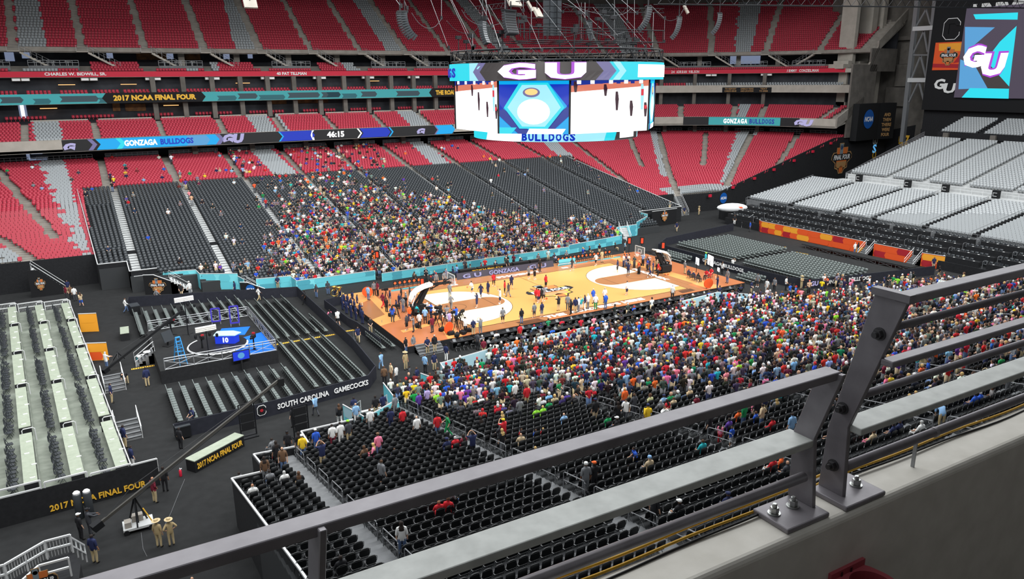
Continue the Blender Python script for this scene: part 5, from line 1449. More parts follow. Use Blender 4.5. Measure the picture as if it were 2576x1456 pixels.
def truss(p, q, h, bays, label, n):
    r = empty('truss_railing', p, 0, label, 'railing', 'truss railings of the studio stage')
    d = Vector(q)-Vector(p); mb, xb = MB(), MB()
    for z in (0.06, h-.22, h): mb.tube([(0,0,z),tuple(d+Vector((0,0,z)))], .045, 5)
    for i in range(bays+1):
        a = d*(i/bays); mb.tube([tuple(a),tuple(a+Vector((0,0,h)))], .045, 5)
        if i < bays:
            b = d*((i+1)/bays); xb.tube([tuple(a+Vector((0,0,.1))),tuple(b+Vector((0,0,h-.25)))], .025, 4); xb.tube([tuple(b+Vector((0,0,.1))),tuple(a+Vector((0,0,h-.25)))], .025, 4)
            m = (a+b)/2; xb.tube([tuple(m+Vector((0,0,.06))),tuple(m+Vector((0,0,h)))], .025, 4)
    mb.build('chord', 'steel_grey', r); xb.build('cross_brace', 'steel_grey', r)
truss((-42.8,-5.1,ZS), (-33.4,-5.1,ZS), 1.05, 4, 'steel truss railing along the near edge of the studio stage', 0)
truss((-33.4,-5.0,ZS), (-33.4,7.1,ZS), 1.05, 5, 'steel truss railing along the court side of the studio stage', 1)
truss((-43.0,7.1,ZS), (-33.5,7.1,ZS), 1.05, 5, 'steel truss railing along the far edge of the studio stage', 2)
def above(b, py):
    lo, hi = 0, 30
    for _ in range(50):
        m = (lo+hi)/2; v = np.array([b[0],b[1],m])-CAM; y = H/2-F*(v@AX[1])/(v@AX[2])
        if y > py: lo = m
        else: hi = m
    return lo
for k, (px, py, top, w, lb) in enumerate(((545,818,776,.95,'blue framed display tower at the back of the studio, nearer the near end'),(592,822,770,.95,'blue framed display tower at the back of the studio, nearer the court'))):
    p = at(px, py-2, ZS); h = above(p, top); w = .8; r = empty('display_tower', (p[0],p[1],ZS), -.15, lb, 'display')
    f = MB(); z0 = .35; z1 = h-ZS
    for a, c in (((-w/2,z0),(-w/2,z1)),((w/2,z0),(w/2,z1)),((-w/2,z0),(w/2,z0)),((-w/2,z1),(w/2,z1))): f.bar((a[0],0,a[1]),(c[0],0,c[1]),.13,.13)
    f.build('frame', 'studio_violet', r)
    f = MB().bar((-w/2,0,z0),(w/2,0,z1),.05).bar((w/2,0,z0),(-w/2,0,z1),.05).bar((-w/2,0,0),(-w/2,0,z0),.08).bar((w/2,0,0),(w/2,0,z0),.08); f.build('brace', 'steel_grey', r)
    if k == 0: MB().slab([(.3*math.cos(2*PI*i/16),-.05,(z0+z1)/2+.25+.3*math.sin(2*PI*i/16)) for i in range(16)], .05).build('round_mark', 'suite_wall', r)
p = at(575, 872, ZS); r = empty('studio_desk', (p[0],p[1]+.8,ZS), -.5, 'curved studio desk with lit blue front and pale top', 'desk')
MB().prism([(-1.0,-.5),(1.0,-.5),(1.3,.4),(.4,.9),(-1.1,.8)], .98, 1.06).build('desk_top', 'ice', r)
MB().prism([(-.9,-.42),(.9,-.42),(1.1,.3),(.3,.7),(-.95,.6)], .05, .98).build('desk_front', 'studio_blue', r)
sign('10', (p[0]-.15,p[1]+.8-.5,ZS+.6), (math.cos(-.5),math.sin(-.5),0), (0,0,1), .5, .5, 'screen_white', r)
p = at(587, 905, ZS); r = empty('monitor', (-36.6,-5.55,0), .1, 'blue lit monitor on a black stand at the near edge of the studio', 'screen')
MB().box((-.75,-.06,1.05),(.75,.06,1.95)).build('bezel', 'dark', r); MB().box((-.7,-.075,1.1),(.7,-.06,1.9)).build('display', 'studio_blue', r)
mb = MB(); mb.slab([(.3*math.cos(2*PI*i/16),-.08,1.5+.28*math.sin(2*PI*i/16)) for i in range(16)], .01); mb.build('round_mark', 'screen_steel', r)
MB().bar((0,0,0),(0,0,1.05),.14).box((-.35,-.25,0),(.35,.25,.05)).build('stand', 'dark', r)
p = at(455, 928, ZS); r = empty('step_ladder', (-41.4,-3.9,ZS), .2, 'bright blue folding step ladder standing on the studio stage', 'ladder')
for s, nm in ((-1,'front_frame'),(1,'rear_frame')):
    mb = MB()
    for x in (-1,1): mb.bar((x*.32, s*.75, 0),(x*.18, s*.06, 2.35),.07,.05)
    for i in range(7 if s < 0 else 4):
        t = (i+1)/(8 if s < 0 else 5); mb.bar((-.32+.14*t, s*(.75-.69*t), 2.35*t),(.32-.14*t, s*(.75-.69*t), 2.35*t),.07,.04)
    mb.build(nm, 'ladder_blue', r)
MB().box((-.2,-.12,2.33),(.2,.12,2.4)).build('top_step', 'ladder_blue', r)
for k, (px, py, ty, w, lb) in enumerate(((474,842,752,1.75,'white striped light bar high on the stand behind the studio stage'),(527,905,826,1.75,'white striped light bar on the middle stand of the studio stage'))):
    p = at(px, py, ZS); h = above(p, ty); r = empty('light_bar', (p[0],p[1],ZS), .12, lb, 'lamp', None)
    z = h-ZS
    MB().tube([(0,0,0),(0,0,z)], .05, 6).bar((0,0,0),(.5,.3,0),.05).bar((0,0,0),(-.5,.3,0),.05).bar((0,0,0),(0,-.5,0),.05).build('stand', 'black_metal', r)
    for i in range(3): MB().box((-w/2,-.09,z-.22+.15*i),(w/2,.0,z-.12+.15*i)).build('tube', 'white_paint', r)
    MB().box((-w/2,.0,z-.26),(w/2,.06,z+.22)).build('housing', 'steel_white', r)
    for i in range(4): MB().lathe([(.06,0),(.12,.05),(.13,.28),(.05,.34)], 8, 0, (-.9+.6*i, .1, z-.8-(i%2)*.2)).build('spot_can', 'dark', r)
    MB().bar((-1,.1,z-.45),(1,.1,z-.45),.05).build('cross_bar', 'dark', r)
p = at(427, 870, ZS); r = empty('floor_monitor', (p[0],p[1],ZS), .7, 'tilted black monitor facing the studio stage', 'screen')
MB().slab([(-.6,-.1,.5),(.6,-.1,.5),(.6,.25,1.45),(-.6,.25,1.45)], .08).build('panel', 'chair_shell', r); MB().bar((0,.2,0),(0,.15,.9),.1).box((-.4,-.2,0),(.4,.5,.06)).build('stand', 'dark', r)
for k, (px, py, lb) in enumerate(((510,880,'broadcast camera on a pedestal in the middle of the studio stage'),(432,842,'broadcast camera on a pedestal at the back of the studio stage'),(640,880,'broadcast camera near the blue floor of the studio stage'))):
    p = at(px, py, ZS); r = empty('broadcast_camera', (p[0],p[1],ZS), k*1.3, lb, 'camera')
    MB().tube([(0,0,.05),(0,0,1.15)], [.1,.06], 8).bar((0,0,.06),(.45,.2,0),.06).bar((0,0,.06),(-.45,.2,0),.06).bar((0,0,.06),(0,-.5,0),.06).build('pedestal', 'dark', r)
    MB().box((-.15,-.35,1.15),(.15,.3,1.45)).build('body', 'black_metal', r); MB().tube([(0,.3,1.3),(0,.62,1.3)], .1, 8).build('lens', 'dark', r)
    MB().box((-.06,-.42,1.45),(.2,-.3,1.6)).build('viewfinder', 'crimson', r)
p = at(345, 890, .6); floor_stair((p[0]-.3,p[1]-1.2,0), -PI/2+.0, 'white railed stair up to the left end of the studio stage', 6, 1.3, .28, .2)
p = at(357, 905); r = empty('cooler_box', (p[0],p[1],0), .3, 'pale blue drinks cooler on the floor beside the studio stair', 'cooler')
MB().box((-.4,-.25,0),(.4,.25,.38)).build('body', 'teal_mid', r); MB().box((-.42,-.27,.38),(.42,.27,.47)).build('lid', 'white', r)
p = at(374, 910); r = empty('round_table', (p[0],p[1],0), 0, 'small white round table on one leg beside the studio stair', 'table')
MB().lathe([(0,.98),(.36,.98),(.36,1.02),(0,1.02)], 18).build('table_top', 'white', r); MB().tube([(0,0,0),(0,0,.98)], .04, 6).lathe([(.26,0),(.24,.03)], 14).build('leg', 'steel_grey', r)
p = at(315, 846); r = empty('draped_table', (-45.0,10.3,0), -.05, 'small table with pale green top and black drape on the floor', 'table')
MB().box((-.4,-1.2,.74),(.4,1.2,.79)).build('table_top', 'table_green', r); MB().box((-.38,-1.18,0),(.38,1.18,.74)).build('drape', 'black_drape', r)
p = at(333, 790); r = empty('equipment_case', (p[0]+.3,p[1],0), .1, 'black equipment case on the floor at the far corner of the left chairs', 'case')
MB().box((-.45,-.7,0),(.45,.7,1.0)).build('body', 'black_metal', r); MB().box((-.47,-.72,1.0),(.47,.72,1.08)).build('lid', 'chair_shell', r)
p = at(463, 1105); r = empty('equipment_case', (p[0],p[1]+.4,0), .1, 'black wheeled case on the floor below the near left chairs', 'case')
MB().box((-.5,-.4,.1),(.5,.4,.95)).build('body', 'black_metal', r); MB().box((-.52,-.42,.95),(.52,.42,1.03)).build('lid', 'chair_shell', r)

def boom_crane(base, head, tail, tip, label, thick=.14, mtl='black_metal', cart=True, arm2=True):
    r = empty('camera_crane', (base[0],base[1],0), 0, label, 'crane')
    o = Vector((base[0],base[1],0)); h, ta_, ti = (Vector(q)-o for q in (head, tail, tip))
    MB().bar(tuple(ta_), tuple(ti), thick, thick*1.3).build('boom', mtl, r)
    mb = MB(); n = 10; up = Vector((0,0,.32))
    mid = h+up*2.2
    mb.tube([tuple(ta_),tuple(mid),tuple(ti)], .02, 4)
    for i in range(n):
        a = h+(ti-h)*(i/n); mb.tube([tuple(a-up*.5),tuple(h+(ti-h)*((i+1)/n)-up*.5)], .015, 4)
    mb.build('stay_cable', 'black_metal', r)
    d = (ta_-h).normalized(); mb = MB(); mb.bar(tuple(ta_-d*.1), tuple(ta_+d*.45), .45, .4); mb.build('counterweight', 'black_metal', r)
    mb = MB()
    for a in range(3):
        an = a*2.1+.4; mb.bar((.0,0,h.z-.1),(.55*math.cos(an),.55*math.sin(an),.35),.08)
    mb.bar((0,0,.35),(0,0,h.z),.12); mb.build('pedestal', 'black_metal', r)
    if cart:
        MB().box((-.8,-.55,.22),(.8,.55,.36)).build('cart', 'riser_pale', r)
        for x in (-.65,.65):
            for y in (-.5,.5): MB().tube([(x,y-.06,.16),(x,y+.06,.16)], .16, 10).build('wheel', 'dark', r)
        MB().bar((.35,-.3,1.35),(.75,-.45,.4),.05).build('yellow_strut', 'gold', r)
        MB().box((-.3,.1,.36),(.3,.5,.75)).build('weight_box', 'concrete', r); MB().box((-.7,-.4,.36),(-.35,.1,.7)).build('weight_box', 'concrete', r)
    MB().box(tuple(ti-Vector((.2,.2,.45))), tuple(ti+Vector((.2,.2,.05)))).tube([tuple(ti+Vector((0,.1,-.25))),tuple(ti+Vector((.1,.5,-.3)))], .09, 7).build('camera_head', 'dark', r)
    return r
boom_crane((-46.84,-28.05), (-46.77,-28.1,2.1), (-48.7,-28.93,1.4), (-37.42,-25.02,6.25), 'long grey camera crane on a cart near the two hatted officers', .13, 'steel_dark')
b = at(300, 915); hd = at(298, 905, 1.2); ti = at(457, 782, 3.6); tl = Vector(hd)+(Vector(hd)-Vector(ti)).normalized()*1.3
boom_crane(b, hd, tl, ti, 'black camera crane reaching over the studio stage from the press stand', .17, 'dark', False)

# ------------------------------------------------------------------ press stand at the left
ROT = .066
PS = Matrix.Translation((-48.35,0,0)) @ Matrix.Rotation(ROT, 4, 'Z')
def pw(x, y, z): return PS @ Vector((x, y, z))
r = empty('press_platform', (-48.35,0,0), ROT); struct(r); r['kind'] = 'structure'
for k in range(8):
    MB().box((-2.42*(k+1)+.12 if k < 7 else -32,-23.4,0),(-2.42*k+.12,21.9,1.0+.2*k)).build('floor_tier', 'platform_green', r)['kind'] = 'structure'
o = MB().box((-30,-23.56,0),(1.6,-23.48,1.8)).build('front_drape', 'black_drape', r); o['kind'] = 'structure'
o = MB().box((.125,-23.5,0),(.2,21.9,.98)).build('side_drape', 'black_drape', r); o['kind'] = 'structure'
SEGS = [(14.2,20.9),(4.5,12.9),(-4.6,3.4),(-14.0,-5.6),(-23.0,-15.2)]
press_chairs = []
for k in range(6):
    zf = 1.0+.2*k
    for j, (y0, y1) in enumerate(SEGS):
        p = pw(-2.42*k-.36, y0, zf); L_ = y1-y0
        where = 'row %s, %s from the far end' % (words(k+1), ord_(j))
        r = empty('press_table', p, ROT, 'long pale green table of the left press stand, '+where, 'table', 'press tables of the left stand')
        MB().box((-.36,0,.71),(.36,L_,.76)).build('table_top', 'table_green', r)
        MB().box((.32,0,0),(.36,L_,.71)).box((-.36,0,0),(.32,.04,.71)).box((-.36,L_-.04,0),(.32,L_,.71)).build('skirt', 'black_drape', r)
        if k < 4:
            n = int(L_/.58)
            for i in range(n):
                if (i*7+j*3+k) % 13 == 0: continue
                q = pw(-2.42*k-1.2-.07*((i*5+k) % 3), y0+.35+.58*i, zf); press_chairs.append((q.x, q.y, zf, ROT-PI/2+.22*math.sin(i*2.3+k+j), k, j, i))
            for i in range(int(L_/1.9)):
                q = pw(-2.42*k-.3+.16*((i+j) % 3)-.1, y0+.5+1.9*i, zf+.76)
                tag(MB().box((-.14,-.05,0),(.14,.05,.05)).build('desk_phone', 'paper', None, loc=q, rotz=ROT), 'white desk set on pale green table, %s, place %s' % (where, words(i+1)), 'phone', 'white sets on the left press tables')
        q = pw(-2.42*k-.2, y1+.25, zf)
        rr = empty('aisle_hoop', q, ROT, 'white hoop rail heading the pale green table, '+where, 'railing', 'hoop rails of the left press stand')
        MB().tube([(-.35,0,0),(-.35,0,.88),(-.25,0,.98),(.3,0,.98),(.4,0,.88),(.4,0,0)], .035, 6).build('hoop', 'steel_white', rr)
def prail(x0, y0, x1, y1, z, lb, inf=True):
    a, b = pw(x0,y0,z), pw(x1,y1,z)
    return railing('platform_rail', [tuple(a), tuple(b)], lb, .95, 'steel_white', 1.6, 'rails of the left press stand', 2, inf, .045)
for k in range(6):
    prail(-2.42*k+.1, -23.5, -2.42*(k+1)+.3, -23.5, 1.0+.2*k, 'white rail across the near end of the left press stand, %s bay' % ord_(k), False)
    prail(-2.42*k-.0, 21.8, -2.42*(k+1)+.2, 21.8, 1.0+.2*k, 'white barred rail across the far end of the left press stand, %s bay' % ord_(k))
prail(1.6, -23.5, .1, -23.5, .9, 'short white rail at the near corner landing of the left press stand', False)
a0, b0 = pw(.12,21.8,1.0), pw(.12,-23.3,1.0)
railing('platform_rail', [tuple(a0),tuple(b0)], 'long thin white rail down the court side of the left press stand', .8, 'steel_white', 3, None, 1, False, .03)
ls = tag(empty('stand_lettering', (-50,-23.7,.8), 0), 'gold capital letters on the dark near wall of the left press stand', 'sign')
a, b = atY(120,1270,-23.75), atY(372,1218,-23.75); u = (Vector(b)-Vector(a)); 
wa, wb = PS @ Vector((-30,-23.56,0)), PS @ Vector((.1,-23.56,0)); u = (wb-wa).normalized(); n = u.cross(Vector((0,0,1)))
def on_front(px, py):
    d = ray(px, py); t = (np.array(n[:])@(np.array(wa[:])-CAM))/(np.array(n[:])@d); return Vector(CAM+t*d)
a, b = on_front(124,1268), on_front(368,1224); c = (a+b)/2
sign('2017 NCAA FINAL FOUR', c+n*.05, u, (0,0,1), (b-a).length, .42, 'gold', ls)
for k, (px0, px1, pyb, pyt) in enumerate(((204,249,836,790),(223,274,908,864))):
    a, b = at(px0, pyb), at(px1, pyb-2); h = above(a, pyt)
    fabric((a[0],a[1]), (b[0],b[1]), h, 'yellow and orange printed panel at the court side of the left press stand, %s one' % ('farther','nearer')[k], 90+k, 'yellow panels of the left press stand', ('yellow_orange','yellow_orange','orange'))
for k, (px, py) in enumerate(((292,985),(330,1108))):
    p = at(px, py); floor_stair((p[0],p[1],0), ROT, 'white railed stair down from the left press stand, %s one' % ('farther','nearer')[k], 5, 1.5, .34, .2, 'riser_grey', grp='stairs of the left press stand')
for k, (px, py) in enumerate(((203,1302),(228,1297))):
    p = at(px, py); r = empty('padded_post', (p[0],p[1],0), 0, 'dark grey padded post with white top by the gold lettered wall, %s' % ('nearer the open corner','nearer the crane')[k], 'post', 'padded posts')
    MB().lathe([(.2,0),(.23,.03),(.23,1.55),(.2,1.6)], 14).build('body', 'chair_shell', r, True); MB().lathe([(.19,1.6),(.2,1.68),(.12,1.76)], 12).build('cap', 'white', r)
r = empty('lettered_step_box', (-43.0,-22.95,0), math.atan2(2.3,3.6), 'long black box with gold letters and pale green top on the dark floor', 'box')
MB().box((0,0,.0),(4.25,.85,.82)).build('body', 'dark', r); MB().box((-.02,-.02,.82),(4.27,.87,.88)).build('top', 'table_green', r)
u = Vector((math.cos(r.rotation_euler[2]), math.sin(r.rotation_euler[2]), 0)); n = u.cross(Vector((0,0,1)))
sign('2017 NCAA FINAL FOUR', Vector((-43.0,-22.95,.42))+u*2.1+n*.03, u, (0,0,1), 3.9, .42, 'gold', r)
for k, (px, py, ty) in enumerate(((627,1098,1015),(760,1100,1020))):
    p = at(px, py); h = above(p, ty); r = empty('panel_tower', (p[0],p[1],0), .1, 'tall black panel tower on the floor, %s' % ('beside the gold lettered box','beside the near stand corner')[k], 'tower', 'black panel towers')
    mb = MB()
    for x in (-.55,.55): mb.bar((x,0,0),(x,0,h),.08)
    for z in np.linspace(.1, h, 6): mb.bar((-.55,0,z),(.55,0,z),.06)
    mb.box((-.6,-.4,0),(.6,.4,.08)); mb.build('frame', 'black_metal', r)
    mb = MB()
    for i in range(3): mb.box((-.45,-.06,.55+(h-.6)/3*i),(.45,.04,.5+(h-.6)/3*(i+1)-.03))
    mb.build('panel', 'dark', r)
for k, (px, py, lb) in enumerate(((455,1198,'small red fire extinguisher on the dark floor left of the gold lettered box'),)):
    p = at(px, py); r = empty('fire_extinguisher', (p[0],p[1],0), 0, lb, 'extinguisher')
    MB().lathe([(.08,0),(.09,.03),(.09,.42),(.04,.5)], 10).build('cylinder', 'ribbon_red', r, True); MB().bar((0,0,.5),(.12,0,.56),.04).bar((0,0,.44),(0,0,.6),.05).build('valve', 'white', r)
for k, pts in enumerate(([(465,1205),(450,1240),(430,1290),(415,1320)],[(355,1340),(360,1380),(370,1400)])):
    q = [at(*p_)+np.array([0,0,.015]) for p_ in pts]
    tag(MB().tube(q, .012, 4).build('floor_cable', 'steel_grey'), ('thin cable running over the floor from the gold lettered box','thin cable on the floor left of the hatted officers')[k], 'cable')
# railed block at the near left corner
def P3(px, py, z): return tuple(at(px, py, z))
blk = [P3(-60,1500,2.5), P3(50,1432,2.5), P3(92,1425,2.5), P3(145,1386,2.5), P3(228,1395,2.5)]
mb = MB(); a = [Vector(q) for q in blk]
poly = [(q.x,q.y) for q in a] + [(-49.5,-37),(-52,-44),(-62,-44)]
ax_, ay_ = [], []
struct(MB().prism([(-58.5,-34.2),(-52.6,-34.2),(-51.0,-33.0),(-49.9,-33.0),(-49.6,-34.3),(-50.2,-42),(-58.5,-42)][::-1], 0, 2.45).build('wall_stair_block', 'black_drape'))
railing('stair_rail', [(-58.5,-34.3,2.45),(-52.6,-34.3,2.45),(-51.0,-33.1,2.45),(-49.9,-33.1,2.45)], 'white barred rail along the back of the black stair block at the near corner', 1.0, 'steel_white', 1.3, None, 2, True, .045)
railing('stair_rail', [(-58.3,-36.6,2.45),(-52.2,-36.6,2.45),(-51.2,-35.2,2.45),(-50.0,-35.2,2.45)], 'white rail along the front of the black stair block at the near corner', 1.0, 'steel_white', 1.3, None, 2, False, .045)
railing('stair_rail', [(-49.9,-33.1,2.3),(-49.5,-31.2,.6)], 'short white rail running down to the floor from the stair block', 1.0, 'steel_white', 1.0, None, 2, False, .04)
p = atY(93, 1440, -36.75); r = tag(empty('wall_badge', (p[0],-36.7,p[2]), 0), 'orange and grey badge on the black stair block at the near corner', 'sign')
struct(MB().box((-58,-36.7,0),(-50.0,-36.6,2.44)).build('wall_stair_face', 'black_drape'))
emblem((p[0],-36.75,p[2]-.55), (1,0,0), (0,0,1), 1.5, 1.6, r)
# band pen beside the court
side_fence('wall_band_pen', [(-22.6,10.2),(-24.6,9.7),(-24.4,1.4),(-24.1,-.2),(-23.9,-6.4)], 1.0)
for k, (px, py) in enumerate(((872,858),(890,856),(892,872),(962,828))):
    p = at(px, py); r = empty('post_stand', (p[0],p[1],0), 0, 'thin grey barrier post beside the band pen, %s from the far side' % ord_(k), 'post', 'posts by the band pen')
    MB().tube([(0,0,0),(0,0,1.0)], .03, 6).build('pole', 'steel_grey', r); MB().lathe([(.18,0),(.16,.03)], 10).build('base', 'steel_grey', r)

# ------------------------------------------------------------------ hanging scoreboard
SX, SY, Z0, Z1 = -1.0, -2.0, 19.9, 24.87
w1, w2 = 9.5, 7.0; AO = w1/2+w2/2**.5
OCT = [(-AO,w1/2),(-AO,-w1/2),(-w1/2,-AO),(w1/2,-AO),(AO,-w1/2),(AO,w1/2),(w1/2,AO),(-w1/2,AO)]
sb = empty('scoreboard', (SX,SY,Z0), 0, 'huge eight sided video scoreboard hanging over the court', 'scoreboard')
mb = MB(); mb.prism([(x*.97,y*.97) for x,y in OCT], 0, Z1-Z0); mb.build('core', 'dark', sb)
def face(i, polys, mats, name='screen_face', off=.0):
    a, b = Vector((*OCT[i],0)), Vector((*OCT[(i+1)%8],0)); u = (b-a).normalized(); L_ = (b-a).length
    mb = MB(); n = u.cross(Vector((0,0,1)))
    for pts, mi, o in polys:
        mb.slab([a+u*(p*L_)+Vector((0,0,q*(Z1-Z0)))+n*(o+off) for p, q in pts], .008, mi)
    return mb.build(name, mats, sb)
def game(seed):
    rs = random.Random(seed)
    L = [(rect(0,0,1,1),0,0), ([(0,.78),(1,.88),(1,1),(0,1)],1,.03), ([(0,.9),(.9,.98),(1,1),(0,1)],2,.05)]
    for k in range(9):
        x = .06+.1*k+rs.uniform(-.02,.02); L.append((rect(x,.93,x+.05,1),2 if k%2 else 0,.07))
    for x, y, h, m in ((.57,.42,.36,3),(.76,.3,.3,5),(.9,.42,.5,4),(.42,.7,.22,3),(.95,.28,.28,5),(.05,.78,.2,3)):
        L.append(([(x,y),(x+.025,y),(x+.035,y+h*.6),(x+.02,y+h),(x-.01,y+h),(x-.012,y+h*.6)],m,.07))
        if h > .25: L.append(([(x-.006,y+h*.55),(x+.026,y+h*.55),(x+.028,y+h*.8),(x-.008,y+h*.8)],6 if x > .8 else 3,.09))
    return L
GM = ['screen_white','screen_wood','screen_navy','screen_dark','screen_ice','screen_dark','screen_red']
for i in (0, 2, 4, 6): face(i, game(i), GM)
for i in (1, 3, 5, 7):
    face(i, [(rect(0,0,1,1),0,0), ([(.0,.93),(.35,.93),(.05,.45),(0,.45)],1,.03), ([(1,.93),(.72,.93),(.98,.5),(1,.5)],1,.03), ([(0,.6),(.05,.5),(.5,.0),(.28,.0),(0,.35)],3,.03), ([(1,.6),(.95,.5),(.5,.0),(.72,.0),(1,.35)],3,.03),
             ([(0,.12),(.26,.12),(.18,0),(0,0)],2,.05), ([(.44,.1),(.95,.1),(.9,0),(.4,0)],4,.06), ([(.3,.96),(.7,.96),(.93,.5),(.7,.1),(.3,.1),(.08,.5)],2,.08), ([(.34,.92),(.68,.92),(.88,.5),(.66,.14),(.34,.14),(.13,.5)],5,.1),
             ([(.5+.23*math.cos(2*PI*k/24),.42+.24*math.sin(2*PI*k/24)) for k in range(24)],4,.12), ([(.47+.12*math.cos(2*PI*k/24),.78+.09*math.sin(2*PI*k/24)) for k in range(24)],6,.13), ([(.47+.09*math.cos(2*PI*k/24),.79+.06*math.sin(2*PI*k/24)) for k in range(24)],7,.15)],
         ['screen_sky','screen_royal','screen_cyan','screen_navy','screen_white','screen_ice','screen_mauve','lamp_warm'])
for x, y in OCT: MB().bar((x*1.005,y*1.005,0),(x*1.005,y*1.005,Z1-Z0),.14,.14).build('corner_trim', 'dark', sb)
# rings: curved strips made of thin facets, angle measured from -Y towards +X
def ring_piece(R, z0, z1, a0, a1, m, off=0.0, name='ring_shape', sk0=0.0, sk1=0.0):
    n = max(2, int((a1-a0)/math.radians(3))); vs = []; fs = []
    for i in range(n+1):
        t = i/n
        for z, k in ((z0,0),(z1,1)):
            a = a0+(a1-a0)*t + (sk0*(1-t)+sk1*t)*k
            for rr in (R+off, R+off-.05): vs.append((rr*math.sin(a), -rr*math.cos(a), z-Z0))
    for i in range(n):
        b = 4*i; c = b+4
        fs += [(b,c,c+2,b+2),(b+1,b+3,c+3,c+1),(b,b+1,c+1,c),(b+2,c+2,c+3,b+3)]
    return MB().add(vs, fs).build(name, m, sb)
CA = math.atan2(CAM[0]-SX, -(CAM[1]-SY))           # angle of the ring point nearest the viewer
def ring(R, z0, z1, base):
    mb = MB(); mb.lathe([(R-.8,z0-Z0),(R-.06,z0-Z0),(R-.06,z1-Z0),(R-.8,z1-Z0)], 48); mb.build('ring_housing', 'dark', sb)
    ring_piece(R, z0+.02, z1-.02, 0, 2*PI, base, 0, 'ring_display')
def ang(px, R, z):          # angle on the front half of a ring for a photo column
    best = None
    for k in range(-90, 91):
        a = CA+math.radians(k); v = np.array([SX+R*math.sin(a), SY-R*math.cos(a), z])-CAM
        e = abs(W/2+F*(v@AX[0])/(v@AX[2])-px)
        if best is None or e < best[0]: best = (e, a)
    return best[1]
R1, R2 = 11.35, 8.85
ring(R1, 24.85, 26.55, 'screen_cyan'); ring(R2, 19.0, 20.05, 'screen_ice')
m1 = (24.87, 26.53); g1 = lambda px: ang(px, R1, 25.7)
hz = (m1[0]+m1[1])/2
for a, b, m, off, up in ((1180,1215,'screen_ice',.03,0),(1205,1235,'screen_mauve',.05,1),(1222,1500,'screen_charcoal',.07,1),(1500,1530,'screen_mauve',.05,1),(1540,1560,'screen_ice',.03,1)):
    s = .07 if up else 0
    ring_piece(R1, m1[0], hz, g1(a), g1(b), m, off, 'ring_shape', -s if a < 1400 else s, s if b > 1400 else -s)
    ring_piece(R1, hz, m1[1], g1(a)-(s if a < 1400 else -s), g1(b)+(s if b > 1400 else -s), m, off, 'ring_shape', s if a < 1400 else -s, -s if b > 1400 else s)
ring_piece(R1, 25.1, 26.3, g1(1605), g1(1668), 'screen_white', .06)
def ring_text(s, px0, px1, R, z, h, m, bold=.05, off=.12):
    a0, a1 = ang(px0, R, z), ang(px1, R, z); n = len(s)
    for i, ch in enumerate(s):
        if ch == ' ': continue
        a = a0+(a1-a0)*(i+.5)/n; w = R*abs(a1-a0)/n*.84
        sign(ch, (SX+(R+off)*math.sin(a), SY-(R+off)*math.cos(a), z), (math.cos(a), math.sin(a), 0), (0,0,1), w, h, m, sb, 'lettering', .03, bold)
ring_text('OGS', 1126, 1151, R1, 25.65, .95, 'screen_royal')
for m, k, off in (('screen_purple',1.06,.14),('screen_white',.97,.2)):
    ring_text('GU', 1246, 1482, R1, 25.72, 1.5*k, m, .09 if k > 1 else .05, off)
g2 = lambda px: ang(px, R2, 19.5)
for a, b, m in ((1192,1225,'screen_cyan'),(1225,1310,'screen_white'),(1500,1520,'screen_ice'),(1520,1545,'screen_cyan'),(1545,1600,'screen_charcoal')):
    ring_piece(R2, 19.03, 20.02, g2(a), g2(b), m, .04, 'ring_shape', .04, .04)
ring_text('BULLDOGS', 1311, 1448, R2, 19.5, .78, 'screen_royal')
ring_piece(R2, 19.2, 20.3, g2(1558), g2(1592), 'screen_white', .09)
# roof truss ring and gear above the scoreboard
rg = empty('rigging_grid', (SX,SY,26.6), 0, 'black ring of trusses and gear directly above the scoreboard', 'rigging')
mb = MB(); n = 36
for z in (.15, 1.15):
    mb.tube([(11.2*math.cos(2*PI*k/n), 11.2*math.sin(2*PI*k/n), z) for k in range(n+1)], .07, 4)
    mb.tube([(9.6*math.cos(2*PI*k/n), 9.6*math.sin(2*PI*k/n), z) for k in range(n+1)], .06, 4)
for k in range(n):
    a, b = 2*PI*k/n, 2*PI*(k+.5)/n; c = 2*PI*(k+1)/n
    for R_ in (11.2, 9.6):
        mb.bar((R_*math.cos(a),R_*math.sin(a),.15),(R_*math.cos(b),R_*math.sin(b),1.15),.05).bar((R_*math.cos(b),R_*math.sin(b),1.15),(R_*math.cos(c),R_*math.sin(c),.15),.05)
mb.build('truss_ring', 'black_metal', rg)
mb = MB()
for y in (-4.5, -1, 3):
    for z in (2.1, 3.3): mb.tube([(-6,y,z),(11,y,z)], .05, 4)
    for k in range(9): mb.bar((-6+2.1*k,y,2.1),(-6+2.1*k,y,3.3),.05)
for k in range(8): mb.bar((-6+2.3*k,-4.5,2.1),(-6+2.3*k,3,2.1),.05)
mb.build('upper_frame', 'black_metal', rg)
rs = random.Random(3)
for k in range(26):
    mb = MB()
    a = rs.uniform(0, 2*PI); R_ = rs.choice((11, 10.4, 9.8, 6, 4)); x, y = R_*math.cos(a), R_*math.sin(a); z = 1.2 if R_ > 9 else 3.3
    h = rs.uniform(.8,1.8); mb.bar((x,y,z-.6),(x,y,z+h),.08); mb.box((x-.28,y-.2,z+h-.35),(x+.28,y+.2,z+h))
    mb.build('gear', 'black_metal', rg)
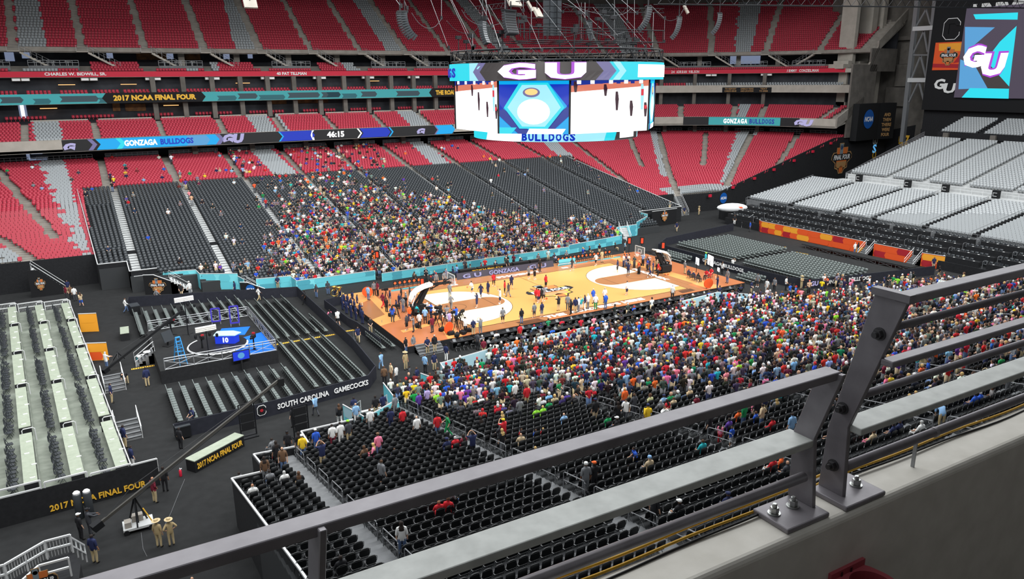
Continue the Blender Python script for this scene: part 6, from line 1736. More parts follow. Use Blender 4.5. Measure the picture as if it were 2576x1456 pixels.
# hoist lines: each a thing of its own
rs = random.Random(8); ci = 0
LN = [((805,-40),(925,215)),((1180,90),(1180,-20)),((430,0),(575,390)),((590,0),(770,395)),((600,0),(785,380)),((745,0),(860,150)),((870,0),(1000,400)),((900,40),(1040,270)),((1120,0),(1245,220)),((1245,210),(1330,410)),((1280,0),(1600,410)),((1405,0),(1500,100)),((1540,0),(1690,120)),((1610,0),(1800,400)),((1620,60),(2005,410)),((1745,60),(1955,300)),((1850,0),(2170,380)),((1900,30),(2220,385)),((1975,0),(2100,110)),((2210,40),(2325,150)),((850,0),(850,150)),((880,0),(880,150)),((1245,60),(1245,240)),((1650,20),(1650,330)),((1680,20),(1680,170)),((1918,0),(1918,340)),((2022,0),(2022,180)),((2080,0),(2080,320)),((2235,100),(2225,400)),((2325,150),(2322,340)),((150,0),(190,55)),((215,0),(240,70)),((517,0),(517,150)),((770,270),(770,400)),((1032,0),(1032,300))]
zr = lambda x, y: (950+x*.31056, y*.31056)
def cable_to(px, py, Y): return Vector(atY(px, py, Y))
for (q0, q1) in LN:
    Y = SY + (-9 if ci % 3 == 0 else (0 if ci % 3 == 1 else 7))
    a, b = cable_to(*zr(*q0), Y), cable_to(*zr(*q1), Y)
    if a.z < b.z: a, b = b, a
    d = (a-b)
    top = a + d*(6.0/max(1.0, d.z)) if q0[1] <= 5 or q1[1] <= 5 else a + d.normalized()*0
    root = empty('hoist_line', tuple(b), 0, 'thin %s hoist line above the scoreboard, strand %s' % ('upright' if abs(q0[0]-q1[0]) < 25 else 'slanting', words(ci+1)), 'cable', 'hoist lines above the scoreboard')
    MB().tube([(0,0,0), tuple(top-b)], .022 if ci % 2 else .034, 5).build('strand', 'steel_grey', root)
    MB().box((-.1,-.1,-.1),(.1,.1,.25)).build('shackle', 'black_metal', root); ci += 1
for k, (pts) in enumerate(([(275,105),(330,190),(400,235),(470,220),(520,150)],[(560,170),(620,240),(700,275),(780,265),(830,200)],[(680,80),(720,150),(800,200),(900,215),(1000,190)],[(1110,90),(1160,130),(1250,150),(1350,140),(1400,80)],[(1500,30),(1700,90),(1850,130),(2000,120),(2060,60)],[(2220,50),(2290,140),(2360,175),(2440,150),(2500,30)],[(1690,230),(1800,280),(1900,290),(2000,260)],[(1440,280),(1530,300),(1640,270)])):
    t_ = np.linspace(0, len(pts)-1, 18); px_ = np.array(pts, float)
    sm_ = [np.array([np.interp(t, range(len(pts)), px_[:,c]) for c in (0,1)]) for t in t_]
    for _ in range(3): sm_ = [sm_[0]]+[(sm_[i-1]+sm_[i]*2+sm_[i+1])/4 for i in range(1,len(sm_)-1)]+[sm_[-1]]
    q = [cable_to(*zr(*p_), SY-4) for p_ in sm_]
    tag(MB().tube(q, .028, 5).build('slack_cable', 'black_metal' if k % 2 else 'chair_shell'), 'drooping black cable loop in the rigging, %s along from the left end' % ord_(k), 'cable', 'cable loops in the rigging')
def line_array(px, py0, py1, Y, n, lean, label, w=1.2, face_m='dark', tw=0.0):
    a, b = cable_to(px, py0, Y), cable_to(px, py1, Y); L_ = (a-b).length
    r = empty('line_array', tuple(a), tw, label, 'speaker', 'hanging line arrays')
    y, z, an = 0.0, 0.0, 0.0; h = L_/n
    bd, gr = MB(), MB()
    for k in range(n):
        an = lean*(k/n)**1.3
        c, s = math.cos(an), math.sin(an)
        y2, z2 = y + s*h, z - c*h
        nx, nz = -c, -s
        bd.add([(-w/2,y,z),(w/2,y,z),(w/2,y2,z2),(-w/2,y2,z2),(-w*.4,y+.55*c,z+.55*s),(w*.4,y+.55*c,z+.55*s),(w*.4,y2+.55*c,z2+.55*s+.05),(-w*.4,y2+.55*c,z2+.55*s+.05)],[(0,1,2,3),(7,6,5,4),(0,4,5,1),(1,5,6,2),(2,6,7,3),(3,7,4,0)])
        gr.add([(-w*.46,y-.02*c,z-.04),(w*.46,y-.02*c,z-.04),(w*.46,y2-.02*c,z2+.04),(-w*.46,y2-.02*c,z2+.04)],[(0,1,2,3)])
        y, z = y2, z2
    bd.build('cabinet', 'chair_shell', r); gr.build('grille', face_m, r)
    MB().box((-w/2,-.1,.0),(w/2,.5,.15)).bar((-.3,.2,.15),(-.3,.2,.9),.08).bar((.3,.2,.15),(.3,.2,.9),.08).bar((0,.2,.9),(0,.2,9),.06).build('fly_frame', 'black_metal', r)
line_array(1012, 32, 96, SY-2, 12, -1.05, 'curved black line array hanging farthest left above the scoreboard', 1.2, 'dark', 1.3)
line_array(1024, 32, 98, SY-6, 12, -1.05, 'second curved black line array just right of the farthest left one', 1.2, 'dark', 1.2)
line_array(1218, 52, 110, SY+4, 10, -.6, 'small grey line array hanging above the upper left of the scoreboard', .9, 'steel_grey', .6)
line_array(1284, 28, 86, SY-6, 9, -.55, 'broad black line array hanging nearest the top middle', 1.6, 'dark', .35)
line_array(1477, 55, 106, SY+4, 10, .5, 'small grey line array hanging above the scoreboard right of centre', .9, 'steel_grey', -2.4)
line_array(1626, 18, 78, SY-4, 12, -1.05, 'curved black line array hanging above the right end of the scoreboard', 1.3, 'dark', 1.0+PI)
line_array(1704, 44, 98, SY+2, 12, -.9, 'curved grey line array just right of the scoreboard', 1.0, 'steel_grey', .9+PI)
line_array(1806, 35, 86, SY+2, 11, -.9, 'curved grey line array farthest right under the roof truss', 1.0, 'steel_grey', .8+PI)
for k, px in enumerate((1380, 1398)):
    a, b = cable_to(px, -30, SY+8), cable_to(px, 90, SY+8); r = empty('sub_column', tuple(b), .5, 'tall dark column of stacked speakers above the scoreboard, %s of the two' % ('left','right')[k], 'speaker', 'speaker columns')
    mb = MB()
    for i in range(9): mb.box((-.45,-.5,.65*i),(.45,.5,.65*i+.6))
    mb.build('cabinet', 'chair_shell', r)
    MB().bar((-.5,-.4,0),(-.5,-.4,6),.05).bar((.5,-.4,0),(.5,-.4,6),.05).build('fly_bar', 'black_metal', r)
# white floodlight heads under the roof
for k, (px, py, w) in enumerate(((630,8,1.6),(1295,2,2.0),(1355,30,1.6),(1728,22,1.5),(1335,14,.9))):
    p = cable_to(px, py, SY+6 if k else 30); r = empty('roof_floodlight', tuple(p), .3*k, 'pale floodlight head under the roof, %s from the left' % ord_(k), 'lamp', 'roof floodlights')
    MB().slab([(-w/2,-.3,-.5),(w/2,-.3,-.5),(w/2,.3,.5),(-w/2,.3,.5)], .25).build('head', 'fascia', r); MB().bar((0,.2,.3),(0,.3,9),.08).build('hanger', 'black_metal', r)
# long roof truss at the upper right
a, b = cable_to(1655, 10, 2), cable_to(2600, 20, 2)
r = empty('roof_truss', tuple(a), 0, 'long thin black roof truss crossing the top right of the hall', 'truss')
d = b-a; mb = MB(); n = 40; h = .95
for o in ((0,0,0),(0,0,h),(0,.8,.0)): mb.tube([o, tuple(Vector(o)+d)], .06, 4)
for k in range(n):
    p0, p1, p2 = d*(k/n), d*((k+.5)/n), d*((k+1)/n)
    mb.bar(tuple(p0), tuple(p1+Vector((0,0,h))), .045).bar(tuple(p1+Vector((0,0,h))), tuple(p2), .045)
mb.build('lattice', 'black_metal', r)
for q0, q1, k in ((zr(700,105),zr(1210,40),0),(zr(1500,95),zr(2320,105),1)):
    a, b = cable_to(*q0, SY+6), cable_to(*q1, SY+6); r = empty('roof_truss', tuple(a), 0, ('short black truss hung above the left half of the scoreboard','short black truss hung above the right half of the scoreboard')[k], 'truss')
    d = b-a; mb = MB(); n = 14
    for o in ((0,0,0),(0,0,.5)): mb.tube([o, tuple(Vector(o)+d)], .04, 4)
    for i in range(n): mb.bar(tuple(d*(i/n)), tuple(d*((i+.5)/n)+Vector((0,0,.5))), .03).bar(tuple(d*((i+.5)/n)+Vector((0,0,.5))), tuple(d*((i+1)/n)), .03)
    mb.build('lattice', 'black_metal', r)
# ------------------------------------------------------------------ balcony railing and parapet close to the viewer
C0 = Vector(CAM)
def cl(x, y, z): return tuple(C0+Vector((x, y, z)))
mb = MB()
yi, yo = 1.352, 1.50
prof = [(yi-.014,-3.2),(yi-.011,-1.40),(yi-.009,-1.392),(yi-.004,-1.384),(yi+.003,-1.379),(yi+.012,-1.377),(yo-.012,-1.377),(yo-.003,-1.381),(yo,-1.39),(yo,-3.2)]
vs = []; fs = []; n = len(prof)
XSs = [-2.5,-1,0,.6,1.2,1.8,2.4,3,4,6]
for x in XSs:
    for y, z in prof: vs.append(cl(x, y, z))
for i in range(len(XSs)-1):
    for k in range(n): fs.append((i*n+k,(i+1)*n+k,(i+1)*n+(k+1)%n,i*n+(k+1)%n))
fs += [tuple(range(n))[::-1], tuple((len(XSs)-1)*n+k for k in range(n))]
struct(MB().add(vs, fs).build('wall_parapet', ['parapet']))
struct(MB().box(cl(-6,-9,-2.8), cl(12,yi-.02,-2.45)).build('floor_balcony', 'concrete_dark'))
struct(MB().box(cl(-14,-9.3,-2.6), cl(20,-9,3.4)).build('wall_balcony_shade', 'concrete_dark'))  # unseen wall behind the viewer, added to darken the railing's near side
struct(MB().box(cl(-14,-9.2,2.8), cl(20,-1.1,3.3)).build('ceiling_balcony_shade', 'concrete_dark'))  # unseen soffit, added to keep light off the parapet's inner face
def obar(root, name, x0, x1, y0, y1, z0, z1, m, bv=.004):
    o = MB().box((x0,y0,z0),(x1,y1,z1)).build(name, m, root); bevel(o, bv, 2); return o
def pipe(root, name, x0, x1, y, z, r, m):
    return MB().tube([(x0,y,z),(x1,y,z)], r, 20).build(name, m, root, True)
def flatpost(root, x, pts_l, pts_r, th, m, name='post'):
    """plate in the Y-Z plane with kinked outline"""
    ring = pts_l + pts_r[::-1]; k = len(ring)
    mb = MB().add([(x-th/2,y,z) for y,z in ring]+[(x+th/2,y,z) for y,z in ring], [tuple(range(k))[::-1], tuple(range(k,2*k))]+[(i,(i+1)%k,k+(i+1)%k,k+i) for i in range(k)])
    o = mb.build(name, m, root); bevel(o, .002, 1); return o
def base_plate(root, x0, x1, y0, y1, z):
    o = MB().box((x0,y0,z),(x1,y1,z+.018)).build('base_plate', 'rail_paint', root); bevel(o, .005, 2); return o
def anchor(root, x, y, z):
    b = MB(); b.lathe([(.021,0),(.021,.004)], 20, 0, (x,y,z)); b.lathe([(.0135,.004),(.015,.007),(.015,.02),(.0135,.023)], 6, 0, (x,y,z)); b.lathe([(.008,.02),(.008,.034),(.006,.036)], 12, 0, (x,y,z))
    return b.build('anchor_bolt', 'bolt_zinc', root)
def side_bolt(root, x, y, z):
    b = MB()
    for r0, x0, x1, nn in ((.021,0,-.004,18),(.016,-.004,-.018,6),(.009,-.018,-.03,12)):
        b.tube([(x+x0,y,z),(x+x1,y,z)], r0, nn)
    return b.build('side_bolt', 'bolt_dark', root)
# section with two flat bars and one pipe
A = empty('balcony_railing', cl(0,0,0), 0, 'grey painted steel railing section with two wide flat bars, ending at its bolted post', 'railing')
obar(A, 'top_bar', -1.6, 1.955, 1.372, 1.43, -.9, -.873, 'rail_paint')
obar(A, 'middle_bar', -1.6, 1.945, 1.432, 1.533, -1.152, -1.127, 'rail_flat')
pipe(A, 'lower_pipe', -1.6, 1.915, 1.437, -1.252, .0165, 'rail_paint')
def postA(x):
    flatpost(A, x, [(1.51,-1.36),(1.512,-1.127),(1.44,-.885)], [(1.408,-1.36),(1.43,-1.122),(1.352,-.875)], .016, 'rail_paint')
postA(1.945); postA(.335); postA(-1.275)
o = base_plate(A, 1.768, 1.965, 1.362, 1.507, -1.377)
for q in ((1947,1291),(1994,1273)):
    b_ = at(*q, CAM[2]-1.359)-CAM; anchor(A, b_[0], b_[1], -1.359)
base_plate(A, .16, .36, 1.362, 1.5, -1.377)
# taller section to the right
B = empty('balcony_railing', cl(0,0,0), 0, 'taller grey painted steel railing section with leaning post, flat bars and three pipes', 'railing')
obar(B, 'top_bar', 2.075, 5, 1.262, 1.312, -.651, -.623, 'rail_paint')
pipe(B, 'upper_pipe', 2.08, 5, 1.312, -.737, .0125, 'rail_paint')
obar(B, 'second_bar', 2.08, 5, 1.29, 1.332, -.862, -.841, 'rail_paint')
pipe(B, 'middle_pipe', 2.08, 5, 1.41, -1.004, .0135, 'rail_paint')
obar(B, 'wide_bar', 2.09, 5, 1.372, 1.463, -1.126, -1.102, 'rail_flat')
pipe(B, 'lower_pipe', 2.1, 5, 1.425, -1.264, .0165, 'rail_paint')
MB().tube([(2.60,1.425,-1.2642),(2.616,1.425,-1.2642)], .019, 20).build('pipe_joint', 'rail_paint', B)
MB().box((2.50,1.42,-1.377),(2.506,1.432,-1.28)).build('pipe_bracket', 'steel_grey', B)
flatpost(B, 2.088, [(1.50,-1.36),(1.488,-1.14),(1.382,-.66),(1.378,-.635)], [(1.402,-1.36),(1.413,-1.11),(1.268,-.64),(1.262,-.625)], .018, 'rail_paint')
base_plate(B, 2.035, 2.24, 1.352, 1.5, -1.377)
b_ = at(2153, 1220, CAM[2]-1.359)-CAM; anchor(B, b_[0], b_[1], -1.359)
side_bolt(B, 2.079, 1.345, -.765); side_bolt(B, 2.079, 1.44, -1.05); side_bolt(B, 2.079, 1.45, -1.262)
MB().box((2.07,1.26,-.645),(2.10,1.385,-.622)).build('post_cap', 'rail_paint', B)
# cables tied along the outer edge
def run_cable(name, y0, z0, r, m, label, wob, ph):
    pts = []
    for i in range(60):
        x = -.6+5.4*i/59
        pts.append(cl(x, y0+wob*math.sin(x*3.1+ph)+.004*math.sin(x*9+ph), z0+wob*.6*math.cos(x*2.3+ph)))
    return tag(MB().tube(pts, r, 8).build(name, m, None, True), label, 'cable')
run_cable('yellow_cable', 1.533, -1.358, .0046, 'cable_yellow', 'yellow cable along the railing foot, the one farther from the parapet', .003, 0)
run_cable('yellow_cable', 1.508, -1.370, .0046, 'cable_yellow', 'yellow cable along the railing foot, lying nearer the parapet', .003, .5)
run_cable('black_cable', 1.484, -1.372, .0038, 'cable_black', 'thin black cable snaking beside the yellow cables at the railing foot', .008, 1.2)
# cup holder fixed to the inner face of the parapet
def inner(px, py): d = ray(px, py); t = (yi-.03)/d[1]; return t*d
pc = inner(2150, 1425)
cu = empty('cup_holder', cl(pc[0]-.01, yi-.018, pc[2]-.02), 0, 'dark red plastic cup holder fixed to the concrete parapet', 'cup holder'); cu.scale = (1.3,)*3
mb = MB(); nn = 28; Rr = .052; cy = -.062
out = [(-.075,0),(.055,0),(.062,-.012)] + [(.068*math.cos(a)+.004, cy+.068*math.sin(a)) for a in np.linspace(.3,-PI-.25,14)]
nb = len(out)
inn = [(.004+Rr*math.cos(2*PI*k/nn), cy+Rr*math.sin(2*PI*k/nn)) for k in range(nn)]
# top plate as a fan between outer outline and hole
def ray_out(ang):
    dx, dy = math.cos(ang), math.sin(ang); best = .2
    for (x0,y0),(x1,y1) in zip(out, out[1:]+out[:1]):
        ex, ey = x1-x0, y1-y0; den = dx*ey-dy*ex
        if abs(den) < 1e-9: continue
        t = ((x0-.004)*ey-(y0-cy)*ex)/den; s = ((x0-.004)*dy-(y0-cy)*dx)/den
        if t > 0 and -.001 <= s <= 1.001: best = min(best, t)
    return (.004+dx*best, cy+dy*best)
ou = [ray_out(2*PI*k/nn) for k in range(nn)]
vs = [(x,y,0) for x,y in ou]+[(x,y,0) for x,y in inn]+[(x,y,-.02) for x,y in ou]+[(x,y,-.085) for x,y in inn]
fs = []
for k in range(nn):
    j = (k+1)%nn
    fs += [(k,j,nn+j,nn+k),(2*nn+k,2*nn+j,j,k),(nn+k,nn+j,3*nn+j,3*nn+k)]
fs.append(tuple(3*nn+k for k in range(nn)))
MB().add(vs, fs).build('tray', 'cup_red', cu)
MB().box((-.075,-.004,-.05),(.058,.012,.018)).build('mounting_plate', 'cup_red', cu)
mb = MB()
for x in (-.035,.002): mb.box((x-.003,-.006,-.012),(x+.003,-.0045,.012))
mb.build('slot', 'cup_slot', cu)
# ------------------------------------------------------------------ people
COL = {'white':(238,238,236),'black':(30,30,34),'grey':(126,128,132),'red':(204,38,48),'navy':(36,44,82),'blue':(44,92,200),'lightblue':(142,184,226),
 'yellow':(246,204,48),'green':(28,146,84),'orange':(246,108,48),'pink':(242,134,164),'purple':(94,62,156),'teal':(40,176,186),'beige':(206,184,150),
 'maroon':(122,32,52),'lime':(150,226,64),'khaki':(196,176,136),'brown':(112,84,62),'charcoal':(66,68,74),'lavender':(178,160,212),'jeans':(92,116,156),'tan':(186,164,122),'cyan':(60,196,220)}
SAY = {'lightblue':'light blue','jeans':'blue jeans'}
HAIR = {'dark':(42,32,28),'brown':(88,62,44),'blond':(206,172,112),'silver':(190,190,188),'bald':None}
SKINS = [(222,178,150),(206,160,132),(184,134,104),(120,82,62),(232,190,164)]
def joints(pose):
    J = dict(pel=(0,0,.93), spi=(0,.0,1.12), che=(0,-.01,1.32), nkb=(0,-.01,1.45), nk=(0,.0,1.52), hd=(0,.02,1.61), top=(0,.01,1.71))
    for s, k in ((-1,'l'),(1,'r')):
        J['sh'+k] = (s*.175,-.01,1.40); J['el'+k] = (s*.235,-.03,1.12); J['wr'+k] = (s*.245,.05,.89); J['hn'+k] = (s*.24,.075,.81)
        J['hp'+k] = (s*.09,0,.88); J['kn'+k] = (s*.105,.015,.48); J['an'+k] = (s*.11,-.02,.09); J['to'+k] = (s*.125,.15,.035)
    def arm(k, el, wr, hn):
        s = -1 if k == 'l' else 1
        J['el'+k] = (s*el[0],)+el[1:]; J['wr'+k] = (s*wr[0],)+wr[1:]; J['hn'+k] = (s*hn[0],)+hn[1:]
    if pose == 'folded':
        for k in 'lr': arm(k, (.24,.06,1.14), (.06,.22,1.16), (-.03,.21,1.17))
    elif pose == 'clasp':
        for k in 'lr': arm(k, (.25,-.04,1.13), (.09,.17,.95), (.02,.2,.89))
    elif pose == 'photo':
        for k in 'lr': arm(k, (.29,.16,1.36), (.13,.28,1.58), (.06,.28,1.64))
    elif pose == 'hips':
        for k in 'lr': arm(k, (.36,-.08,1.16), (.19,.06,.99), (.13,.12,.97))
    elif pose == 'reach':
        for k in 'lr': arm(k, (.2,.22,1.2), (.12,.46,1.14), (.11,.54,1.13))
    elif pose == 'shoot':
        arm('r', (.2,.18,1.5), (.12,.2,1.8), (.1,.22,1.89)); arm('l', (.22,.14,1.42), (.1,.2,1.66), (.06,.22,1.74))
    elif pose in ('walk','dribble'):
        J['knl'] = (-.1,.16,.5); J['anl'] = (-.1,.2,.1); J['tol'] = (-.11,.36,.06)
        J['knr'] = (.1,-.02,.48); J['anr'] = (.1,-.28,.13); J['tor'] = (.11,-.14,.04)
        arm('l', (.23,-.16,1.15), (.23,-.08,.92), (.22,-.04,.85)); arm('r', (.24,.1,1.16), (.22,.28,1.02), (.2,.34,.98))
    if pose == 'dribble':
        for k in ('pel','hpl','hpr'): J[k] = (J[k][0], J[k][1]-.08, J[k][2]-.14)
        for k in ('spi','che','nkb','nk','hd','top','shl','shr'): J[k] = (J[k][0], J[k][1]+.1, J[k][2]-.2)
        arm('l', (.3,.1,1.0), (.28,.3,.9), (.27,.36,.85)); arm('r', (.28,.14,.95), (.27,.36,.8), (.26,.42,.74))
    if pose in ('sit','sit_lean'):
        dz = -.43
        for k in ('pel','spi','che','nkb','nk','hd','top','shl','shr'): J[k] = (J[k][0], J[k][1]-.1, J[k][2]+dz)
        for s, k in ((-1,'l'),(1,'r')):
            J['hp'+k] = (s*.09,-.06,.5); J['kn'+k] = (s*.13,.36,.5); J['an'+k] = (s*.13,.34,.09); J['to'+k] = (s*.14,.5,.035)
            arm(k, (.25,-.04,.74), (.16,.2,.62), (.12,.28,.6))
        if pose == 'sit_lean':
            for k in ('che','nkb','nk','hd','top','shl','shr'): J[k] = (J[k][0], J[k][1]+.16, J[k][2]-.05)
    if pose == 'bend':
        for k, (y, z) in dict(spi=(.14,1.05),che=(.32,1.1),nkb=(.44,1.12),nk=(.5,1.13),hd=(.58,1.12),top=(.68,1.1)).items(): J[k] = (0,y,z)
        for s, k in ((-1,'l'),(1,'r')): J['sh'+k] = (s*.17,.38,1.1); arm(k, (.2,.42,.84), (.16,.5,.62), (.14,.52,.54))
    return J
RAD = dict(pel=(.145,.115), spi=(.135,.105), che=(.16,.115), nkb=(.075,.07), nk=(.055,.055), hd=(.078,.092), top=(.062,.072))
for k in 'lr': RAD.update({'sh'+k:(.062,.062),'el'+k:(.044,.044),'wr'+k:(.029,.029),'hn'+k:(.03,.04),'hp'+k:(.095,.095),'kn'+k:(.06,.06),'an'+k:(.042,.042),'to'+k:(.042,.032)})
BONES = [('pel','spi'),('spi','che'),('che','nkb'),('nkb','nk'),('nk','hd'),('hd','top')]
for k in 'lr': BONES += [('che','sh'+k),('sh'+k,'el'+k),('el'+k,'wr'+k),('wr'+k,'hn'+k),('pel','hp'+k),('hp'+k,'kn'+k),('kn'+k,'an'+k),('an'+k,'to'+k)]
def make_pose(pose):
    J = joints(pose); names = list(J); idx = {n: i for i, n in enumerate(names)}
    V = [J[n] for n in names]; Rr = [RAD[n] for n in names]; E = [(idx[a], idx[b]) for a, b in BONES]
    for s, k in ((-1,'l'),(1,'r')):                 # thumb and four fingers, unequal and curled
        wr, hn = Vector(J['wr'+k]), Vector(J['hn'+k]); d = (hn-wr).normalized()
        side = d.cross(Vector((0,0,1)) if abs(d.z) < .8 else Vector((0,1,0))).normalized(); cu = d.cross(side)
        for f, (off, L_) in enumerate(((-.028,.062),(-.01,.074),(.01,.07),(.028,.054))):
            b = hn+side*off+d*.02; m = b+d*L_*.55; t = m+d*L_*.4+cu*.02
            i0 = len(V); V += [tuple(b),tuple(m),tuple(t)]; Rr += [(.0095,.0095)]*3
            E += [(idx['hn'+k], i0),(i0,i0+1),(i0+1,i0+2)]
        i0 = len(V); b = wr+(hn-wr)*.55-side*.036; V += [tuple(b), tuple(b+d*.04-side*.02)]; Rr += [(.011,.011),(.010,.010)]
        E += [(idx['hn'+k], i0),(i0,i0+1)]
    me = bpy.data.meshes.new('rig'); me.from_pydata(V, E, []); o = bpy.data.objects.new('rig', me); col.objects.link(o)
    o.modifiers.new('skin', 'SKIN'); ss = o.modifiers.new('sub', 'SUBSURF'); ss.levels = 1; ss.render_levels = 1
    for i, r in enumerate(Rr): me.skin_vertices[0].data[i].radius = r
    me.skin_vertices[0].data[idx['pel']].use_root = True
    bpy.context.view_layer.update()
    dg = bpy.context.evaluated_depsgraph_get(); ev = o.evaluated_get(dg)
    b = bpy.data.meshes.new_from_object(ev); b.name = 'body_'+pose
    bpy.data.objects.remove(o)
    n = len(b.vertices); co = np.empty(n*3, dtype=np.float32); b.vertices.foreach_get('co', co); co = co.reshape(-1,3).astype(float)
    # face: nose, brow and ears pushed out of the head
    hd = np.array(J['hd']); up = np.array(J['top'])-hd; up /= np.linalg.norm(up)
    fw = np.array([0,1,0.]) if pose != 'bend' else np.array([0,0,-1.0])
    rel = co-hd; hu, hf = rel@up, rel@fw; near = np.linalg.norm(rel, axis=1) < .17
    def bump(c, rad, v):
        w = np.clip(1-np.linalg.norm(co-(hd+c), axis=1)/rad, 0, 1)*near
        co[:] += w[:,None]*v
    bump(fw*.09+up*.005, .05, fw*.03); bump(fw*.085+up*.045, .05, fw*.008); bump(fw*.08-up*.055, .05, fw*.012)
    for s in (-1,1): bump(np.array([s*.075,0,0])+up*.0, .045, np.array([s*.022,0,0])); bump(np.array([s*.03,0,0])+fw*.085+up*.03, .028, -fw*.012)
    b.vertices.foreach_set('co', co.astype(np.float32).ravel()); b.update()
    bn = BONES; D = []
    for a, c in bn:
        A, B = np.array(J[a]), np.array(J[c]); d = B-A; t = np.clip(((co-A)@d)/(d@d), 0, 1)
        D.append(np.linalg.norm(co-A-t[:,None]*d, axis=1)/ (.6*(RAD[a][0]+RAD[c][0])+.02))
    D = np.array(D); own = D.argmin(0)
    reg = np.array([{'pel-spi':0,'spi-che':1,'che-nkb':1,'nkb-nk':6,'nk-hd':6,'hd-top':6}.get('%s-%s' % q, {'che-sh':1,'sh-el':2,'el-wr':3,'wr-hn':4,'pel-hp':5,'hp-kn':7,'kn-an':8,'an-to':9}.get('%s-%s' % (q[0][:2] if len(q[0]) == 3 and q[0] not in ('pel','che') else q[0], q[1][:2]), 1)) for q in bn])[own]
    nrm = np.empty(n*3, dtype=np.float32); b.vertices.foreach_get('normal', nrm); nrm = nrm.reshape(-1,3)
    faces = [tuple(p.vertices) for p in b.polygons]
    def shell(name, ok, off, need=1):
        fs = [f for f in faces if sum(1 for i in f if ok(reg[i], co[i], i)) >= need]
        used = sorted({i for f in fs for i in f}); mp = {v: j for j, v in enumerate(used)}
        vs = [tuple(co[i]+nrm[i]*(off if not callable(off) else off(i))) for i in used]
        m = bpy.data.meshes.new(name); m.from_pydata(vs, [], [tuple(mp[i] for i in f) for f in fs]); m.materials.append(MATS['cloth']); m.update()
        m.polygons.foreach_set('use_smooth', np.ones(len(m.polygons), dtype=bool)); return m
    sv = np.array(J['spi'])-np.array(J['pel']); sv /= np.linalg.norm(sv)
    out = {'body': b}
    out['shirt'] = shell('shirt', lambda r, c, i: r in (0,1,2) or (r == 5 and (co[i]-np.array(J['pel']))@sv > -.02), .018)
    out['jacket'] = shell('jacket', lambda r, c, i: r in (0,1,2,3) or (r == 5 and (co[i]-np.array(J['pel']))@sv > -.02), .02)
    out['trousers'] = shell('trousers', lambda r, c, i: r in (5,7,8) or (r == 0 and D[0][i] < 9 and (co[i]-np.array(J['pel']))@(np.array(J['spi'])-np.array(J['pel'])) < .004), .012)
    out['shorts'] = shell('shorts', lambda r, c, i: r in (5,7) or (r == 0 and (co[i]-np.array(J['pel']))@(np.array(J['spi'])-np.array(J['pel'])) < .004), .014)
    out['shoes'] = shell('shoes', lambda r, c, i: r == 9, .012)
    out['hair'] = shell('hair', lambda r, c, i: r == 6 and (hu[i] > .045 or (hf[i] < -.0 and hu[i] > -.035)), .014, 2)
    out['long_hair'] = shell('long_hair', lambda r, c, i: (r == 6 and (hu[i] > .045 or hf[i] < .01)) or (r in (1,) and hf[i] < -.03 and hu[i] > -.3 and abs(co[i][0]) < .11), .022, 2)
    tp = np.array(J['top'])
    def headgear(prof, n_=16, brim=None):
        mb = MB(); X = np.array([1,0,0]); Fv = fw; U = up
        vs = []; fs = []
        for r, z in prof:
            for k in range(n_):
                a = 2*PI*k/n_; vs.append(tuple(hd+X*(r*.92*math.cos(a))+Fv*(r*1.08*math.sin(a)-.004)+U*z))
        for i in range(len(prof)-1):
            for k in range(n_): fs.append((i*n_+k,i*n_+(k+1)%n_,(i+1)*n_+(k+1)%n_,(i+1)*n_+k))
        fs.append(tuple((len(prof)-1)*n_+k for k in range(n_)))
        mb.add(vs, fs)
        if brim:
            q = [hd+X*(.085*math.cos(a))+Fv*(.07+brim*math.sin(a))+U*.06 for a in np.linspace(0, PI, 9)]
            mb.slab([tuple(v) for v in q], .012)
        return mb.mesh('cap', 'cloth')
    out['cap'] = headgear([(.108,.05),(.106,.09),(.085,.13),(.04,.15),(.005,.153)], 14, .12)
    out['brim_hat'] = headgear([(.24,.075),(.245,.085),(.12,.092),(.112,.15),(.085,.185),(.03,.175),(.005,.18)])
    out['beanie'] = headgear([(.11,.03),(.112,.08),(.09,.135),(.04,.16),(.005,.165)], 14)
    if not b.materials: b.materials.append(MATS['skin'])
    else: b.materials[0] = MATS['skin']
    b.polygons.foreach_set('use_smooth', np.ones(len(b.polygons), dtype=bool))
    return out
POSES = {p: make_pose(p) for p in ('stand','folded','clasp','photo','hips','reach','shoot','walk','dribble','sit','sit_lean','bend')}
N_PEOPLE = [0]
TAKEN = []
PEOPLE = []          # (object, base label, sort key)
def person(loc, yaw, pose, top, bottom, hair='brown', skin=None, size=1.0, label=None, sortkey=0.0, group=None, clock=True):
    L_ = POSES[pose]; rs = random.Random(int(loc[0]*977+loc[1]*613)); sk = skin or SKINS[rs.choice((0,0,1,1,2,3,4))]
    o = link('person', L_['body'], None, loc, yaw); o.scale = (size,)*3; o.color = lin(sk)
    def part(key, c, nm=None):
        m = L_[key]; q = link(nm or key, m, o); q.color = lin(c); return q
    jac = top.endswith('+'); top = top.rstrip('+')
    part('jacket' if jac else 'shirt', COL[top])
    sh = bottom.endswith('-'); bottom = bottom.rstrip('-+')
    part('shorts' if sh else 'trousers', COL[bottom])
    part('shoes', (236,236,236) if sh else (36,34,34))
    if hair in HAIR:
        if HAIR[hair] is not None: part('hair', HAIR[hair])
    elif hair.startswith('long_'): part('long_hair', HAIR[hair[5:]], 'hair')
    elif hair.startswith('hat_'): part('brim_hat', COL[hair[4:]], 'hat')
    elif hair.startswith('beanie_'): part('beanie', COL[hair[7:]], 'beanie')
    else: part('hair', HAIR['brown']); part('cap', COL[hair.split('_')[1]], 'cap')
    o['category'] = 'person'
    if group: o['group'] = group
    PEOPLE.append((o, label, sortkey)); TAKEN.append((loc[0], loc[1])); N_PEOPLE[0] += 1
    return o
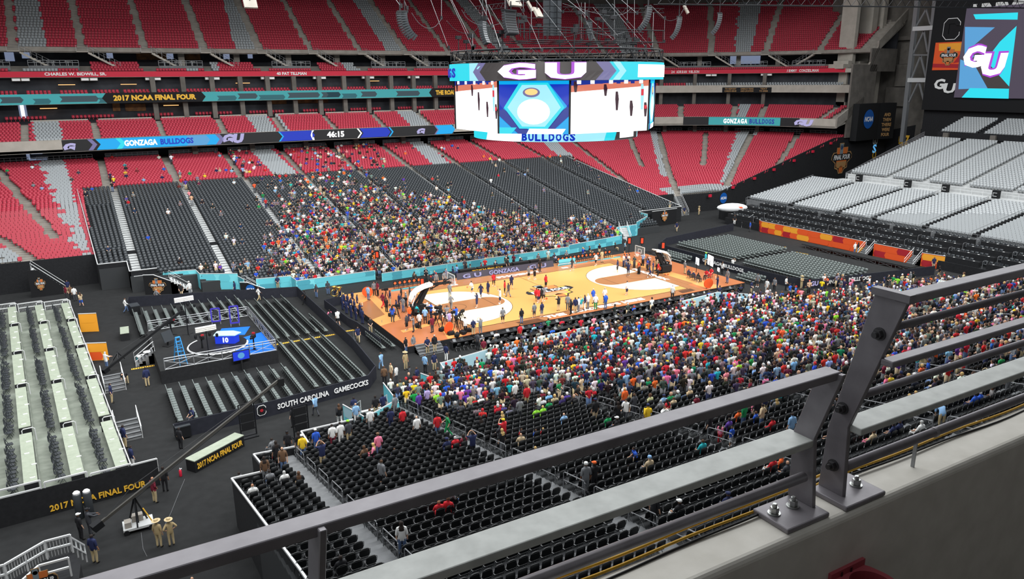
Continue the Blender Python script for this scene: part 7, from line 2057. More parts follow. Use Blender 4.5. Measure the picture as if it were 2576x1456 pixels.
POSE_SAY = dict(stand='', folded=' arms folded,', clasp=' hands clasped,', photo=' hands at face,', hips=' hands on hips,', reach=' reaching forward,', shoot=' arms raised,', walk=' walking,', dribble=' crouching,', sit=' sitting,', sit_lean=' leaning forward,', bend=' bending,')
SAY = {'lightblue':'light-blue'}
def hair_say(h):
    if h == 'bald': return 'bald '
    if h.startswith('hat_'): return 'straw-hatted '
    if h.startswith('cap_'): return SAY.get(h[4:], h[4:])+'-capped '
    if h.startswith('beanie_'): return SAY.get(h[7:], h[7:])+'-beanied '
    return {'silver':'grey-haired ','blond':'fair-haired ','dark':'dark-haired ','brown':'brown-haired '}.get(h, 'long-haired ')
def top_say(t): return SAY.get(t.rstrip('+'), t.rstrip('+'))+(' jacket' if t.endswith('+') else ' shirt')
def bot_say(b):
    c = b.rstrip('-'); return 'jeans' if c == 'jeans' and not b.endswith('-') else SAY.get(c, c).replace('jeans','denim')+(' shorts' if b.endswith('-') else ' trousers')
# x y z top bottom pose yaw(degrees, 0 = towards the far stand) hair ; z 'n'/'f' = on the near/far stand
WHO = {
'by the camera crane': """402 1376 0 tan khaki stand -35 hat_khaki
433 1372 0 tan khaki hips 10 hat_khaki
241 1416 0 navy khaki stand -40 dark
206 1357 0 black black stand -60 cap_white
229 1346 0 charcoal+ charcoal reach -70 cap_black
417 1236 0 black black stand -20 dark
391 1264 0 maroon khaki clasp -60 bald
456 1130 0 black black stand -50 dark""",
'by left press stand': """316 1126 0 navy khaki stand -60 dark
283 1014 .4 navy khaki stand -100 dark
336 1180 .5 navy white stand -70 dark
372 972 0 navy+ khaki stand 10 dark
320 966 0 black khaki bend 150 bald
270 930 .5 white jeans reach -60 silver
173 738 0 navy khaki stand 170 dark
206 770 0 beige blue- walk 20 long_brown
190 757 0 white charcoal stand 0 dark
180 752 0 brown black stand 200 dark
168 752 0 maroon charcoal stand 120 long_dark
318 786 0 white+ jeans walk -90 brown""",
'near the left fence': """397 763 0 grey khaki walk -60 bald
458 748 0 black beige walk 170 brown
479 743 0 white grey stand 30 cap_white
592 742 0 navy navy- stand 60 dark
652 757 0 white khaki walk -80 bald
768 766 0 black black walk 60 dark
797 749 0 charcoal jeans stand 120 long_dark
826 741 0 charcoal jeans stand 160 dark
700 728 0 navy khaki clasp 180 dark
795 1046 0 lightblue charcoal walk 20 dark
739 1074 0 black black stand 30 cap_black
856 1070 0 black+ white walk 0 long_brown
893 1051 0 navy khaki stand -20 dark
483 1064 0 navy charcoal sit 120 dark
608 1247 0 grey+ grey stand 60 dark
493 1527 0 navy khaki stand 0 bald""",
'at near stand rail': """767 1158 n yellow jeans stand -10 cap_white
803 1137 n blue jeans stand 0 cap_white
832 1133 n white maroon- stand -5 dark
856 1130 n white white stand 5 dark
874 1122 n charcoal khaki- stand 10 cap_lime
812 1176 n navy khaki- photo 5 brown
727 1143 n black black stand -20 cap_black
742 1162 n black grey stand 0 long_dark
718 1190 n brown jeans stand 160 bald
700 1172 n black black stand 10 long_dark
683 1172 n red red sit -20 dark
685 1146 n grey grey sit 30 dark""",
'in near corner block': """691 1222 n grey jeans sit 0 dark
713 1232 n white charcoal sit 5 silver
737 1232 n black beige sit -10 long_brown
678 1214 n brown grey stand 0 long_dark
641 1270 n white charcoal sit -5 bald
852 1452 n black black sit 0 dark
961 1226 n grey black- stand -60 brown
959 1158 n pink jeans stand 0 cap_brown
999 1160 n navy navy sit 10 brown
919 1166 n brown black sit 20 long_brown
931 1164 n pink pink sit 60 long_blond
1097 1312 n red red sit -10 bald
1135 1306 n red red sit -40 brown
1132 1280 n grey jeans sit -60 dark
1010 1396 n white jeans stand -20 long_dark
1111 1462 n red red sit 0 brown""",
'past second near aisle': """1113 1148 n navy navy sit 0 cap_navy
1134 1148 n red red sit 0 silver
1150 1142 n maroon black sit 10 long_dark
1186 1152 n navy black photo -10 dark
1242 1150 n black grey stand 10 long_blond
1265 1113 n charcoal black sit 0 beanie_white
1280 1120 n red red photo 10 cap_yellow
1301 1134 n beige grey sit -10 bald
1316 1113 n red jeans sit 0 brown
1333 1111 n blue jeans sit 0 brown
1354 1108 n red jeans sit 0 blond
1343 1064 n lime grey sit 0 dark
1361 1061 n lime grey sit 5 blond
1375 1047 n green grey sit -5 brown
1525 1084 n green green sit 0 dark
1321 1030 n red khaki- stand -5 brown
1298 1020 n white black- stand 5 brown
1406 1077 n lightblue jeans sit 0 bald
1569 1038 n orange jeans- stand 0 blond
1053 1104 n white black- stand 0 bald
1011 1090 n red black stand 5 dark
985 1087 n navy navy stand -5 dark
926 1090 n white grey stand 0 brown
1100 1103 n red jeans stand -5 dark
1127 1100 n green green walk 60 long_brown
905 1074 n lightblue white stand 0 bald
1086 1031 n lavender black stand 0 bald
1106 1031 n white black stand 0 brown
1041 1045 n purple navy stand 5 bald
1015 1041 n grey grey stand 20 brown
975 1047 n navy charcoal stand 0 dark
957 1047 n black khaki stand 0 dark
1494 1158 n white jeans sit_lean 60 dark
1478 1244 n grey grey stand -10 beanie_white
1500 1238 n black black stand 10 cap_orange
1590 1180 n blue beige- sit_lean 70 dark
1652 1326 n black black stand -70 dark
1687 1316 n black white sit 0 cap_white
1616 1204 n beige grey sit 0 beanie_lightblue""",
'seen between railing bars': """1762 1158 n teal black sit 0 brown
1807 1126 n pink red stand -70 long_dark
1838 1133 n blue white- stand 0 brown
1772 1118 n black charcoal stand 20 dark
1889 1083 n green jeans stand 10 silver
1912 1076 n black khaki stand -10 silver
1933 1048 n navy khaki stand 0 dark
1940 1208 n red white- sit 0 cap_red
1973 1216 n charcoal charcoal sit 0 bald
1872 1078 n orange jeans sit 0 brown
1960 1186 n orange white- sit 30 dark
2266 1090 n blue jeans sit 0 brown
2357 1082 n lightblue khaki bend -40 bald
2441 1033 n blue navy sit 0 dark
2455 1029 n blue navy sit 0 silver
2198 1138 n beige pink- sit 0 brown
2256 1117 n navy jeans sit 0 brown
2560 996 n grey+ grey stand 0 silver
2295 1110 n white white sit 0 silver
2230 1114 n navy charcoal sit 10 dark""",
'near left hoop': """1188 738 .75 white navy- dribble 100 dark
1210 749 .75 navy navy- walk 120 dark
1200 774 .75 navy navy- shoot 40 dark
1228 743 .75 navy navy- stand 100 dark
1258 764 .75 white navy- shoot 80 dark
1242 720 .75 red black- walk 160 dark
1270 741 .75 red black- stand 60 dark
1279 747 .75 charcoal grey walk 20 brown
1287 726 .75 navy navy- walk -20 dark
1330 701 .75 grey black- stand 190 brown
1345 703 .75 black black- folded 190 dark
1358 684 .75 black black stand 190 brown
1132 749 .75 grey grey stand -60 brown
1135 778 .75 grey grey walk -40 bald
1265 814 .75 grey black- stand -10 brown
1312 814 .75 black jeans stand 0 dark""",
'among left-end photographers': """1191 843 .75 navy khaki stand -10 silver
1209 841 .75 grey grey photo 0 bald
1171 839 .75 white black photo -10 dark
1088 837 .75 maroon charcoal stand 20 dark
1041 835 .75 grey charcoal photo 60 brown
1024 831 .75 charcoal black- stand 30 bald
1056 827 .75 white black stand -50 dark
1070 814 .75 lightblue black clasp -30 bald
1031 808 .75 orange navy stand 10 bald
988 810 .75 blue charcoal clasp -30 long_dark
998 791 .75 navy khaki stand 60 dark
964 774 .75 maroon red walk -80 dark
973 785 .75 black black stand -60 long_brown
982 768 .75 navy khaki stand 80 dark
927 755 .75 lightblue jeans stand -60 brown
1131 824 .75 lavender jeans photo 10 brown
1148 810 .75 blue black photo 10 dark
1125 808 .75 grey grey photo -20 brown
1108 803 .75 black charcoal photo 0 bald
1085 800 .75 blue navy photo 30 brown
1050 795 .75 teal black sit -60 dark
1015 785 .75 grey jeans stand 120 dark
1005 776 .75 navy charcoal stand 100 brown
1022 770 .75 grey charcoal stand 90 silver
1032 760 .75 charcoal jeans stand 80 dark
1010 758 .75 black charcoal stand 60 brown
942 743 .75 grey black stand 160 dark
951 744 .75 maroon black stand 100 long_dark""",
'below near court corner': """1094 886 .4 black+ khaki stand 180 silver
1076 892 0 navy khaki clasp 180 dark
1022 890 0 black jeans stand -150 dark
1041 884 0 grey+ grey stand 200 brown
933 839 0 black khaki clasp 170 dark
902 862 0 navy khaki walk 160 dark
851 818 0 white black- walk 0 dark
829 806 0 pink pink sit 20 long_dark
960 930 0 lightblue lightblue walk 20 brown
1021 930 0 tan khaki stand 190 hat_khaki
1070 938 0 lightblue black stand -60 brown
1093 932 0 navy khaki stand 180 dark
1123 908 0 navy white stand -60 dark
1201 880 0 charcoal black stand -60 brown
1217 895 0 maroon khaki stand -20 bald
1308 858 0 red khaki- stand 0 dark
998 965 0 white charcoal stand 40 dark
968 968 0 brown black stand -20 brown
1032 968 0 charcoal+ charcoal stand 60 dark
1050 972 0 navy navy stand 30 brown
985 958 0 beige brown stand 100 bald""",
'at near sideline': """1355 762 .75 red navy- stand 20 dark
1367 757 .75 grey black- stand 160 brown
1373 725 .75 red black- stand 200 brown
1350 760 .75 red black- walk -40 dark
1362 760 .75 black black- walk -10 dark
1344 800 .75 grey charcoal- stand 0 brown
1363 798 .75 navy grey- stand 10 brown
1405 782 .75 black khaki photo 0 dark
1428 780 .75 grey charcoal stand -40 brown
1436 791 .75 black+ black stand 30 dark
1447 787 .75 navy+ khaki stand -20 brown
1455 785 .75 white grey stand 20 dark
1461 782 .75 teal white- stand -30 long_blond
1471 780 .75 navy white stand 40 brown
1479 777 .75 white grey stand 10 silver
1492 763 .75 blue beige stand 180 silver
1498 779 .75 white green stand -40 silver
1521 761 .75 white black stand 160 silver
1523 777 .75 blue jeans stand 0 bald
1577 742 .75 white navy- stand 20 brown
1691 754 .75 white black stand -60 silver""",
'at far sideline': """1439 681 .75 charcoal charcoal- walk 80 dark
1499 668 .75 white black- walk 100 brown
1514 660 .75 khaki beige stand 170 brown
1553 686 .75 navy black- stand 40 dark
1580 694 .75 navy navy- shoot -60 dark
1635 698 .75 navy navy- dribble 60 dark
1655 693 .75 red black stand 60 dark
1722 689 .75 grey khaki clasp -100 silver
1804 730 .75 navy navy photo 40 dark
1829 712 .75 grey jeans stand 90 brown
1733 700 .75 navy charcoal sit -80 brown
1745 706 .75 navy charcoal sit -80 blond
1757 710 .75 black charcoal sit -80 dark
1776 702 .75 red black sit 110 long_brown
1788 698 .75 red red sit 110 dark
1774 668 1.2 cyan khaki stand -120 cap_lime
1816 690 0 white black stand -90 long_brown
1842 682 0 white charcoal photo -80 brown
1277 683 .75 black black stand 200 dark
1085 728 .75 black black stand 160 cap_red
1098 719 .75 grey charcoal stand 170 cap_red
1118 716 .75 grey black stand 190 cap_black""",
'on right-end floor': """1889 740 0 navy khaki clasp -160 dark
1905 722 0 grey charcoal- stand 100 dark
1928 736 0 white white stand 100 long_dark
1947 732 0 grey black stand 100 long_brown
1976 730 0 white black clasp -160 long_dark
2015 727 0 tan khaki folded 180 hat_khaki
2287 717 0 grey+ grey stand 60 silver
2361 700 0 black khaki walk 30 dark
2347 677 0 navy beige stand 140 dark
2149 639 0 white jeans stand 170 silver
2157 639 0 black jeans stand 190 long_dark
2244 651 0 navy beige clasp 180 dark
1921 584 0 navy beige clasp 170 dark
1886 583 0 blue charcoal stand 60 brown
1847 565 .9 black white stand 150 brown
1758 541 0 tan khaki clasp 190 hat_khaki
1721 542 0 navy khaki stand 160 dark
1702 583 0 navy beige walk 120 brown""",
'in band pen': """846 760 0 navy navy stand -70 dark
858 762 0 navy navy stand -80 brown
866 772 0 navy navy stand -60 blond
876 776 0 navy navy stand -80 dark
884 784 0 navy navy stand -70 brown
893 790 0 navy navy stand -90 dark
872 790 0 navy navy stand -60 dark
884 800 0 navy navy stand -75 blond
896 806 0 navy navy stand -80 dark
907 800 0 navy navy photo -80 brown
912 815 0 navy navy stand -60 dark
862 780 0 navy navy stand -80 dark
900 778 0 navy navy stand -100 brown
888 768 0 navy navy stand -80 dark""",
}
USED, SEATS = set(), []
for where, rows in WHO.items():
    for ln in rows.split('\n'):
        a = ln.split(); px, py = float(a[0]), float(a[1])
        if a[2] == 'n':
            p = plane_hit(px, py, .4, .19, 20, -1)
            if -p[1] < 20: p = at(px, py, .35)
            z = tread(math.floor((-p[1]-12.7)/ROW)*ROW+12.7); p = at(px, py, z) if abs(z-p[2]) < .5 else p; z = tread(math.floor((-p[1]-12.7)/ROW)*ROW+12.7)
        else:
            z = float(a[2]); p = at(px, py, z)
        base = '%sperson in %s and %s,%s %s' % (hair_say(a[7]), top_say(a[3]), bot_say(a[4]), POSE_SAY[a[5]], where)
        small = .72 if (a[3] in ('red','blue','pink','navy') and (px, py) in ((683,1172),(1316,1113),(1333,1111),(1354,1108),(999,1160),(1807,1126),(1838,1133))) else 1.0
        if a[2] == 'n':
            c = min(near_chairs, key=lambda c: abs(c[0]-p[0])+abs(c[1]-p[1])+(9 if c[4] >= 90 else 0)+(3 if (c[0], c[1]) in USED else 0))
            if abs(c[0]-p[0])+abs(c[1]-p[1]) < 1.2 and a[5] != 'walk':
                USED.add((c[0], c[1])); p = (c[0], c[1]+(0 if a[5].startswith('sit') else .34)); z = c[2]
        elif a[5].startswith('sit') and z < 1: SEATS.append((p[0], p[1], z, math.radians(float(a[6])), where, px))
        person((p[0], p[1], z), math.radians(float(a[6])), a[5], a[3], a[4], a[7], None, small*(1.0+.03*math.sin(px)), base, px)
pme = PC.mesh('press_chair', 'chair_shell')
for k, (x, y, z, yw, where, px) in enumerate(SEATS):
    tag(link('press_chair', pme, None, (x, y, z), yw), 'dark chair under the seated person, %s, %s from the open end' % (where, words(k+1)), 'chair', 'chairs under seated people on the floor')
for k, (px, py) in enumerate(((1120,822),(1108,815),(1097,822),(1140,818),(1157,824),(1149,832),(1100,806),(1078,806),(1063,800),(1040,806),(1034,777),(1020,782),(1000,800),(972,757),(1164,815))):
    p = at(px, py, ZC); r = empty('camera_tripod', (p[0],p[1],ZC), .6*k, 'black camera on a tripod among the left-end photographers, %s counted from the nearest corner' % ord_(k), 'camera', 'tripods of the photographers')
    MB().bar((0,0,1.25),(.38,0,0),.05).bar((0,0,1.25),(-.2,.34,0),.05).bar((0,0,1.25),(-.2,-.34,0),.05).build('tripod', 'black_metal', r)
    MB().box((-.12,-.26,1.25),(.12,.2,1.52)).build('camera_body', 'dark', r); MB().tube([(0,.2,1.38),(0,.5,1.38)], .09, 8).build('lens', 'dark', r)
for k, (px, py) in enumerate(((1135,842),(1150,846),(1164,840),(1178,834),(1112,832),(1050,823),(1085,815),(985,795))):
    p = at(px, py, ZC); r = empty('equipment_bag', (p[0],p[1],ZC), .9*k, 'black equipment bag on the court boards by the photographers, %s' % ord_(k), 'bag', 'bags of the photographers')
    bevel(MB().box((-.34,-.22,0),(.34,.22,.36)).build('body', 'dark', r), .08); MB().tube([(-.2,0,.34),(-.12,0,.48),(.12,0,.48),(.2,0,.34)], .025, 5).build('handle', 'black_metal', r)
# gold sousaphones in the band
for k, (px, py) in enumerate(((846,762),(858,764))):
    p = at(px, py, 0); r = empty('sousaphone', (p[0]-.1,p[1],1.15), .4*k, 'gleaming brass sousaphone carried in the band pen, %s' % ('nearer the far stand','nearer the court')[k], 'tuba')
    mb = MB(); mb.lathe([(.05,0),(.08,.25),(.2,.42),(.34,.5),(.3,.5),(.06,.4)], 16, 0, (0,0,.35)); mb.build('bell', 'brass', r)
    MB().tube([(.42*math.cos(a),.12+.1*math.sin(2*a),.1+.42*math.sin(a)) for a in np.linspace(0,2*PI,20)], .05, 6).build('tubing', 'brass', r)
# random spectators: seats of both stands, nearest ones as people, the mass as one crowd
PAL = [('white',15),('black',25),('grey',14),('red',10),('navy',12),('blue',4.5),('lightblue',5),('yellow',1.8),('green',2.2),('orange',2.2),('pink',2.2),('purple',1.6),('teal',1.4),('beige',3.5),('maroon',3.5),('lime',.6),('charcoal',10)]
PN = [a for a, b in PAL]; PWt = np.array([b for a, b in PAL]); PWt = PWt/PWt.sum()
BOT = ['jeans','jeans','charcoal','black','black','khaki','grey','navy','beige','charcoal']
def sm(v): return max(0.0, min(1.0, v))
def near_density(x, a):
    """share of occupied seats at x, rows a metres from the court axis, and how many of them stand"""
    yb = np.interp(x, [-42,-33,-28.4,-22,-18,-9,1,10,20,32,44], [20,23,26,28,31,38,44,48,50,52,50])
    d = .66 if a < yb-2 else (.66-.46*sm((a-yb+2)/5))
    if a > yb+3: d = .22*sm(1-(a-yb-3)/9)+.035
    if x < -28.6 and a > 24: d = 0
    elif x < -18 and a > 33: d = .012
    if x < -29: d = min(d, .3)
    if x > 20 and a < 30: d *= .75
    st = .92 if a < yb else .35
    if x > 14 and a > 34: st = .25
    return d, st
def far_density(x, a):
    u = a-19
    d = .86*sm((x+29.5-.33*u)/5+.3)*sm((22-.62*u-x)/7+.4)*sm(1.15-u/46)
    if x < -24 and u < 9: d = max(d, .3)
    if 8 < x < 27 and u < 10: d = max(d, .55-.02*u)
    if u > 34 and -20 < x < 2: d = max(d, .16)
    return max(d, .012)
cand = []
for (x, y, z, yaw, b, i, k) in near_chairs:
    if b >= 90:
        if RS.rand() < .42: cand.append((x, y, z, 0.0, 'sit' if RS.rand() < .8 else 'stand', 'n', b, i, k))
        continue
    d, st = near_density(x, -y)
    if RS.rand() < d:
        s = RS.rand() < st
        cand.append((x+RS.uniform(-.06,.06), y+(.32 if s else 0), z, RS.normal(0,.25), 'stand' if s else 'sit', 'n', b, i, k))
for ax in NEAR_AISLE[1:]:
    y = 21.0
    while y < 50:
        if RS.rand() < (.4 if ax > -20 and y < 42 else .05): cand.append((ax+RS.uniform(-.3,.1), -y, tread(y-.4), RS.choice((0.0, PI))+RS.normal(0,.4), 'walk' if RS.rand() < .5 else 'stand', 'n', 200+NEAR_AISLE.index(ax), int((y-12.7)/ROW), 0))
        y += 1.1
farc = []
for (x, y, z, yaw, b, i, k) in far_chairs:
    if RS.rand() < far_density(x, y): farc.append((x, y, z, PI+RS.normal(0,.25), 'stand' if RS.rand() < .3 and y < 34 else 'sit'))
for ax in FAR_AISLE[:8]:
    y = front_at(FAR_FRONT, ax)+.5
    while y < 76:
        if RS.rand() < (.3 if -35 < ax < 6 else .1): farc.append((ax+RS.uniform(-.3,.3), y, tread(y) if y < 62.5 else BOWL['z0']+.205*(y-36.1)-.1, RS.choice((0.0, PI)), 'stand'))
        y += 1.3
for (x, y, z, yaw, tier, i) in red:
    if tier == 'lower bowl' and y > 62 and x < 38:
        dd = .15 if -24 < x < 6 else (.03 if x < 20 else .006)
        if RS.rand() < dd: farc.append((x, y, z, yaw+RS.normal(0,.2), 'sit'))
for k in range(36):                                             # people along the far tables and corner
    farc.append((RS.uniform(-13,24), RS.uniform(12.6,16.5), 0, PI+RS.normal(0,.8), 'sit' if RS.rand() < .4 else 'stand'))
for k in range(26):
    q = at(RS.uniform(2030,2300), RS.uniform(715,742), 0); farc.append((q[0], q[1], 0, RS.uniform(0,6), 'stand'))
for k in range(16):
    q = at(RS.uniform(1560,1665), RS.uniform(660,690), ZC); farc.append((q[0], q[1], ZC, PI/2+RS.normal(0,.5), 'stand'))
TK = np.array(TAKEN)
cand = [c for c in cand if np.min(np.abs(TK[:,0]-c[0])+np.abs(TK[:,1]-c[1])) > .75 and not (c[0] < -28.6 and -c[1] > 26.5 and c[0] > -41 and RS.rand() < .5)]
def img(x, y, z):
    v = np.array([x, y, z])-CAM; w = v@AX[2]; return W/2+F*(v@AX[0])/w, H/2-F*(v@AX[1])/w
def behind_parapet(x, y, z):
    px, py = img(x, y, z+1.0); return py > 1456-.30*(px-1200)-8 or px > W+40 or py > H+30
cand = [c for c in cand if not behind_parapet(*c[:3])]
cand.sort(key=lambda c: cam_dist(c[:3]))
left_ = max(0, 300-N_PEOPLE[0])
block_say = lambda b: ('courtside press tables' if 90 <= b < 100 else ('on near stand aisle %s' % words(b-199) if b >= 200 else ('near stand corner block' if b == 0 else 'near stand past %s aisle' % ord_(b-1))))
HCH = ['dark','brown','brown','blond','silver','bald','cap_white','cap_black','cap_navy','cap_red','long_brown','long_dark','long_blond','dark']
for c in cand[:left_]:
    t = PN[RS.choice(len(PN), p=PWt)]+('+' if RS.rand() < .15 else ''); b_ = BOT[RS.randint(len(BOT))]+('-' if RS.rand() < .25 else ''); h = HCH[RS.randint(len(HCH))]
    ps = c[4] if c[4] != 'stand' else ['stand','stand','clasp','folded','photo','hips'][RS.randint(6)]
    base = '%sperson in %s,%s row %s, %s' % (hair_say(h), top_say(t), POSE_SAY[ps], words(c[7]+1), block_say(c[6]))
    person(c[:3], c[3], ps, t, b_, h, None, RS.uniform(.94,1.04), base, img(*c[:3])[0])
by = {}
for o, lb, sk in PEOPLE: by.setdefault(lb, []).append((sk, o))
for lb, v in by.items():
    v.sort(key=lambda q: q[0])
    for k, (sk, o) in enumerate(v):
        o['label'] = lb if len(v) == 1 else lb+', %s of %s' % (ord_(k), words(len(v)))
# light figures for the mass
def figure(sit):
    mb = MB(); z0 = -.42 if sit else 0; y0 = -.1 if sit else 0
    def limb(p, q, a, b, sl):
        p, q = Vector(p), Vector(q); d = (q-p).normalized(); u = Vector((1,0,0)); v = d.cross(u).normalized(); vs = []
        for c, r in ((p,a),(q,b)): vs += [c+u*r+v*r, c-u*r+v*r, c-u*r-v*r, c+u*r-v*r]
        mb.add(vs, [(3,2,1,0),(4,5,6,7),(0,1,5,4),(1,2,6,5),(2,3,7,6),(3,0,4,7)], sl)
    for s in (-1,1):
        if sit: limb((s*.1,-.08,.5),(s*.12,.36,.5),.085,.065,1); limb((s*.12,.36,.52),(s*.12,.33,.05),.06,.045,1)
        else: limb((s*.1,0,.92),(s*.11,0,.05),.085,.05,1)
        limb((s*.12,(.3 if sit else -.06),.04),(s*.12,(.52 if sit else .17),.03),.045,.04,4)
        limb((s*.2,y0,1.4+z0),(s*.25,y0-.02,1.12+z0),.055,.045,0); limb((s*.25,y0-.02,1.13+z0),(s*(.14 if sit else .2),y0+.22,1.0+z0),.04,.03,2)
    lv = [(.86,.15,.11),(1.1,.145,.105),(1.34,.19,.115),(1.45,.12,.08)]; n = 8; vs = []; fs = []
    for z, a, b in lv:
        for k in range(n): t = 2*PI*k/n; vs.append((a*math.cos(t), y0+b*math.sin(t), z+z0))
    for i in range(3):
        for k in range(n): fs.append((i*n+k,i*n+(k+1)%n,(i+1)*n+(k+1)%n,(i+1)*n+k))
    fs.append(tuple(3*n+k for k in range(n))); mb.add(vs, fs, 0)
    def blob(lv, sl, yo=0.0, n=8):
        vs = []; fs = []
        for z, r in lv:
            for k in range(n): t = 2*PI*k/n; vs.append((.9*r*math.cos(t), y0+yo+1.1*r*math.sin(t), z+z0))
        for i in range(len(lv)-1):
            for k in range(n): fs.append((i*n+k,i*n+(k+1)%n,(i+1)*n+(k+1)%n,(i+1)*n+k))
        fs.append(tuple((len(lv)-1)*n+k for k in range(n))); mb.add(vs, fs, sl)
    blob([(1.42,.055),(1.5,.055),(1.54,.085),(1.62,.1),(1.7,.07)], 2, .01); blob([(1.56,.1),(1.64,.112),(1.72,.085),(1.76,.02)], 3, -.02)
    return base_of(mb)
FIG = {True: figure(True), False: figure(False)}
mass = cand[left_:]+farc
HC = [(42,32,28),(42,32,28),(52,40,32),(60,44,34),(88,62,44),(88,62,44),(66,46,36),(206,172,112),(190,190,188),(200,158,132),(240,240,240),(30,30,34),(34,44,84),(196,40,48)]
mob = None
parts_me = []
for sit in (True, False):
    m = [c for c in mass if (c[4] == 'sit') == sit]
    tint = np.zeros((len(m), 5, 4))
    for i in range(len(m)):
        tint[i,0] = lin(np.clip(np.array(COL[PN[RS.choice(len(PN), p=PWt)]])+RS.uniform(-14,14,3), 8, 248)); tint[i,1] = lin(COL[BOT[RS.randint(len(BOT))]])
        tint[i,2] = lin(SKINS[RS.choice((0,0,1,1,2,3,4))]); tint[i,3] = lin(HC[RS.randint(len(HC))]); tint[i,4] = lin((60,58,58))
    parts_me.append(scatter('crowd', FIG[sit], [c[:3] for c in m], [c[3] for c in m], ['crowd'], RS.uniform(.92,1.05,len(m)), tint))
c0 = tag(link('crowd', parts_me[0]), 'mass of seated fans across the far stand and the farther rows of the near stand', 'crowd', None, 'stuff')
c1_ = tag(link('crowd', parts_me[1]), 'mass of standing fans across the near stand and in the aisles of the far stand', 'crowd', None, 'stuff')

# ------------------------------------------------------------------ chairs and seats: the nearest as things, the rest as one mass each
def where_far(b): return 'corner block' if b == 0 else 'past the %s aisle' % ord_(b-1)
vis = [c for c in near_chairs if c[4] < 90 and not behind_parapet(c[0], c[1], c[2]-.2) and img(*c[:3])[0] > -20]
vis.sort(key=lambda c: cam_dist(c[:3]))
def hidden_by_bar(c):
    return False
ind = vis[:300]; ids = {id(c) for c in ind}
for c in ind:
    r = empty('folding_chair', c[:3], c[3], 'black padded folding chair, near stand %s, row %s, place %s' % (where_far(c[4]), words(c[5]+1), words(c[6]+1)), 'chair', 'black folding chairs of the near stand')
    for nm, me in zip(('seat','backrest','frame','leg_pair'), CH_ME): link(nm, me, r)
rest = [c for c in near_chairs if id(c) not in ids]
ms = scatter('folding_chairs', base_of(CB), [c[:3] for c in rest], [c[3] for c in rest], ['chair_black','chair_seat','chair_frame'])
tag(link('folding_chairs', ms), 'remaining rows of black folding chairs in the near stand and by the press tables', 'chair', None, 'stuff')
ms = scatter('shell_seats', base_of(CF), [c[:3] for c in far_chairs], [c[3] for c in far_chairs], ['chair_shell','chair_frame'])
tag(link('shell_seats', ms), 'rows of dark moulded seats filling the far temporary stand', 'seat', None, 'stuff')
floor_chairs.sort(key=lambda c: cam_dist(c[:3]))
fme = FCH.mesh('floor_chair', ['floor_chair','floor_chair','chair_frame_dark'])
for c in floor_chairs[:300]:
    tag(link('floor_chair', fme, None, c[:3], c[3]), 'grey floor chair, %s, row %s, place %s' % (c[4], words(c[5]+1), words(c[6]+1)), 'chair', 'grey floor chairs')
ms = scatter('floor_chairs', base_of(FCH), [c[:3] for c in floor_chairs[300:]], [c[3] for c in floor_chairs[300:]], ['floor_chair','floor_chair','chair_frame_dark'])
tag(link('floor_chairs', ms), 'remaining rows of grey floor chairs on both sides of the court', 'chair', None, 'stuff')
pcs = [(c, 'dark press chair, %s tier above the orange wall, place %s' % (tier_word(c[5]), words(c[6]+1)), 'chairs of the end stand press tiers') for c in press_seats] + \
      [(c, 'dark folding chair behind pale green table, row %s, table %s, place %s' % (words(c[4]+1), words(c[5]+1), words(c[6]+1)), 'chairs of the left press stand') for c in press_chairs]
pcs.sort(key=lambda q: cam_dist(q[0][:3]))
for c, lb, g in pcs[:300]: tag(link('press_chair', pme, None, c[:3], c[3]), lb, 'chair', g)
if len(pcs) > 300:
    ms = scatter('press_chairs', base_of(PC), [c[:3] for c, l, g in pcs[300:]], [c[3] for c, l, g in pcs[300:]], ['chair_shell'])
    tag(link('press_chairs', ms), 'remaining dark press chairs in the tiers above the orange wall', 'chair', None, 'stuff')
def seat_label(colour):
    def f(q, n): return '%s plastic seat in the %s, row %s, %s from the open end' % (colour, q[4], words(q[5]+1), words(n))
    return f
def on_screen(q):
    px, py = img(q[0], q[1], q[2]+.5); return -15 < px < W+15 and -15 < py < H+15
red_v = [q for q in red if on_screen(q)]; grey_v = [q for q in grey if on_screen(q)]; pale_v = [q for q in pale if on_screen(q)]
red_x = [q for q in red if not on_screen(q)]; grey_x = [q for q in grey if not on_screen(q)]; pale_x = [q for q in pale if not on_screen(q)]
def kinds2(vis, hid, *a):
    vis.sort(key=lambda q: cam_dist(q[:3])); kinds_split(vis[:300], vis[300:]+hid, *a)
def kinds_split(near, rest, name, material, group, label_fn, stuff_name, stuff_label):
    me = SEAT.mesh(name, material)
    rk = {}
    for q in sorted(near, key=lambda q: (q[0], -q[1])):
        k = rk[(q[4], q[5])] = rk.get((q[4], q[5]), 0)+1
        tag(link(name, me, None, q[:3], q[3]), label_fn(q, k), 'seat', group)
    ms = scatter(stuff_name, base_of(SEAT), [q[:3] for q in rest], [q[3] for q in rest], [material])
    tag(link(stuff_name, ms), stuff_label, 'seat', None, 'stuff')
kinds2(red_v, red_x, 'red_stadium_seat', 'seat_red', 'red seats of the near end of the lower bowl', seat_label('red'), 'red_stadium_seats', 'all the farther red plastic seats of the lower, club, loft and upper tiers')
kinds2(grey_v, grey_x, 'grey_stadium_seat', 'seat_grey', 'grey seats of the near end of the lower bowl', seat_label('grey'), 'grey_stadium_seats', 'all the farther grey plastic seats forming stripes in the red tiers')
def pale_label(q, n): return 'pale seat in the %s, row %s, place %s from the corner wall side' % (q[4], words(q[5]+1), words(n))
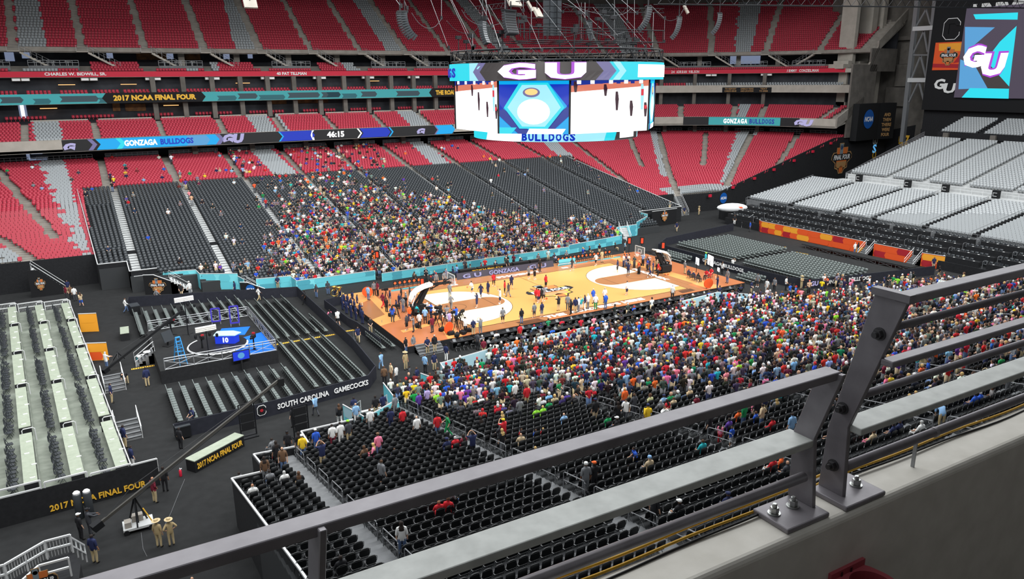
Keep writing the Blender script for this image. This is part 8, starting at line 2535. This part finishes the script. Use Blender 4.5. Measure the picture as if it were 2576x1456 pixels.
kinds2(pale_v, pale_x, 'pale_stand_seat', 'seat_pale', 'pale seats of the end stand', pale_label, 'pale_stand_seats', 'all the farther pale grey seats of the end stand')
# ------------------------------------------------------------------ light
w = bpy.data.worlds.new('world'); sc.world = w; w.use_nodes = True
bg = w.node_tree.nodes['Background']; bg.inputs[0].default_value = (.93,.97,1.0,1); bg.inputs[1].default_value = .40
def area(name, loc, size, power, rot=(0,0,0), c=(1,1,1), spread=None):
    l = bpy.data.lights.new(name, 'AREA'); l.shape = 'RECTANGLE'; l.size, l.size_y = size; l.energy = power; l.color = c
    if spread: l.spread = spread
    o = bpy.data.objects.new(name, l); col.objects.link(o); o.location = loc; o.rotation_euler = rot; return o
# translucent roof panels let daylight down over the hall; court floodlights hang with the rigging
area('roof_daylight_panel', (0,-22,62), (150,26), 66000, c=(.97,.99,1))
area('roof_daylight_panel', (0,30,62), (150,26), 58000, c=(.97,.99,1))
fl = area('perimeter_floodlight', (0,-58,54), (130,5), 26000, c=(1,1,.98), spread=math.radians(80)); fl.rotation_euler = Vector((0,66,-50)).to_track_quat('-Z','Y').to_euler()
fl = area('perimeter_floodlight', (5,62,53), (130,5), 16000, c=(1,1,.98), spread=math.radians(80)); fl.rotation_euler = Vector((0,-70,-50)).to_track_quat('-Z','Y').to_euler()
for x in (-12, 12):
    for y in (-10, 8):
        l = bpy.data.lights.new('court_floodlight', 'SPOT'); l.energy = 24000; l.spot_size = math.radians(46); l.spot_blend = .5; l.shadow_soft_size = .8; l.color = (1,.98,.93)
        o = bpy.data.objects.new('court_floodlight', l); col.objects.link(o); o.location = (x*1.1, y*1.5, 36); o.rotation_euler = Vector((x*.45-o.location.x, -o.location.y*.7, -36)).to_track_quat('-Z','Y').to_euler()
sc.view_settings.view_transform = 'Standard'; sc.view_settings.look = 'None'; sc.view_settings.exposure = 0; sc.view_settings.gamma = 1
sc.view_settings.use_curve_mapping = False
sc.cycles.max_bounces = 4; sc.cycles.diffuse_bounces = 2; sc.cycles.glossy_bounces = 2; sc.cycles.transparent_max_bounces = 8
sc.cycles.sample_clamp_indirect = 4
